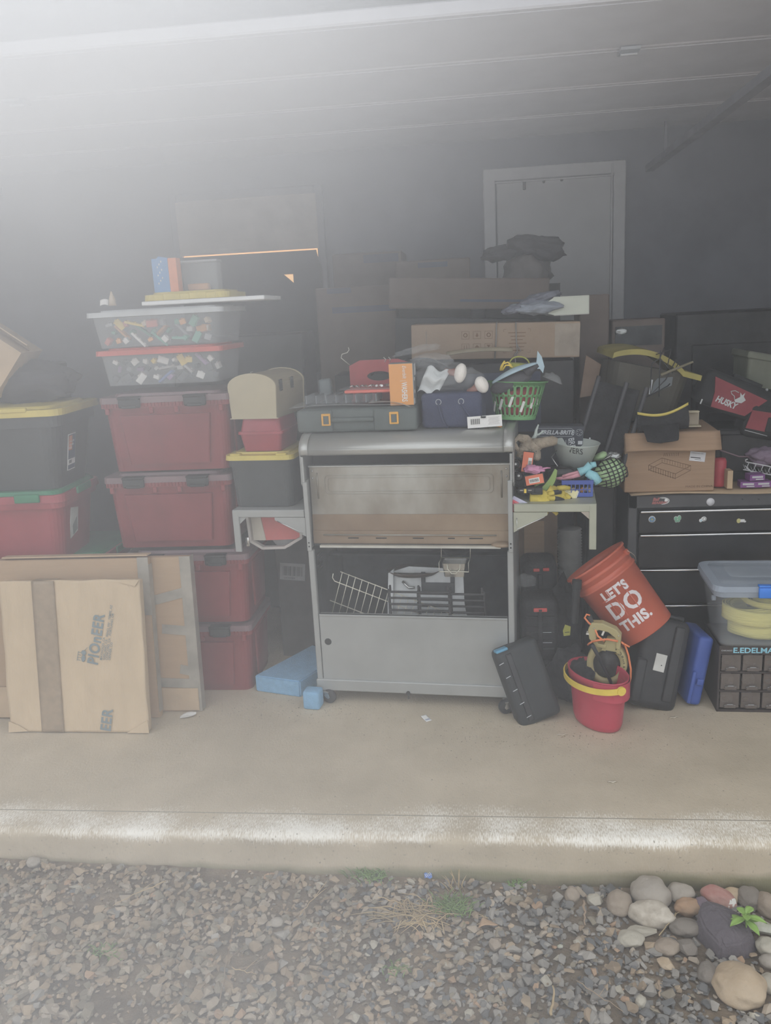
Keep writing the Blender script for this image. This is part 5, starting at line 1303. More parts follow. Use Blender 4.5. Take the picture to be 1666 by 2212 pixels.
# blue basket
bbm = M('blue_basket_plastic', (.06, .10, .36), .4)
p0, p1 = P3(1214, 1050, 3.66), P3(1280, 1050, 3.66); bw_ = p1.x-p0.x; bz0, bz1 = ZS, P3(1247, 1033, 3.66).z; bh = bz1-bz0
sb = thing('plastic_basket', 'small blue slotted plastic basket at the right end of the right shelf', 'basket', L(((p0.x+p1.x)/2, 3.66, ZS), rz=-5))
mb = MB()
for (c_, d_) in (((0, 0, .004), (bw_*.92, .10, .006)), ((0, -.05, .010), (bw_*.94, .004, .018)), ((0, .05, .01), (bw_*.94, .004, .018)), ((0, -.052, bh-.008), (bw_, .006, .018)), ((0, .052, bh-.008), (bw_, .006, .018)), ((-bw_*.49, 0, bh-.008), (.006, .10, .018)), ((bw_*.49, 0, bh-.008), (.006, .10, .018)), ((0, -.051, bh*.45), (bw_*.96, .003, .004)), ((0, .051, bh*.45), (bw_*.96, .003, .004))):
    mb.box(bbm, c_, d_)
for k in range(8):
    xx = -bw_*.46+bw_*.92*k/7
    for yy in (-.051, .051): mb.box(bbm, (xx, yy, bh*.5), (.004 if k not in (0, 7) else .010, .003, bh*.92))
for yy in (-.03, 0, .03):
    for s_ in (-1, 1): mb.box(bbm, (s_*bw_*.475, yy, bh*.5), (.003, .004, bh*.92))
mb.build('slotted_shell', sb)
for k in range(7):
    o = MB().box(TM[[7, 5, 9, 5, 7, 6, 9][k]], (0, 0, 0), (.018, .02, .022), bev=.003).build('small_trinket'); put(o, L((p0.x+.016+.018*k, 3.66+.012*(k % 2), ZS+.020), ry=13*k)); tag(o, '%s trinket in the blue slotted basket, '+ORD[k]+' from the left' if False else ORD[k]+' trinket from the left in the blue slotted basket, %s' % ['orange', 'black', 'tan', 'black', 'orange', 'grey', 'tan'][k], 'trinket', 'trinkets in the blue basket')
# doll-like sock glove: aqua cuff and pink arm
aq = M('aqua_knit', (.30, .60, .66), .8, var=.08, bump=.3, bscale=150); sal = M('dusty_pink_knit', (.62, .30, .34), .8, var=.15, bump=.3)
dl = thing('knit_mitten', 'dusty pink knit glove with aqua cuffs lying over the blue basket', 'glove', Matrix.Translation(P3(1265, 1018, 3.64)))
MB().tube(sal, [(-.025, 0, -.008), (-.06, 0, -.020), (-.10, .002, -.026), (-.125, .002, -.028)], .012, n=12, rs=[.016, .013, .011, .007]).tube(sal, [(-.03, -.01, .0), (-.07, -.012, -.008), (-.10, -.010, -.018)], .006, n=10).build('pink_arm', dl)
MB().tube(aq, [(-.028, 0, -.004), (.0, 0, .008), (.022, -.002, .030)], .016, n=14, rs=[.020, .015, .017]).tube(aq, [(.022, 0, .026), (.045, 0, .030)], .013, n=12, rs=[.014, .012])\
    .tube(aq, [(.005, -.006, -.004), (.035, -.010, -.022), (.055, -.012, -.050)], .018, n=14, rs=[.017, .022, .019]).build('aqua_cuff', dl)
# green filled net bag
gn = thing('net_bag', 'black net bag bulging with light green pieces right of the right shelf', 'bag', Matrix.Translation(P3(1318, 1022, 3.80)) @ RY(-18))
gnm = M('light_green_foam', (.42, .60, .32), .6, var=.15, scale=20)
MB().sphere(gnm, (0, 0, 0), (.075, .055, .062), n=4, jit=.12).build('green_filling', gn)
nt = MB()
for k in range(-3, 4):
    t_ = k/3.8; ph_ = math.sqrt(max(0, 1-t_*t_))
    nt.tube(blackp, [(.078*t_+.01*math.sin(a_*.017), -.058*ph_*math.sin(R_(a_)), .066*ph_*math.cos(R_(a_))) for a_ in range(0, 181, 12)], .0026, n=5)
    nt.tube(blackp, [(.078*ph_*math.cos(R_(a_)), -.058*ph_*math.sin(R_(a_)), .064*t_) for a_ in range(0, 181, 12)], .0026, n=5)
nt.build('black_net', gn)
gn2 = MB().sphere(gnm, (0, 0, 0), (.035, .03, .016), n=3, jit=.2).build('green_scrap'); put(gn2, Matrix.Translation(P3(1297, 985, 3.86)) @ RY(-25)); tag(gn2, 'dim green scrap lying behind the net bag', 'scrap')
foil = M('crumpled_foil', (.45, .47, .46), .3, .6, bump=.8, bscale=40)
cloth('foil_scrap', 'crumpled silvery wrapper above the net bag beside the cardboard box', 'wrapper', P3(1325, 985, 3.88), (.03, .02, .018), foil, 5)
o = MB().tube(steel, [(0, 0, 0), (.03, 0, .012), (.055, 0, .028)], .003, n=6).build('metal_rod'); put(o, Matrix.Translation(P3(1296, 996, 3.85))); tag(o, 'short pale metal rod pointing up behind the net bag', 'rod')

# ================================================================== UNDER THE RIGHT SHELF
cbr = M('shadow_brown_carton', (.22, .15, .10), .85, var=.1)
p0, p1 = P3(1100, 1200, 4.12), P3(1192, 1200, 4.12)
t = thing('carton', 'brown carton standing behind the black cases under the right shelf', 'box', L(((p0.x+p1.x)/2+.0, 4.12, 0)))
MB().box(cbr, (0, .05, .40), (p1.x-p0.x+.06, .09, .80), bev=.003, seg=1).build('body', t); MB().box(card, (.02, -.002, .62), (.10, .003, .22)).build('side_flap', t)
# corrugated hose
hs = MB(); c_ = P3(1222, 1140, 3.98); c2 = P3(1232, 1245, 3.98); n = 17; hosem = M('grey_corrugated_hose', (.20, .20, .19), .5, var=.15)
prof_ = []
Lh = c_.z-c2.z
for k in range(n):
    z0_ = Lh*k/n; prof_ += [(.050, z0_), (.060, z0_+Lh/n*.5)]
prof_ += [(.05, Lh)]
hs.lathe(hosem, prof_, 32, cap=True); o = hs.build('corrugated_hose'); put(o, L((c2.x, 3.98, c2.z), ry=-1)); tag(o, 'grey corrugated flexible hose rising under the right shelf', 'hose')
kb = M('black_nylon', (.020, .021, .022), .75, var=.3, bump=.3, bscale=90); rdb = M('red_buckle', (.60, .09, .08), .4)
def ribcase(px, py, Y, w_, h_, lab, ribs, zb=0.0):
    c = P3(px, py, Y); t = thing('equipment_case', lab, 'case', L((c.x+(.04 if zb == 0 else .03), Y, zb)))
    mb = MB().box(kb, (0, .10, h_/2), (w_, .20, h_), bev=.035, seg=3)
    for k in range(ribs): mb.box(kb, (0, -.002, h_*.22+k*h_*.13), (w_*.8, .012, .010), bev=.003)
    mb.box(kb, (0, -.008, h_*.55), (.022, .016, h_*.7), bev=.003)
    mb.build('body', t)
    return t, mb
t, _ = ribcase(1153, 1350, 3.66, .165, .30, 'black ribbed case with a red buckle, upper one of the pile right of the grill', 5, .17)
MB().box(rdb, (0, -.014, .262), (.062, .012, .018), bev=.004).box(blackp, (0, -.021, .262), (.014, .004, .010)).build('buckle', t)
MB().box(lgt, (.03, -.009, .10), (.045, .002, .0015)).box(lgt, (.03, -.009, .15), (.04, .002, .0015)).build('pale_seam', t)
t, _ = ribcase(1150, 1350, 3.90, .17, .58, 'tall black case with dull red buckle behind the ribbed case', 3)
MB().box(rdb, (-.018, -.010, .545), (.03, .008, .016), bev=.003).box(rdb, (.028, -.010, .547), (.03, .008, .016), bev=.003).build('buckle', t)
t = thing('equipment_case', 'black flat case lying under the ribbed case beside the grill caster', 'case', L((P3(1160, 1450, 3.66).x+.045, 3.66, 0)))
MB().box(kb, (0, .12, .083), (.22, .24, .165), bev=.02, seg=2).build('body', t)
# leaning case with pale notches
lc = thing('leaning_case', 'dark plastic case with blue latch leaning back in front of the black cases', 'case', Matrix.Translation(Vector((.262, 3.385, .005))) @ RZ(14) @ RX(-15) @ RY(-15))
MB().box(M('dark_teal_case', (.020, .024, .025), .6, var=.2), (0, .05, .185), (.20, .105, .36), bev=.026, seg=3).build('body', lc)
e_ = MB().box(blackp, (-.045, -.006, .185), (.026, .014, .31), bev=.004)
for k in range(5): e_.box(lgt, (-.045, -.014, .06+.065*k), (.022, .003, .002), RY(-8))
e_.build('spine', lc); MB().box(M('cyan_latch', (.10, .30, .45), .5), (-.065, .02, .362), (.055, .05, .012), bev=.003).build('latch', lc)
cloth('black_cloth', 'dark cloth heap behind the leaning case beside the red bucket', 'cloth', (.40, 3.62, .12), (.10, .09, .14), dkc, 11)
cloth('black_cloth', 'dark upright bundle between hose and orange bucket', 'cloth', (.39, 3.82, .26), (.085, .07, .25), dkc, 15)
crb = crumple((0, 0, 0), (.05, .04, .05), 21).build('clear_bag'); put(crb, Matrix.Translation(P3(1135, 1262, 3.85))); tag(crb, 'crumpled clear bag on top of the tall black case', 'bag')
o = MB().cyl(blackp, (0, 0, 0), (.012, 0, .16), .017).cyl(kb, (.012, 0, .16), (.013, 0, .20), .021).build('dark_pole'); put(o, Matrix.Translation(P3(1240, 1345, 3.56))); tag(o, 'short dark tube end standing before the orange bucket', 'tube')
o = MB().prism(M('dull_yellow_tag', (.38, .38, .08), .6), [(-.014, .0), (.014, .004), (.017, .045), (-.008, .055), (-.018, .025)], 0, .003).prism(blackp, [(-.010, .016), (.012, .018), (.011, .021), (-.009, .019)], -.0008, 0).build('yellow_tag'); put(o, Matrix.Translation(P3(1225, 1374, 3.60))); tag(o, 'dull yellow tag hanging in the dark right of the ribbed case', 'tag')
# ---- orange bucket
Yb = 3.60
ra, rb_ = P3(1290, 1219, Yb), P3(1397, 1362, Yb); ax = (ra-rb_); axl = ax.length
obk = thing('plastic_bucket', 'orange plastic bucket lettered LETS DO THIS lying tipped over the black cases', 'bucket', frame(rb_, (ax.z, -.18*axl, -ax.x), ax) if False else Matrix.Translation(rb_) @ RY(math.degrees(math.atan2(ax.x, ax.z))) @ RZ(0))
ocm = M('orange_bucket_plastic', (.53, .125, .075), .38, var=.04); bl_ = axl; R1, R0b = .152, .130
obk.matrix_world = Matrix.Translation(rb_) @ RX(-15) @ RY(math.degrees(math.atan2(ax.x, ax.z)))
rad = lambda z: R0b+(R1-.008-R0b)*z/bl_
pf = [(0, 0), (R0b-.004, 0), (R0b, .004), (rad(bl_*.74), bl_*.74), (rad(bl_*.74)+.006, bl_*.745), (rad(bl_*.74)+.006, bl_*.77), (rad(bl_*.8), bl_*.775), (rad(bl_*.86), bl_*.86), (rad(bl_*.86)+.007, bl_*.865), (rad(bl_*.9)+.007, bl_*.9), (rad(bl_*.97), bl_*.905), (rad(bl_*.97), bl_*.97), (R1, bl_*.975), (R1, bl_), (R1-.006, bl_), (rad(bl_*.5)-.003, bl_*.5), (R0b-.004, .006), (0, .006)]
bb_ = MB().lathe(ocm, pf, 72)
def wrap(x, y, zc, ang=-98):
    z = zc+y; r_ = rad(z)+.0016; a = R_(ang)+x/r_; return (r_*math.cos(a), r_*math.sin(a), z)
lm = M('pale_stencil_print', (.72, .66, .66), .5)
for (s_, size, zc, wd) in (("LET'S", .058, .225, .92), ('DO', .105, .135, 1.0), ('THIS.', .062, .070, 1.0)):
    bb_.text(lm, s_, size, T(), fn=lambda x, y, zc=zc: wrap(x, y, zc), bold=.003, wide=wd, align='CENTER', space=1.08)
# stencil bridges: narrow breaks through the letters in bucket colour
for (x_, z_, w_, h_) in ((-.064, .228, .03, .004), (-.030, .248, .004, .03), (.0, .250, .004, .03), (-.048, .17, .004, .09), (-.016, .17, .004, .09), (.044, .17, .005, .10), (.06, .085, .003, .05), (-.022, .09, .0035, .05), (.063, .245, .003, .045)):
    nz_ = 6; V = []; fs = []
    for i in range(nz_+1):
        for s_ in (0, 1):
            q_ = Vector(wrap(x_-w_/2+w_*i/nz_, (s_-.5)*h_, z_)); r_ = Vector((q_.x, q_.y, 0)).normalized()*.0007; V.append(q_+r_)
    for i in range(nz_): fs.append([2*i, 2*i+2, 2*i+3, 2*i+1])
    bb_.add(V, fs, ocm, None, True)
bb_.build('bucket_body', obk)
MB().tube(wire, [(R1*1.03*math.cos(R_(a-30)), R1*1.03*math.sin(R_(a-30)), bl_*.90-.11*math.sin(R_(a))) for a in range(0, 181, 10)], .0016, n=6).build('wire_handle', obk)
for a in (-30, 150): MB().cyl(ocm, (rad(bl_*.9)*math.cos(R_(a)), rad(bl_*.9)*math.sin(R_(a)), bl_*.89), ((rad(bl_*.9)+.014)*math.cos(R_(a)), (rad(bl_*.9)+.014)*math.sin(R_(a)), bl_*.89), .014).build('handle_lug', obk)
# ---- oval red bucket with yellow handle
oc = fl(1300, 1552); 
rm = M('raspberry_red_plastic', (.50, .060, .095), .38, var=.05)
RBX = L((.498, 3.405, 0), rz=-58)
rb = thing('oval_bucket', 'oval raspberry red bucket with a folded yellow handle in front of the dark cases', 'bucket', RBX)
AX, AY, BH = .150, .098, .245
def ringo(k_, z, n=48, dx=0): return [(AX*k_*math.cos(2*PI*i/n), AY*k_*math.sin(2*PI*i/n), z) for i in range(n)]
V = []; layers = [(.72, .0), (.80, .006), (.86, .03), (.97, BH*.82), (.975, BH*.84), (1.04, BH*.845), (1.05, BH-.006), (1.06, BH), (1.02, BH), (.99, BH*.9), (.82, .02), (0.01, .012)]
for k_, z in layers: V += ringo(k_, z)
n = 48; fs = [list(range(n))[::-1]]
for a_ in range(len(layers)-1):
    for i in range(n): j = (i+1) % n; fs.append([a_*n+i, a_*n+j, (a_+1)*n+j, (a_+1)*n+i])
mb = MB().add(V, fs, rm, None, True)
# pouring bib at the near end
bib = [(AX*1.09*math.cos(R_(a)), AY*1.10*math.sin(R_(a)), 0) for a in range(-60, 61, 10)]
V = [(x, y, BH*.70-.012*math.cos(R_(i*10-60))) for i, (x, y, _) in enumerate(bib)]+[(x, y, BH*.98) for x, y, _ in bib]; m_ = len(bib)
mb.add(V, [[i, i+1, m_+i+1, m_+i] for i in range(m_-1)], rm, None, True); mb.add([(x*.94, y*.94, z) for x, y, z in V], [[i, m_+i, m_+i+1, i+1] for i in range(m_-1)], rm, None, True)
mb.add([V[i] for i in range(m_)]+[(V[i][0]*.94, V[i][1]*.94, V[i][2]) for i in range(m_)], [[i, m_+i, m_+i+1, i+1] for i in range(m_-1)], rm)
mb.build('bucket_body', rb)
# handle folded against the side facing the camera
hp_ = []
hy = M('golden_yellow_handle', (.80, .60, .10), .45)
for a in range(-10, -200, -6):
    t_ = (a+10)/-190.; z_ = BH*.90-.018*math.sin(PI*t_); hp_.append((AX*(1.15)*math.cos(R_(a)), AY*(1.19)*math.sin(R_(a)), z_))
mbh = MB()
V = []; 
for (x, y, z) in hp_:
    nrm_ = Vector((x/AX, y/AY, 0)).normalized()
    for (dr_, dz_) in ((0, -.014), (.005, -.012), (.005, .012), (0, .014)): V.append((x+nrm_.x*dr_, y+nrm_.y*dr_, z+dz_))
fs = []; m_ = len(hp_)
for i in range(m_-1):
    for k in range(4): l = (k+1) % 4; fs.append([i*4+k, (i+1)*4+k, (i+1)*4+l, i*4+l])
fs += [[0, 1, 2, 3], [(m_-1)*4+k for k in (3, 2, 1, 0)]]
mbh.add(V, fs, hy); e = Vector(hp_[0]); nv = Vector((e.x/AX, e.y/AY, 0)).normalized(); mbh.cyl(hy, e-nv*.004, e+nv*.007, .019, n=24)
mbh.build('handle', rb)
# ---- beige tool with ring guard, dark disc and top handle, standing in the red bucket
bm_ = M('olive_beige_plastic', (.42, .36, .18), .45, var=.06)
kx = P3(1312, 1425, 3.45)
sw = thing('trimmer_tool', 'olive beige power tool with round guard and handle standing in the oval red bucket', 'power tool', Matrix.Translation(Vector((kx.x-.002, 3.45, kx.z-.022))) @ RZ(-14) @ RY(6))
Ro, Ri, Rz_ = .085, .058, 1.18
ring = MB(); V = []; fs = []; N = 48
for i in range(N):
    c, s_ = math.cos(2*PI*i/N), math.sin(2*PI*i/N)
    V += [(Ro*c, 0, Ro*s_*Rz_), (Ri*c, -.004, Ri*s_*Rz_), (Ri*c, .012, Ri*s_*Rz_), ((Ro+.002)*c, .035, (Ro+.002)*s_*Rz_)]
for i in range(N):
    j = (i+1) % N
    for k in range(4): l = (k+1) % 4; fs.append([4*i+k, 4*i+l, 4*j+l, 4*j+k])
ring.add(V, fs, bm_, None, True)
for k, chh in enumerate("Black & Decker"):
    a = 38-k*5.4; ring.text(blackp, chh, .013, T((Ri+.012)*math.cos(R_(a)), -.0035, (Ri+.012)*math.sin(R_(a))*Rz_) @ RY(-(a-90)) , bold=.0001)
ring.tube(blackp, [((Ri+.014)*math.cos(R_(48))+.008*math.cos(R_(a)), -.004, (Ri+.014)*math.sin(R_(48))*Rz_+.008*math.sin(R_(a))) for a in range(0, 360, 60)], .0009, n=4, closed=True)
ring.build('ring_guard', sw)
MB().lathe(M('smoky_dark_disc', (.055, .052, .050), .5, var=.3, scale=18), [(0, .010), (Ri+.001, .010), (Ri+.001, .014), (0, .014)], 48, RX(-90) @ Matrix.Diagonal((1, Rz_, 1, 1)), ).build('dark_disc', sw)
hd = MB(); 
poly = [(-.085, .10), (-.095, .14), (-.085, .175), (-.04, .182), (.02, .165), (.045, .14), (.048, .075), (.03, .075), (.022, .125), (-.01, .145), (-.05, .148), (-.06, .14), (-.055, .10), (-.045, .085), (-.01, .085), (-.01, .068), (-.05, .068)]
hd.prism(bm_, poly, -.022, .022); o = hd.build('handle', sw, bevel=.004); o.location.z += .012
MB().prism(bm_, [(-.03, .068), (.048, .066), (.048, .10), (.03, .135), (-.012, .128)], -.018, .018).box(blackp, (.036, -.019, .105), (.004, .003, .05), RY(-3)).box(blackp, (.012, -.0225, .072), (.045, .003, .005)).build('trigger_housing', sw, bevel=.002)
s_ = MB()
for (x, z) in ((-.07, .165), (.035, .15), (-.045, .128), (-.022, .128)): s_.sphere(steel, (x, -.023, z), .0035, n=1)
s_.build('screws', sw)
MB().box(M('pale_trigger', (.7, .68, .62), .5), (-.068, -.004, .135), (.008, .03, .022), RY(15)).box(MATS['pale_trigger'], (-.074, -.006, .145), (.014, .03, .006), RY(-8)).build('trigger', sw)
cordm = M('orange_cord', (.78, .24, .10), .5)
MB().tube(cordm, [(-.070, -.012, .168), (-.095, -.02, .185), (-.115, -.02, .205), (-.108, -.018, .222), (-.095, -.015, .218)], .0042, n=8).tube(cordm, [(-.072, -.014, .17), (-.05, -.028, .135), (-.02, -.03, .118)], .0042, n=8).tube(cordm, [(-.07, -.026, .105), (-.045, -.030, .118), (-.01, -.032, .130), (.035, -.028, .128)], .0048, n=8)\
    .tube(cordm, [(.048, -.01, .12), (.065, 0, .105), (.085, 0, .06), (.102, .0, .0), (.106, 0, -.04), (.104, 0, -.07)], .0045, n=8).tube(cordm, [(.06, -.006, .112), (.085, -.006, .102)], .004, n=8).tube(cordm, [(-.07, -.026, .105), (-.085, -.01, .085), (-.09, .01, .07)], .004, n=8).build('cord', sw)
MB().cyl(M('dark_grip', (.05, .052, .055), .6), (-.098, -.012, .215), (-.078, .0, .165), .010).build('plug', sw)
o = MB().tube(blackp, [(0, 0, 0), (.03, .005, -.06), (.075, .01, -.16), (.09, .02, -.20)], .006, n=10, rs=[.009, .0085, .0075, .007]).build('black_hose'); put(o, Matrix.Translation(P3(1279, 1392, 3.415))); tag(o, 'black hose end slanting across the beige tool into the red bucket', 'hose')
cloth('black_cloth', 'dark cloth stuffed into the oval red bucket behind the beige tool', 'cloth', (.440, 3.49, .17), (.06, .05, .09), dkc, 19)

# ================================================================== RIGHT: cases, drawers, bin, tool chest
t = thing('equipment_case', 'bulky black plastic case with a white sticker leaning beside the blue case', 'case', Matrix.Translation(Vector((.745, 3.485, .012))) @ RZ(6) @ RX(-16) @ RY(15))
cs2 = M('charcoal_case_plastic', (.030, .030, .032), .5, var=.25)
MB().box(cs2, (0, .09, .21), (.215, .18, .41), bev=.035, seg=3).box(cs2, (.055, -.003, .22), (.045, .02, .34), bev=.008).box(cs2, (-.085, -.0, .12), (.05, .03, .20), bev=.012).build('body', t)
MB().box(M('white_sticker', (.62, .62, .58), .6), (-.012, -.0015, .215), (.050, .003, .078), RY(2), bev=.001, seg=1).sphere(blackp, (.003, -.003, .205), .003, n=1).build('sticker', t)
MB().box(blackp, (.03, .05, .425), (.09, .05, .02), bev=.008).build('handle', t); MB().box(M('teal_patch', (.12, .25, .30), .5), (.055, .06, .418), (.04, .05, .006), bev=.002, seg=1).build('teal_patch', t)
blc = M('cobalt_blue_case', (.05, .10, .36), .4, var=.06)
t = thing('blue_case', 'slim cobalt blue case standing on edge between the black case and the drawer cabinet', 'case', Matrix.Translation(Vector((.935, 3.535, .006))) @ RZ(4) @ RX(-4) @ RY(11))
MB().box(blc, (0, .12, .165), (.066, .24, .32), bev=.018, seg=3).box(blc, (-.026, -.004, .09), (.018, .02, .15), bev=.006).build('body', t); MB().box(blc, (.006, -.006, .12), (.03, .016, .03), bev=.005).build('latch', t)
o = MB().box(M('grey_felt_panel', (.20, .19, .17), .8), (0, 0, .11), (.16, .006, .22)).build('grey_board'); put(o, L((P3(1368, 1480, 3.74).x, 3.80, .003), rx=-10, ry=6)); tag(o, 'grey board leaning in the shade behind the red bucket and black case', 'board')
# drawer cabinet
dcb = M('brown_black_cabinet', (.055, .045, .042), .5, var=.1); smk = M('smoky_drawer', (.20, .17, .15), .2, alpha=.62, var=.1)
DX0, DY = 1.028, 3.50; DW, DH, DD = .46, .312, .26
dc = thing('drawer_cabinet', 'small parts drawer cabinet with smoky clear drawers, with cyan lettering, under the clear bin', 'drawer cabinet', L((DX0, DY, 0), rz=-2))
mb = MB().box(dcb, (DW/2, DD, DH/2), (DW, .006, DH)).box(dcb, (.004, DD/2, DH/2), (.008, DD, DH)).box(dcb, (DW-.004, DD/2, DH/2), (.008, DD, DH)).box(dcb, (DW/2, DD/2, DH-.004), (DW, DD, .008)).box(dcb, (DW/2, DD/2, .006), (DW, DD, .012))
mb.box(dcb, (DW/2, .004, DH-.020), (DW, .010, .038))
for k in (1, 2): mb.box(dcb, (DW/2, DD/2, .012+.088*k), (DW, DD, .008))
cy = M('cyan_lettering', (.30, .62, .74), .5)
mb.text(cy, 'E.EDELMANN', .034, T(.056, -.0022, DH-.031), bold=.0009, wide=1.12).text(lgt, 'CHICAGO', .009, T(.008, -.0022, DH-.024), wide=1.1)
mb.build('cabinet_shell', dc)
cont = [[6, 9, 7, 5, 3], [9, 4, 0, 8, 2], [4, 3, 5, 6, 1]]
for r_ in range(3):
    for c in range(5):
        x0_ = .012+c*.0885; z0_ = .018+(2-r_)*.088
        d_ = MB().box(smk, (x0_+.041, .004, z0_+.038), (.080, .004, .074), bev=.0015, seg=1).box(smk, (x0_+.041, .10, z0_+.002), (.078, .19, .003)).box(smk, (x0_+.003, .10, z0_+.03), (.003, .19, .055)).box(smk, (x0_+.079, .10, z0_+.03), (.003, .19, .055))
        d_.prism(smk, [(x0_+.016, z0_+.004), (x0_+.066, z0_+.004), (x0_+.058, z0_+.022), (x0_+.024, z0_+.022)], -.010, .002)
        dr_ = d_.build('drawer', dc)
        MB().tube(TM[6], [(x0_+.018, -.006, z0_+.014), (x0_+.030, -.009, z0_+.021), (x0_+.052, -.009, z0_+.021), (x0_+.064, -.006, z0_+.014)], .0018, n=6).build('handle', dr_)
        o = MB().box(TM[cont[r_][c]], (0, 0, 0), (.05, .06, .035), bev=.008).sphere(steel, (-.01, -.034, .004), (.012, .006, .010), n=2, jit=.3).sphere(TM[4], (.012, -.034, -.006), (.008, .006, .006), n=2, jit=.3).build('small_parts')
        put(o, L((DX0+x0_+.041, DY+.055, z0_+.028), rz=-2)); tag(o, '%s small parts in the %s row of the drawer cabinet, %s drawer from its left' % (cn[cont[r_][c]], ['top', 'middle', 'bottom'][r_], ORD[c]), 'parts', 'contents of the drawer cabinet')
# clear bin with yellow coiled webbing
BZ = DH+.003
cb = thing('clear_bin', 'large clear bin with blue latch holding yellow straps, on the drawer cabinet', 'storage bin', L((1.205, 3.62, BZ), rz=-3))
clb = M('clear_blue_bin', (.70, .76, .80), .15, alpha=.10, var=.03); rimm = M('frosted_bin_rim', (.50, .57, .66), .3, alpha=.55, var=.04)
MB().tub(clb, 0, .255, (.33, .27), (.40, .34), .05, .004).build('body', cb)
MB().tub(rimm, .235, .262, (.415, .355), (.425, .365), .055, .008).build('rim', cb)
l_ = MB().tub(rimm, .262, .285, (.435, .375), (.430, .370), .055, open_top=False).tub(clb, .285, .300, (.36, .30), (.35, .29), .04, open_top=False).tub(clb, .300, .306, (.26, .20), (.25, .19), .03, open_top=False); l_.build('lid', cb)
MB().box(M('bright_blue_latch', (.05, .22, .72), .35), (.045, -.193, .262), (.17, .016, .046), bev=.005).box(MATS['bright_blue_latch'], (.045, -.185, .290), (.17, .03, .008), bev=.003).build('latch', cb)
MB().cyl(rimm, (-.185, -.08, .20), (-.200, -.08, .20), .012).build('side_knob', cb)
wm = M('yellow_webbing', (.75, .68, .22), .7, var=.1, scale=3, bump=.5, bscale=12, stretch=(1, 1, 14))
for k, (zc, hgt, dx, rr_, lab) in enumerate(((.045, .058, .01, .10, 'wide yellow strap roll at the bottom of the large clear bin'), (.112, .066, .0, .115, 'folded yellow strap lying over the strap roll in the large clear bin'), (.172, .026, .06, .10, 'thin yellow strap layer on top in the large clear bin'))):
    V = []; 
    mb = MB()
    for lay in range(4):
        r_ = rr_-.010*lay
        mb.sheet(wm, lambda u, v: (dx+(r_*1.12)*math.cos(2*PI*u), r_*.95*math.sin(2*PI*u), zc+hgt*(v-.5)+.006*math.sin(4*PI*u+k+lay)), 48, 4, .003)
    o = mb.build('webbing_roll'); put(o, L((1.20, 3.62, BZ), rz=-3)); tag(o, lab, 'strap', 'yellow straps in the large clear bin')
o = MB().box(dcb, (0, 0, 0), (.14, .02, .05), bev=.006).build('dark_strip'); put(o, L((1.235, 3.60, BZ+.165), rz=-3)); tag(o, 'dark strip lying among the yellow straps in the clear bin', 'strip')

# black tool chest
CY = 3.95
bc = M('black_enamel', (.022, .022, .024), .32, var=.15); gf = M('grey_enamel_frame', (.075, .076, .080), .4, var=.1); chrome = M('chrome_trim', (.75, .76, .76), .15, 1.0)
cx0 = P3(1357, 1075, CY).x; CW = 1.15; CT = P3(1500, 1067, CY).z
tcst = thing('tool_chest', 'wide black tool chest with chrome drawer rails and small stickers', 'tool chest', L((cx0, CY, 0)))
mb = MB().box(gf, (CW/2, .26, CT/2+.02), (CW, .48, CT-.04)).box(gf, (.022, .01, CT/2+.02), (.044, .03, CT-.04), bev=.004, seg=1).box(gf, (CW/2, .01, CT-.032), (CW, .03, .064), bev=.004, seg=1).box(gf, (CW/2, .008, .05), (CW, .03, .05))
mb.build('body', tcst)
zr = [P3(1400, 1104, CY).z, P3(1400, 1155, CY).z, P3(1450, 1229, CY).z, P3(1450, 1306, CY).z, .10]
DR = []
for k in range(4):
    zt2, zb2 = zr[k]+.004, zr[k+1]+.012
    d_ = MB().box(bc, (CW/2, -.004, (zt2+zb2)/2), (CW-.10, .022, zt2-zb2), bev=.003, seg=1).build('drawer', tcst); DR.append(d_)
    MB().box(chrome, (CW/2, -.020, zr[k]), (CW-.11, .014, .011), bev=.003).build('pull_rail', d_)
# stickers on the chest
def sx(px, py, dy=-.0165): 
    p_ = P3(px, py, CY+dy); return p_.x-cx0, p_.z
fm = M('flower_blue', (.25, .42, .62), .5); gm = M('butterfly_green', (.20, .42, .28), .5)
x, z = sx(1409, 1122); s_ = MB().lathe(wt, [(0, 0), (.0165, 0), (.0165, .0006), (0, .0006)], 24, T(x, -.0155, z) @ RX(90))
for k in range(6): s_.lathe(fm, [(0, 0), (.0055, 0), (.0055, .0006), (0, .0006)], 14, T(x+.009*math.cos(R_(60*k)), -.0163, z+.009*math.sin(R_(60*k))) @ RX(90))
s_.lathe(M('petal_yellow', (.62, .58, .25), .5), [(0, 0), (.0045, 0), (.0045, .0006), (0, .0006)], 14, T(x, -.0170, z) @ RX(90)); s_.build('flower_sticker', DR[0])
x, z = sx(1464, 1122); s_ = MB()
for (dx, dz_, rx_, rz_) in ((-.008, .004, .008, .010), (.008, .007, .008, .012), (-.005, -.008, .006, .006), (.005, -.007, .006, .006)):
    s_.sphere(wt, (x+dx, -.0158, z+dz_), (rx_+.0015, .0006, rz_+.0015), n=2); s_.sphere(gm, (x+dx, -.0164, z+dz_), (rx_, .0006, rz_), n=2)
s_.build('butterfly_sticker', DR[0])
x, z = sx(1519, 1123); s_ = MB().sphere(wt, (x+.004, -.0158, z+.004), (.013, .0006, .012), n=2).sphere(wt, (x-.010, -.0158, z-.003), (.008, .0006, .009), n=2).tube(blackp, [(x+.006+.007*math.cos(R_(a)), -.0166, z+.004+.007*math.sin(R_(a))) for a in range(0, 360, 30)], .001, n=4, closed=True).sphere(M('pale_cyan', (.5, .65, .7), .5), (x-.008, -.0164, z-.003), (.005, .0005, .006), n=2); s_.build('scroll_sticker', DR[0])
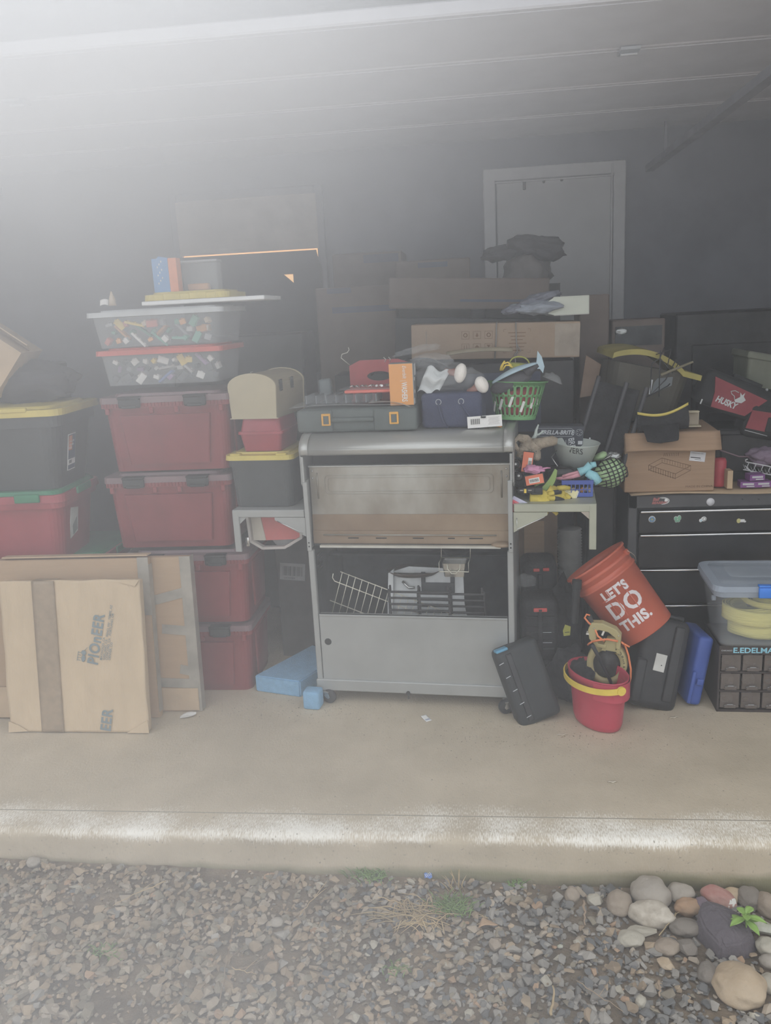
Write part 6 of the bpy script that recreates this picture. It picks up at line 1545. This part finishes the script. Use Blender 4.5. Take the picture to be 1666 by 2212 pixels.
x, z = sx(1601, 1125); s_ = MB().sphere(M('petal_yellow'), (x-.010, -.0160, z), (.010, .0006, .012), n=2).box(wt, (x+.006, -.0158, z), (.022, .001, .014), RY(0)).sphere(wt, (x+.018, -.0158, z-.004), (.006, .0006, .005), n=2); s_.build('yellow_sticker', DR[0])
x, z = sx(1535, 1084, -.005); MB().lathe(M('pale_disc', (.60, .60, .62), .4), [(0, 0), (.0185, 0), (.0185, .003), (0, .003)], 32, T(x, -.005, z) @ RX(90)).build('round_magnet', tcst)
x, z = sx(1428, 1082, -.005); s_ = MB().tube(wt, [(x+.030*math.cos(R_(a))+.008, -.0062, z+.016*math.sin(R_(a))) for a in range(-100, 130, 10)], .0016, n=4).tube(wt, [(x+.024*math.cos(R_(a))+.010, -.0062, z+.012*math.sin(R_(a))) for a in range(-90, 120, 10)], .0010, n=4).sphere(wt, (x+.024, -.0062, z+.002), (.008, .0008, .009), n=2)
rdt = M('red_brown_print', (.42, .16, .15), .5); s_.text(rdt, 'Ball', .020, T(x-.038, -.0064, z+.002), bold=.0012, shear=.3).text(rdt, 'BEARING', .017, T(x-.042, -.0064, z-.014), bold=.0010, shear=.3); s_.build('oval_badge', tcst)
for px_ in (1604, 1639): x, z = sx(px_, 1078, -.005); MB().cyl(blackp, (x, -.004, z), (x, -.009, z), .0035).build('screw_hole', tcst)

# ---- on top of the chest
ZT = CT+.002
p0, p1 = P3(1350, 1000, CY-.01), P3(1545, 1000, CY-.01); zt3 = P3(1450, 935, CY-.01).z
o = MB().sheet(card2, lambda u, v: (CW*.98*u, .42*v, .004+.006*math.sin(u*9)*(1-v)), 20, 4, .004).build('cardboard_sheet'); put(o, L((cx0+.01, CY-.025, ZT))); tag(o, 'flattened cardboard sheet covering the top of the tool chest', 'cardboard')
cbx = thing('carton', 'brown cardboard box with wire shelf drawing and white label on the tool chest', 'box', L((p0.x, CY-.005, ZT+.014), rz=-1))
cwd, chh = p1.x-p0.x, zt3-ZT-.02
cm_ = M('brown_retail_carton', (.36, .24, .155), .85, var=.04, scale=5, bump=.06, bscale=12, stretch=(1, 1, 18)); ln = M('brown_line_print', (.17, .10, .06), .8)
b_ = MB().box(cm_, (cwd/2, .16, chh/2), (cwd, .32, chh), bev=.004, seg=1)
# shelf drawing: two parallelogram rails with tines
def seg(a, b, w=.0009): b_.tube(ln, [(a[0], -.0006, a[1]), (b[0], -.0006, b[1])], w, n=4)
A = [(.110, .130), (.232, .085), (.300, .122), (.17, .162)]
for dz_ in (0, -.022):
    for i in range(4): a_, c_ = A[i], A[(i+1) % 4]; seg((a_[0], a_[1]+dz_), (c_[0], c_[1]+dz_))
for i in range(12):
    t_ = i/11; x_ = A[0][0]+(A[1][0]-A[0][0])*t_; z_ = A[0][1]+(A[1][1]-A[0][1])*t_; seg((x_, z_), (x_, z_-.026)); x_ = A[3][0]+(A[2][0]-A[3][0])*t_; z_ = A[3][1]+(A[2][1]-A[3][1])*t_; seg((x_, z_), (x_, z_-.018), .0006)
for i in range(9): seg((.18+.008*i, .185), (.178+.008*i, .170), .0008)
b_.text(ln, 'MADE IN CHINA', .0145, T(cwd-.130, -.0008, .018), wide=1.15)
b_.build('body', cbx)
f_ = MB().sheet(cm_, lambda u, v: (-.002+(cwd+.016)*u, -.045*v-.004, chh+.010-.070*v-.010*v*v+.004*math.sin(u*6)*v), 12, 8, .004); f_.build('front_flap', cbx)
MB().box(cm_, (cwd/2+.03, .17, chh+.006), (cwd*.9, .30, .004), RX(2)).build('top_flap', cbx)
lb = MB().box(M('white_label', (.66, .66, .68), .6), (0, 0, 0), (.070, .001, .044)).box(blackp, (-.008, -.001, -.006), (.045, .0006, .004)).text(blackp, 'STORAGE SHELF UNIT', .0055, T(-.03, -.001, .013)).box(blackp, (.004, -.001, -.014), (.03, .0006, .0015)).build('label', cbx); lq = P3(1507, 986, CY-.01); lb.matrix_local = T(lq.x-p0.x, -.0015, lq.z-ZT-.014) @ RY(7)
dcl = thing('dark_cloth', 'dark cloth hanging over the flap of the wire shelf box', 'cloth', L((P3(1432, 945, 3.86).x, 3.86, P3(1432, 958, 3.86).z)))
MB().sheet(dkc, lambda u, v: (-.085+.17*u+.030*(1-v)*(u-.5)*-1.2, .0+.09*v*v-.006*math.sin(u*9), .085*v+(.022*abs(u-.45) if v < .2 else 0)*(1-v*5)), 16, 10, .004).build('fabric', dcl)
ytr = thing('soft_tray', 'black soft tray with a yellow trimmed rim lying on the wire shelf box', 'tray', Matrix.Translation(P3(1432, 930, 3.95)) @ RY(-4))
MB().sheet(dkc, lambda u, v: (-.115+.23*u, -.05*math.sin(PI*v)*.5, (.095-.03*math.sin(PI*u)+.018*u)*v*(1-.06*math.cos(6*u))), 20, 8, .005).box(dkc, (0, .08, .03), (.20, .16, .06), bev=.02).build('body', ytr)
MB().sheet(yelp, lambda u, v: (-.112+.228*u, -.012, .088-.028*math.sin(PI*u)+.020*u+.012*v), 20, 2, .004).build('yellow_trim', ytr)
wbx = thing('open_booklet', 'cream folded cardboard tray end standing right of the yellow trimmed tray', 'box', L(P3(1492, 923, 3.98), rz=-4))
cream = M('cream_board', (.58, .52, .38), .7)
MB().box(cream, (0, .02, .004), (.095, .04, .005)).box(cream, (0, .04, .036), (.085, .004, .066)).box(cream, (-.002, .02, .072), (.080, .04, .004)).prism(M('cream_shadow_board', (.40, .34, .26), .7), [(-.035, .008), (.042, .008), (.038, .06), (-.01, .06)], .034, .037).build('folded_board', wbx)
# items to the right of the box
o = MB().lathe(M('red_cylinder', (.50, .07, .09), .4), [(0, 0), (.030, 0), (.032, .01), (.032, .12), (.026, .135), (0, .137)], 28).build('red_canister'); put(o, L((P3(1556, 1030, 4.03).x, 4.05, ZT+.012))); tag(o, 'red canister standing right of the wire shelf box on the tool chest', 'canister')
o = MB().box(card2, (0, 0, .045), (.024, .06, .085)).build('cardboard_block'); put(o, L((P3(1573, 1045, 4.0).x, 4.0, ZT+.012))); tag(o, 'small brown cardboard block right of the red canister', 'box')
pur = M('purple_carton', (.22, .08, .26), .5); 
for k, (px_, zz, lab) in enumerate(((1615, .0, 'purple tool bit packet, left one of the bottom pair on the chest'), (1648, .0, 'purple packet at the right of the bottom pair on the chest'), (1634, .033, 'purple packet lying on top of the pair on the chest'))):
    o = MB().box(pur, (0, .03, .014), (.070, .06, .028)).box(M('packet_clear', (.55, .55, .58), .3), (0, -.001, .017), (.050, .002, .009)).box(MATS['packet_clear'], (.01, -.001, .006), (.035, .002, .005)).build('purple_packet')
    put(o, L((P3(px_, 1055, 4.0).x, 3.99, ZT+.012+zz), rz=-3+4*k)); tag(o, lab, 'packet', 'purple packets on the tool chest')
whw = M('white_coated_wire', (.62, .62, .64), .4)
wrk = thing('wire_shelf', 'white coated wire shelf tilted over the purple packets at the picture edge', 'shelf', Matrix.Translation(P3(1613, 998, 4.06)) @ RY(13) @ RX(18))
mb = MB().tube(whw, [(0, 0, 0), (.34, 0, 0)], .0028, n=6).tube(whw, [(0, 0, -.042), (.34, 0, -.042)], .0028, n=6)
for k in range(10): mb.tube(whw, [(.012+.034*k, 0, 0), (.012+.034*k, 0, -.042)], .0018, n=5)
for k in range(20): mb.tube(whw, [(.012+.017*k, 0, -.042), (.012+.017*k, .07, -.042)], .0015, n=5)
mb.tube(whw, [(0, 0, -.02), (.10, -.01, -.075), (.18, -.01, -.10)], .002, n=5).tube(whw, [(.01, 0, -.03), (.11, -.01, -.085), (.19, -.01, -.11)], .002, n=5).tube(whw, [(-.004, 0, 0), (-.008, 0, .01), (0, 0, .016)], .0028, n=6)
mb.build('wire_frame', wrk)
cloth('purple_cloth', 'crumpled dull purple cloth above the white wire shelf', 'cloth', P3(1650, 985, 4.12), (.075, .05, .045), M('dull_purple_cloth', (.20, .15, .20), .9, var=.2, bump=.4), 31)
o = MB().tube(M('mauve_rod', (.22, .15, .17), .6), [(0, 0, 0), (.09, 0, -.035), (.16, .01, -.04)], .004, n=6).build('mauve_stick'); put(o, Matrix.Translation(P3(1555, 972, 4.1))); tag(o, 'thin mauve stick lying right behind the wire shelf box', 'stick')
# dark mass of totes behind, carrying the bags
p_ = P3(1500, 900, 4.5)
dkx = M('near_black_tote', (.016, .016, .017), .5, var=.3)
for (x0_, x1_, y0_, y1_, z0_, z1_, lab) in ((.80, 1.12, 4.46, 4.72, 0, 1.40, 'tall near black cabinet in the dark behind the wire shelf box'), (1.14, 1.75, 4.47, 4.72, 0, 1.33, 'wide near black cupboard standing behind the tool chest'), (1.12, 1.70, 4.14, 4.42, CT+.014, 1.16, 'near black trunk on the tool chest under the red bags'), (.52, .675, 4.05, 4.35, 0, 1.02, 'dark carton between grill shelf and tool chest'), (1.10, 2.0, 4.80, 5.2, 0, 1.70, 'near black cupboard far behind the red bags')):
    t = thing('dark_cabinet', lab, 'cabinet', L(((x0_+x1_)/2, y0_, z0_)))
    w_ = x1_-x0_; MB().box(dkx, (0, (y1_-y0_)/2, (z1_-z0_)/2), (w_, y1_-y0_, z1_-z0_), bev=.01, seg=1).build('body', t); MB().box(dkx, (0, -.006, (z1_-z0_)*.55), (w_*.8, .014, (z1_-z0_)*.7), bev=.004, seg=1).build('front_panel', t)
redb = M('dark_red_bag', (.24, .045, .055), .7, var=.12); blkb = M('black_bag_fabric', (.016, .017, .018), .8, var=.2)
hk2 = thing('tool_bag', 'black and red tool bag with a dog head emblem tilted in the dark at right', 'bag', Matrix.Translation(P3(1572, 868, 4.10)) @ RY(25) @ RZ(-4))
MB().box(blkb, (.04, .09, .03), (.36, .18, .17), bev=.03, seg=2).build('body', hk2)
em = MB().prism(redb, [(-.105, .085), (.16, .075), (.10, -.03), (-.06, -.05), (-.075, .02)], -.006, .0)
sv = M('silver_print', (.50, .52, .52), .5)
em.text(sv, 'HUSKY', .040, T(-.056, -.0075, -.018), bold=.0014, shear=.1, wide=.80)
em.prism(sv, [(.022, .020), (.040, .042), (.032, .062), (.045, .052), (.052, .068), (.054, .050), (.070, .038), (.058, .018), (.030, .012)], -.0085, -.006)
em.tube(sv, [(.024, .034), (.0, .050), (-.014, .044), (-.008, .032), (.012, .024), (.024, .012)] and [(.026, -.008, .058), (.006, -.008, .060), (-.010, -.008, .050), (.0, -.008, .040), (.014, -.008, .036), (.022, -.008, .022)], .0022, n=6)
em.build('front_panel', hk2)
MB().box(sv, (-.115, -.008, -.035), (.006, .003, .024), RY(-5)).build('zip_pull', hk2); MB().cyl(blkb, (-.02, .05, .12), (.12, .05, .12), .014).build('handle', hk2)
hk3 = thing('tool_bag', 'second red and black tool bag below the emblem bag, cut by the picture edge', 'bag', Matrix.Translation(P3(1655, 912, 4.08)) @ RY(12))
MB().box(blkb, (.06, .09, .0), (.30, .18, .17), bev=.03, seg=2).build('body', hk3); MB().prism(redb, [(-.075, .045), (.16, .05), (.16, -.05), (-.085, -.042)], -.004, .002).box(blkb, (.03, -.008, -.01), (.055, .010, .07), bev=.012).build('front_panel', hk3); MB().tube(sv, [(-.088, -.008, -.052), (.02, -.008, -.062)], .0015, n=5).build('piping', hk3)
bbx = thing('beige_box', 'dim beige lidded box tilted at the right picture edge above the red bags', 'box', Matrix.Translation(P3(1640, 835, 4.35)) @ RY(12))
dim = M('dim_beige_plastic', (.16, .17, .13), .7)
MB().tub(dim, 0, .13, (.20, .22), (.25, .26), .02, open_top=False).build('body', bbx); MB().box(dim, (0, 0, .145), (.27, .28, .035), bev=.006, seg=1).build('lid', bbx)
for (px_, py_, lab) in ((1657, 842, 'small round pale knob right of the dog emblem bag'),):
    o = MB().sphere(sv, (0, 0, 0), .007 if py_ > 700 else .005, n=2).cyl(sv, (0, 0, 0), (0, .02, 0), .002).build('bright_stud'); put(o, Matrix.Translation(P3(px_, py_, 4.24 if py_ > 700 else 4.72))); tag(o, lab, 'stud')
# yellow lidded tote, tilted, with black wires and a pale stick before it
yt = thing('storage_tote', 'dark tote with a bowed yellow lid tilted behind the wire shelf box', 'storage bin', Matrix.Translation(P3(1375, 862, 4.28)) @ RZ(6) @ RY(13))
MB().tub(M('dim_brown_tote', (.06, .055, .040), .6), -.10, .165, (.34, .26), (.40, .30), .09, open_top=False).build('body', yt)
lid_ = MB(); ybd = M('dull_yellow_lid', (.36, .31, .08), .5)
V = []; fs = []; N = 40
def lidp(t): x = -.21+.44*t; return x, .175+.052*math.sin(PI*min(1, t*1.25))**.8-.03*t
for i in range(N+1):
    x, z = lidp(i/N); V += [(x, -.165, z), (x, -.165, z+.026), (x, .15, z+.040), (x, .15, z+.014)]
for i in range(N):
    for k in range(4): l = (k+1) % 4; fs.append([4*i+k, 4*i+4+k, 4*i+4+l, 4*i+l])
fs += [[0, 1, 2, 3], [4*N+k for k in (3, 2, 1, 0)]]
lid_.add(V, fs, ybd, None, False); lid_.build('lid', yt)
wr = MB(); o0 = P3(1425, 830, 4.1)
for pts in ([(-.04, .06), (-.035, .10), (.0, .12), (.02, .17)], [(-.04, .06), (-.04, -.05), (.03, .02), (.08, .12)], [(0, .16), (0, -.06)], [(.0, .12), (.06, .05), (.09, .10)], [(-.06, -.06), (.04, -.01), (.05, .0)], [(-.02, .14), (.05, .16), (.03, .05)]):
    wr.tube(blackp, [(x, .004*i, z) for i, (x, z) in enumerate(pts)], .0028, n=6)
o = wr.build('wire_stand'); put(o, Matrix.Translation(o0)); tag(o, 'tangled black wire stand before the yellow lidded tote', 'stand')
o = MB().cyl(M('dull_wood_stick', (.20, .18, .12), .8), (0, 0, 0), (.145, 0, .055), .007, .005).build('wooden_stick'); put(o, Matrix.Translation(P3(1428, 810, 4.08))); tag(o, 'thin wooden stick pointing up right from the wire stand', 'stick')
o = MB().prism(M('grey_blue_pane', (.16, .18, .19), .4), [(-.045, -.03), (-.03, .045), (.055, .05), (.05, .01)], 0, .006).box(lgt, (-.048, -.003, .0), (.008, .006, .07), RY(8)).build('plastic_scrap'); put(o, Matrix.Translation(P3(1428, 838, 4.14))); tag(o, 'small grey blue plastic scrap behind the wire stand', 'scrap')
# dark folding chair frame leaning between basket and box
fcx = thing('folding_frame', 'dark folded fabric seat with tube legs leaning between green basket and wire shelf box', 'chair', Matrix.Translation(Vector((.56, 3.96, 1.022))) @ RX(-8) @ RY(16))
MB().sheet(dkc, lambda u, v: (-.10+.20*u, .02*math.sin(PI*u), .40*v), 12, 10, .01).build('fabric', fcx)
gtb = M('dark_grey_tube', (.06, .06, .065), .5, .3)
for x_ in (-.11, .02, .115): MB().cyl(gtb, (x_, -.014, .0), (x_+.01, -.014, .42), .011).build('tube', fcx)

# ================================================================== BEHIND: long carton and what carries it
LY = 4.22
p0, p1 = P3(887, 720, LY), P3(1252, 720, LY); za, zb2 = P3(1070, 762, LY).z, P3(1070, 685, LY).z
lb_ = M('long_carton_brown', (.33, .245, .175), .85, var=.06, scale=4, bump=.1)
sup = thing('dark_crate', 'dark shelf unit hidden in the shade under the long brown carton', 'shelf unit', L(((p0.x+p1.x)/2, LY+.02, 0)))
MB().box(dkx, (0, .20, (za-.05)/2), (p1.x-p0.x-.04, .38, za-.05), bev=.006, seg=1).build('body', sup); MB().box(M('navy_panel', (.05, .06, .10), .7), (-.05, -.004, za-.25), (.55, .006, .30)).build('front_panel', sup)
lgc = thing('carton', 'long low brown carton with handling symbols tied with cord above the grill', 'box', L((p0.x, LY, za-.018), ry=1.5))
lw, lh = p1.x-p0.x, zb2-za
b_ = MB().box(lb_, (lw/2, .15, lh/2), (lw, .30, lh), bev=.003, seg=1)
for i in range(3):
    for j in range(2):
        cx_, cz_ = .268+.057*i, lh*.62-.060*j+.01
        b_.tube(ln, [(cx_-.018, -.0006, cz_-.018), (cx_+.018, -.0006, cz_-.018), (cx_+.018, -.0006, cz_+.018), (cx_-.018, -.0006, cz_+.018)], .0009, n=4, closed=True)
        if (i, j) == (0, 1): b_.box(ln, (cx_-.006, -.0008, cz_), (.003, .0006, .022)).box(ln, (cx_+.006, -.0008, cz_), (.003, .0006, .022)).box(ln, (cx_, -.0008, cz_-.013), (.02, .0006, .002))
        elif (i, j) == (1, 1): b_.prism(ln, [(cx_-.013, cz_), (cx_, cz_+.012), (cx_+.013, cz_)], -.001, 0).box(ln, (cx_, -.0008, cz_-.006), (.0016, .0006, .014))
        elif (i, j) == (2, 1): b_.prism(ln, [(cx_-.010, cz_+.012), (cx_+.010, cz_+.012), (cx_, cz_-.002)], -.001, 0).box(ln, (cx_, -.0008, cz_-.008), (.002, .0006, .012))
        elif (i, j) == (1, 0): b_.prism(ln, [(cx_, cz_+.012), (cx_+.007, cz_-.004), (cx_, cz_-.010), (cx_-.007, cz_-.004)], -.001, 0)
        else: b_.tube(ln, [(cx_+.009*math.cos(R_(a)), -.0006, cz_+.009*math.sin(R_(a))) for a in range(0, 360, 40)], .0018, n=4, closed=True)
for k in range(6): b_.box(ln, (.52+.004*(k % 2), -.0008, lh*.72-.017*k), (.085-.014*(k % 3), .0006, .0035))
for (x_, z_, s1, s2) in ((.455, lh*.82, 1, -1), (.585, lh*.82, -1, -1), (.455, lh*.16, 1, 1), (.585, lh*.16, -1, 1)): b_.box(ln, (x_+.006*s1, -.0008, z_), (.012, .0006, .0014)).box(ln, (x_, -.0008, z_+.006*s2), (.0014, .0006, .012))
b_.build('body', lgc)
MB().box(M('clear_shiny_tape', (.45, .38, .30), .15, alpha=.6, var=.2), (lw-.06, -.001, lh*.5), (.12, .0015, lh*.9)).build('tape', lgc); MB().box(MATS['clear_shiny_tape'], (.075, -.001, lh*.62), (.006, .0015, lh*.4)).build('tape', lgc)
cord = M('twisted_cord', (.25, .24, .22), .8)
MB().tube(cord, [(.423, .01, lh+.004), (.420, -.004, lh), (.418, -.005, lh*.5), (.412, -.005, 0)], .0035, n=6).tube(cord, [(.515, .01, lh+.004), (.513, -.005, lh), (.517, -.006, lh*.5), (.522, -.006, lh*.2), (.51, -.008, .02), (.515, -.012, -.03), (.535, -.015, -.07)], .003, n=6).tube(cord, [(.52, -.007, lh*.4), (.54, -.007, lh*.2), (.525, -.008, .03), (.51, -.01, .0)], .0025, n=6).build('cord', lgc)
# rolled coloured edge under the carton
o = MB().sheet(M('dull_rainbow_edge', (.30, .26, .18), .6), lambda u, v: (.32*u, -.02+.03*v, .010*math.sin(PI*u)+.016*math.sin(PI*v)), 16, 6, .004).build('rolled_mat'); put(o, L(P3(965, 768, 4.16), ry=-1)); tag(o, 'dull olive rolled mat edge sticking out below the long carton', 'mat')
o = MB().sheet(M('dark_tarp', (.035, .036, .040), .6, bump=.4), lambda u, v: (.46*u, .48*v, .06*math.sin(PI*u)*(1-.4*v)+.012*math.sin(u*13+v*4)), 24, 10, .004).build('dark_tarp'); put(o, L((P3(800, 780, 3.98).x, 3.98, 1.50))); tag(o, 'dark tarp sloping up behind the washers box', 'tarp')
o = crumple((0, 0, 0), (.11, .05, .028), 33, .5).build('clear_film'); put(o, Matrix.Translation(P3(905, 762, 4.0)) @ RY(-8)); tag(o, 'crumpled clear film lying on the dark tarp behind the washers box', 'film')
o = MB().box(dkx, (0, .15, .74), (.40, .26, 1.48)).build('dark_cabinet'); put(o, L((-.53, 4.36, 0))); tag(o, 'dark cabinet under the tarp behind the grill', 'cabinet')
# open white box with grey clothing on the long carton
zt4 = zb2-.016
wbt = thing('white_box', 'white open box lying on the long carton, clothing spilling from its left end', 'box', L((P3(1196, 680, LY).x, LY-.02, zt4), rz=4))
ow = M('off_white_carton', (.60, .63, .55), .6, var=.04); wsd = M('box_underside', (.46, .46, .42), .7)
w5 = P3(1272, 660, LY).x-P3(1196, 660, LY).x
MB().box(ow, (w5/2, .002, .053), (w5, .004, .082)).box(wsd, (w5/2, .13, .010), (w5, .26, .004)).box(ow, (w5/2, .13, .095), (w5, .26, .004), RX(0)).box(ow, (w5, .13, .053), (.004, .26, .086)).box(ow, (w5/2, .26, .053), (w5, .004, .086)).build('carton', wbt)
MB().prism(ow, [(-.07, .03), (0, .012), (0, .094), (-.03, .075)], 0, .004).build('left_flap', wbt)
gc = M('slate_clothing', (.16, .17, .21), .9, var=.15, bump=.4); gc2 = M('pale_blue_clothing', (.28, .31, .36), .9, var=.12, bump=.3)
cloth('clothing', 'pale blue grey clothing spilling out left of the white open box', 'clothing', P3(1160, 665, LY+.01), (.125, .08, .034), gc2, 41, .3)
cloth('clothing', 'dark slate clothing draped over the corner of the white open box', 'clothing', P3(1165, 645, LY+.03), (.10, .06, .026), gc, 44, .3, X=RY(-14))
cloth('clothing', 'limp grey sleeve end left of the white open box', 'clothing', P3(1112, 668, LY+.0), (.06, .05, .022), gc, 47, .25, X=RY(-10))
# large brown cartons further back
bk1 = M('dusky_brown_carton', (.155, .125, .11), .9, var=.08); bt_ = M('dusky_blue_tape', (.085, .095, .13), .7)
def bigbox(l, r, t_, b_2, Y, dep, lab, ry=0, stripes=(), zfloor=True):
    x0_, x1_ = P3(l, (t_+b_2)/2, Y).x, P3(r, (t_+b_2)/2, Y).x; z1_ = P3((l+r)/2, t_, Y).z; z0_ = 0 if zfloor else P3((l+r)/2, b_2, Y).z
    tt = thing('carton', lab, 'box', L(((x0_+x1_)/2, Y, z0_), ry=ry))
    MB().box(bk1, (0, dep/2, (z1_-z0_)/2), (x1_-x0_, dep, z1_-z0_), bev=.006, seg=1).build('body', tt)
    for (dx, dz_, sw_, sh_) in stripes: MB().box(bt_, (dx*(x1_-x0_), -.002, z1_-z0_-dz_), (sw_*(x1_-x0_), .004, sh_)).build('blue_tape', tt)
    return tt
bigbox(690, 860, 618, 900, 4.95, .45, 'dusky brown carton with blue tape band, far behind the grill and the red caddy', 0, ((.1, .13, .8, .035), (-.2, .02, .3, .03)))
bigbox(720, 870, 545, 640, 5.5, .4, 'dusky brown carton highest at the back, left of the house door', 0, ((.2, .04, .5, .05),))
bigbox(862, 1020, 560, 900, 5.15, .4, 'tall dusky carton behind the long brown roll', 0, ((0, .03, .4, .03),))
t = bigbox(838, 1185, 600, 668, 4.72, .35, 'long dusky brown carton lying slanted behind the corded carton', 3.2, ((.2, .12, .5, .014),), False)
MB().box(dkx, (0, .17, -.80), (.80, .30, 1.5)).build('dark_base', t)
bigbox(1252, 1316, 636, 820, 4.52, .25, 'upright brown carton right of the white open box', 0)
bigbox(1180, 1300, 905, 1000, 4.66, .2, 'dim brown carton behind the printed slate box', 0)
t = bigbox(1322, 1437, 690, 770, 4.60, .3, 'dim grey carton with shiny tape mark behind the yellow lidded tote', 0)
MB().box(gdark, (.0, -.003, P3(1380, 725, 4.6).z), (.24, .004, .10)).sphere(foil, (-.09, -.005, P3(1345, 716, 4.6).z), (.035, .004, .018), n=2).build('label', t)
o = MB().prism(M('brown_flap_piece', (.27, .19, .14), .85), [(-.05, -.10), (-.02, .11), (.055, .06), (.02, -.09)], 0, .006).build('cardboard_flap'); put(o, Matrix.Translation(P3(1275, 815, 4.3))); tag(o, 'torn brown cardboard flap standing right of the green basket', 'cardboard')
# bundle with dark cap shaped bag before the house door
cloth('brown_bundle', 'dull brown soft bundle in front of the house door', 'bundle', P3(1140, 590, 5.0), (.13, .12, .14), M('dull_brown_fabric', (.13, .12, .12), .9, var=.15), 51, .25)
hb_ = cloth('dark_bag', 'dark cap shaped bag draped over the brown bundle in front of the house door', 'bag', P3(1160, 535, 4.95), (.16, .12, .065), M('dark_bag_fabric', (.045, .045, .050), .9, var=.2), 53, .35, X=RY(10))
cloth('dark_bag', 'flat dark bag end reaching left across the house door', 'bag', P3(1095, 545, 5.0), (.14, .10, .045), MATS['dark_bag_fabric'], 57, .3, X=RY(-6))
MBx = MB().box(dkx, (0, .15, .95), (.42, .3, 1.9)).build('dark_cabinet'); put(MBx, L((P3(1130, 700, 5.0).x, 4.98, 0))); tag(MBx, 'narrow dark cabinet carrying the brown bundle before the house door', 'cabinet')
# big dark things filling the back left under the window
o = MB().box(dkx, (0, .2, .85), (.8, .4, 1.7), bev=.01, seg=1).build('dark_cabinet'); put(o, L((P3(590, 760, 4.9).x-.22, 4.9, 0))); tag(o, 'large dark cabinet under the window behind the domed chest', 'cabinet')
# board added to mask the glowing pane, leaving a slit and a triangular notch
x0_, x1_ = wx0-.02, wx1+.02; zt5 = wz-.012; q1, q2 = at(613, 593, BW-.08), at(633, 592, BW-.08); q3 = at(632, 611, BW-.08)
zb5 = wb-.05
bd = MB(); yy0, yy1 = -.075, -.068; dkw = M('window_mask_board', (.05, .052, .055), .8)
bd.prism(dkw, [(x0_, zb5), (q1.x, zb5), (q1.x, zt5), (x0_, zt5)], yy0, yy1)
bd.prism(dkw, [(q2.x, zb5), (wx1+.02, zb5), (wx1+.02, zt5-.13), (wx1-.006, zt5-.01), (wx1-.006, zt5), (q2.x, zt5)], yy0, yy1)
bd.prism(dkw, [(q1.x, q1.z), (q2.x, q2.z), (q2.x, zt5), (q1.x, zt5)], yy0, yy1)
bd.prism(dkw, [(q1.x, zb5), (q2.x, zb5), (q2.x, q3.z), (q1.x, q1.z)], yy0, yy1)
o = bd.build('board', wi)
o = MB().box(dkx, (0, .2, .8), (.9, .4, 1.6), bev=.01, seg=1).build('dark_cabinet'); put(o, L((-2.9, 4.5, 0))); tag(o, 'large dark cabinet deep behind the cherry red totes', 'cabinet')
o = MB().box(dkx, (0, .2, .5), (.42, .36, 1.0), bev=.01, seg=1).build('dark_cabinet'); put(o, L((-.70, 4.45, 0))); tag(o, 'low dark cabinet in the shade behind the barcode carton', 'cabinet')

cloth('dark_bag', 'dark soft bag lying on the yellow lid of the big black tote at far left', 'bag', (-2.20, 3.90, 1.55), (.26, .16, .10), MATS['dark_bag_fabric'], 61, .22)

# ================================================================== HAZE (added scatter volume standing in for the veil of a fogged pane)
def haze(Yc=1.25, th=1.0):
    o = MB().box(None, (-.15, Yc, 1.55), (3.6, th, 3.6)).build('haze')
    m = bpy.data.materials.new('fogged_pane_haze'); m.use_nodes = True
    n, l = m.node_tree.nodes, m.node_tree.links; n.clear()
    out = n.new('ShaderNodeOutputMaterial'); vs = n.new('ShaderNodeVolumeScatter')
    vs.inputs['Color'].default_value = (.985, .99, 1, 1); vs.inputs['Anisotropy'].default_value = .0
    l.new(vs.outputs[0], out.inputs['Volume'])
    t = n.new('ShaderNodeTexCoord'); s = n.new('ShaderNodeSeparateXYZ'); l.new(t.outputs['Object'], s.inputs[0])
    def mt(op, a, b=None):
        q = n.new('ShaderNodeMath'); q.operation = op
        for i, z in enumerate((a, b)):
            if z is None: continue
            if isinstance(z, (int, float)): q.inputs[i].default_value = z
            else: l.new(z, q.inputs[i])
        return q.outputs[0]
    acc = None
    for (cx, cz, sx_, sz_, amp) in HAZE:
        ex = mt('POWER', mt('ABSOLUTE', mt('DIVIDE', mt('SUBTRACT', s.outputs['X'], cx), sx_)), 2)
        ez = mt('POWER', mt('ABSOLUTE', mt('DIVIDE', mt('SUBTRACT', s.outputs['Z'], cz), sz_)), 2)
        g = mt('MULTIPLY', mt('EXPONENT', mt('MULTIPLY', mt('ADD', ex, ez), -1)), amp/th)
        acc = g if acc is None else mt('ADD', acc, g)
    acc = mt('ADD', acc, BASE/th)
    nz = n.new('ShaderNodeTexNoise'); nz.inputs['Scale'].default_value = 3.0; nz.inputs['Detail'].default_value = 2
    l.new(t.outputs['Object'], nz.inputs['Vector'])
    acc = mt('MULTIPLY', acc, mt('ADD', mt('MULTIPLY', nz.outputs[0], .5), .75))
    l.new(acc, vs.inputs['Density'])
    o.data.materials.clear(); o.data.materials.append(m)
    tag(o, 'added scatter volume giving the pale veil of a fogged pane, thickest at the upper corner over the totes', 'haze', kind='stuff')
HAZE = [(-0.6, 2.4, 0.4, 0.8, 0.37), (-0.9, 0.3, 0.8, 0.6, 0.23), (-0.3, 2.4, 0.5, 0.4, 0.30), (-0.6, 2.4, 0.5, 0.4, 0.70), (-0.3, 0.5, 0.5, 0.8, 0.12), (-1.0, 1.25, .6, .5, .04), (-.25, 1.25, .45, .5, .035), (-0.9, 2.45, 0.5, 0.4, 0.9), (-0.6, 2.7, 0.8, 0.6, 0.24)]
BASE = .03
haze()
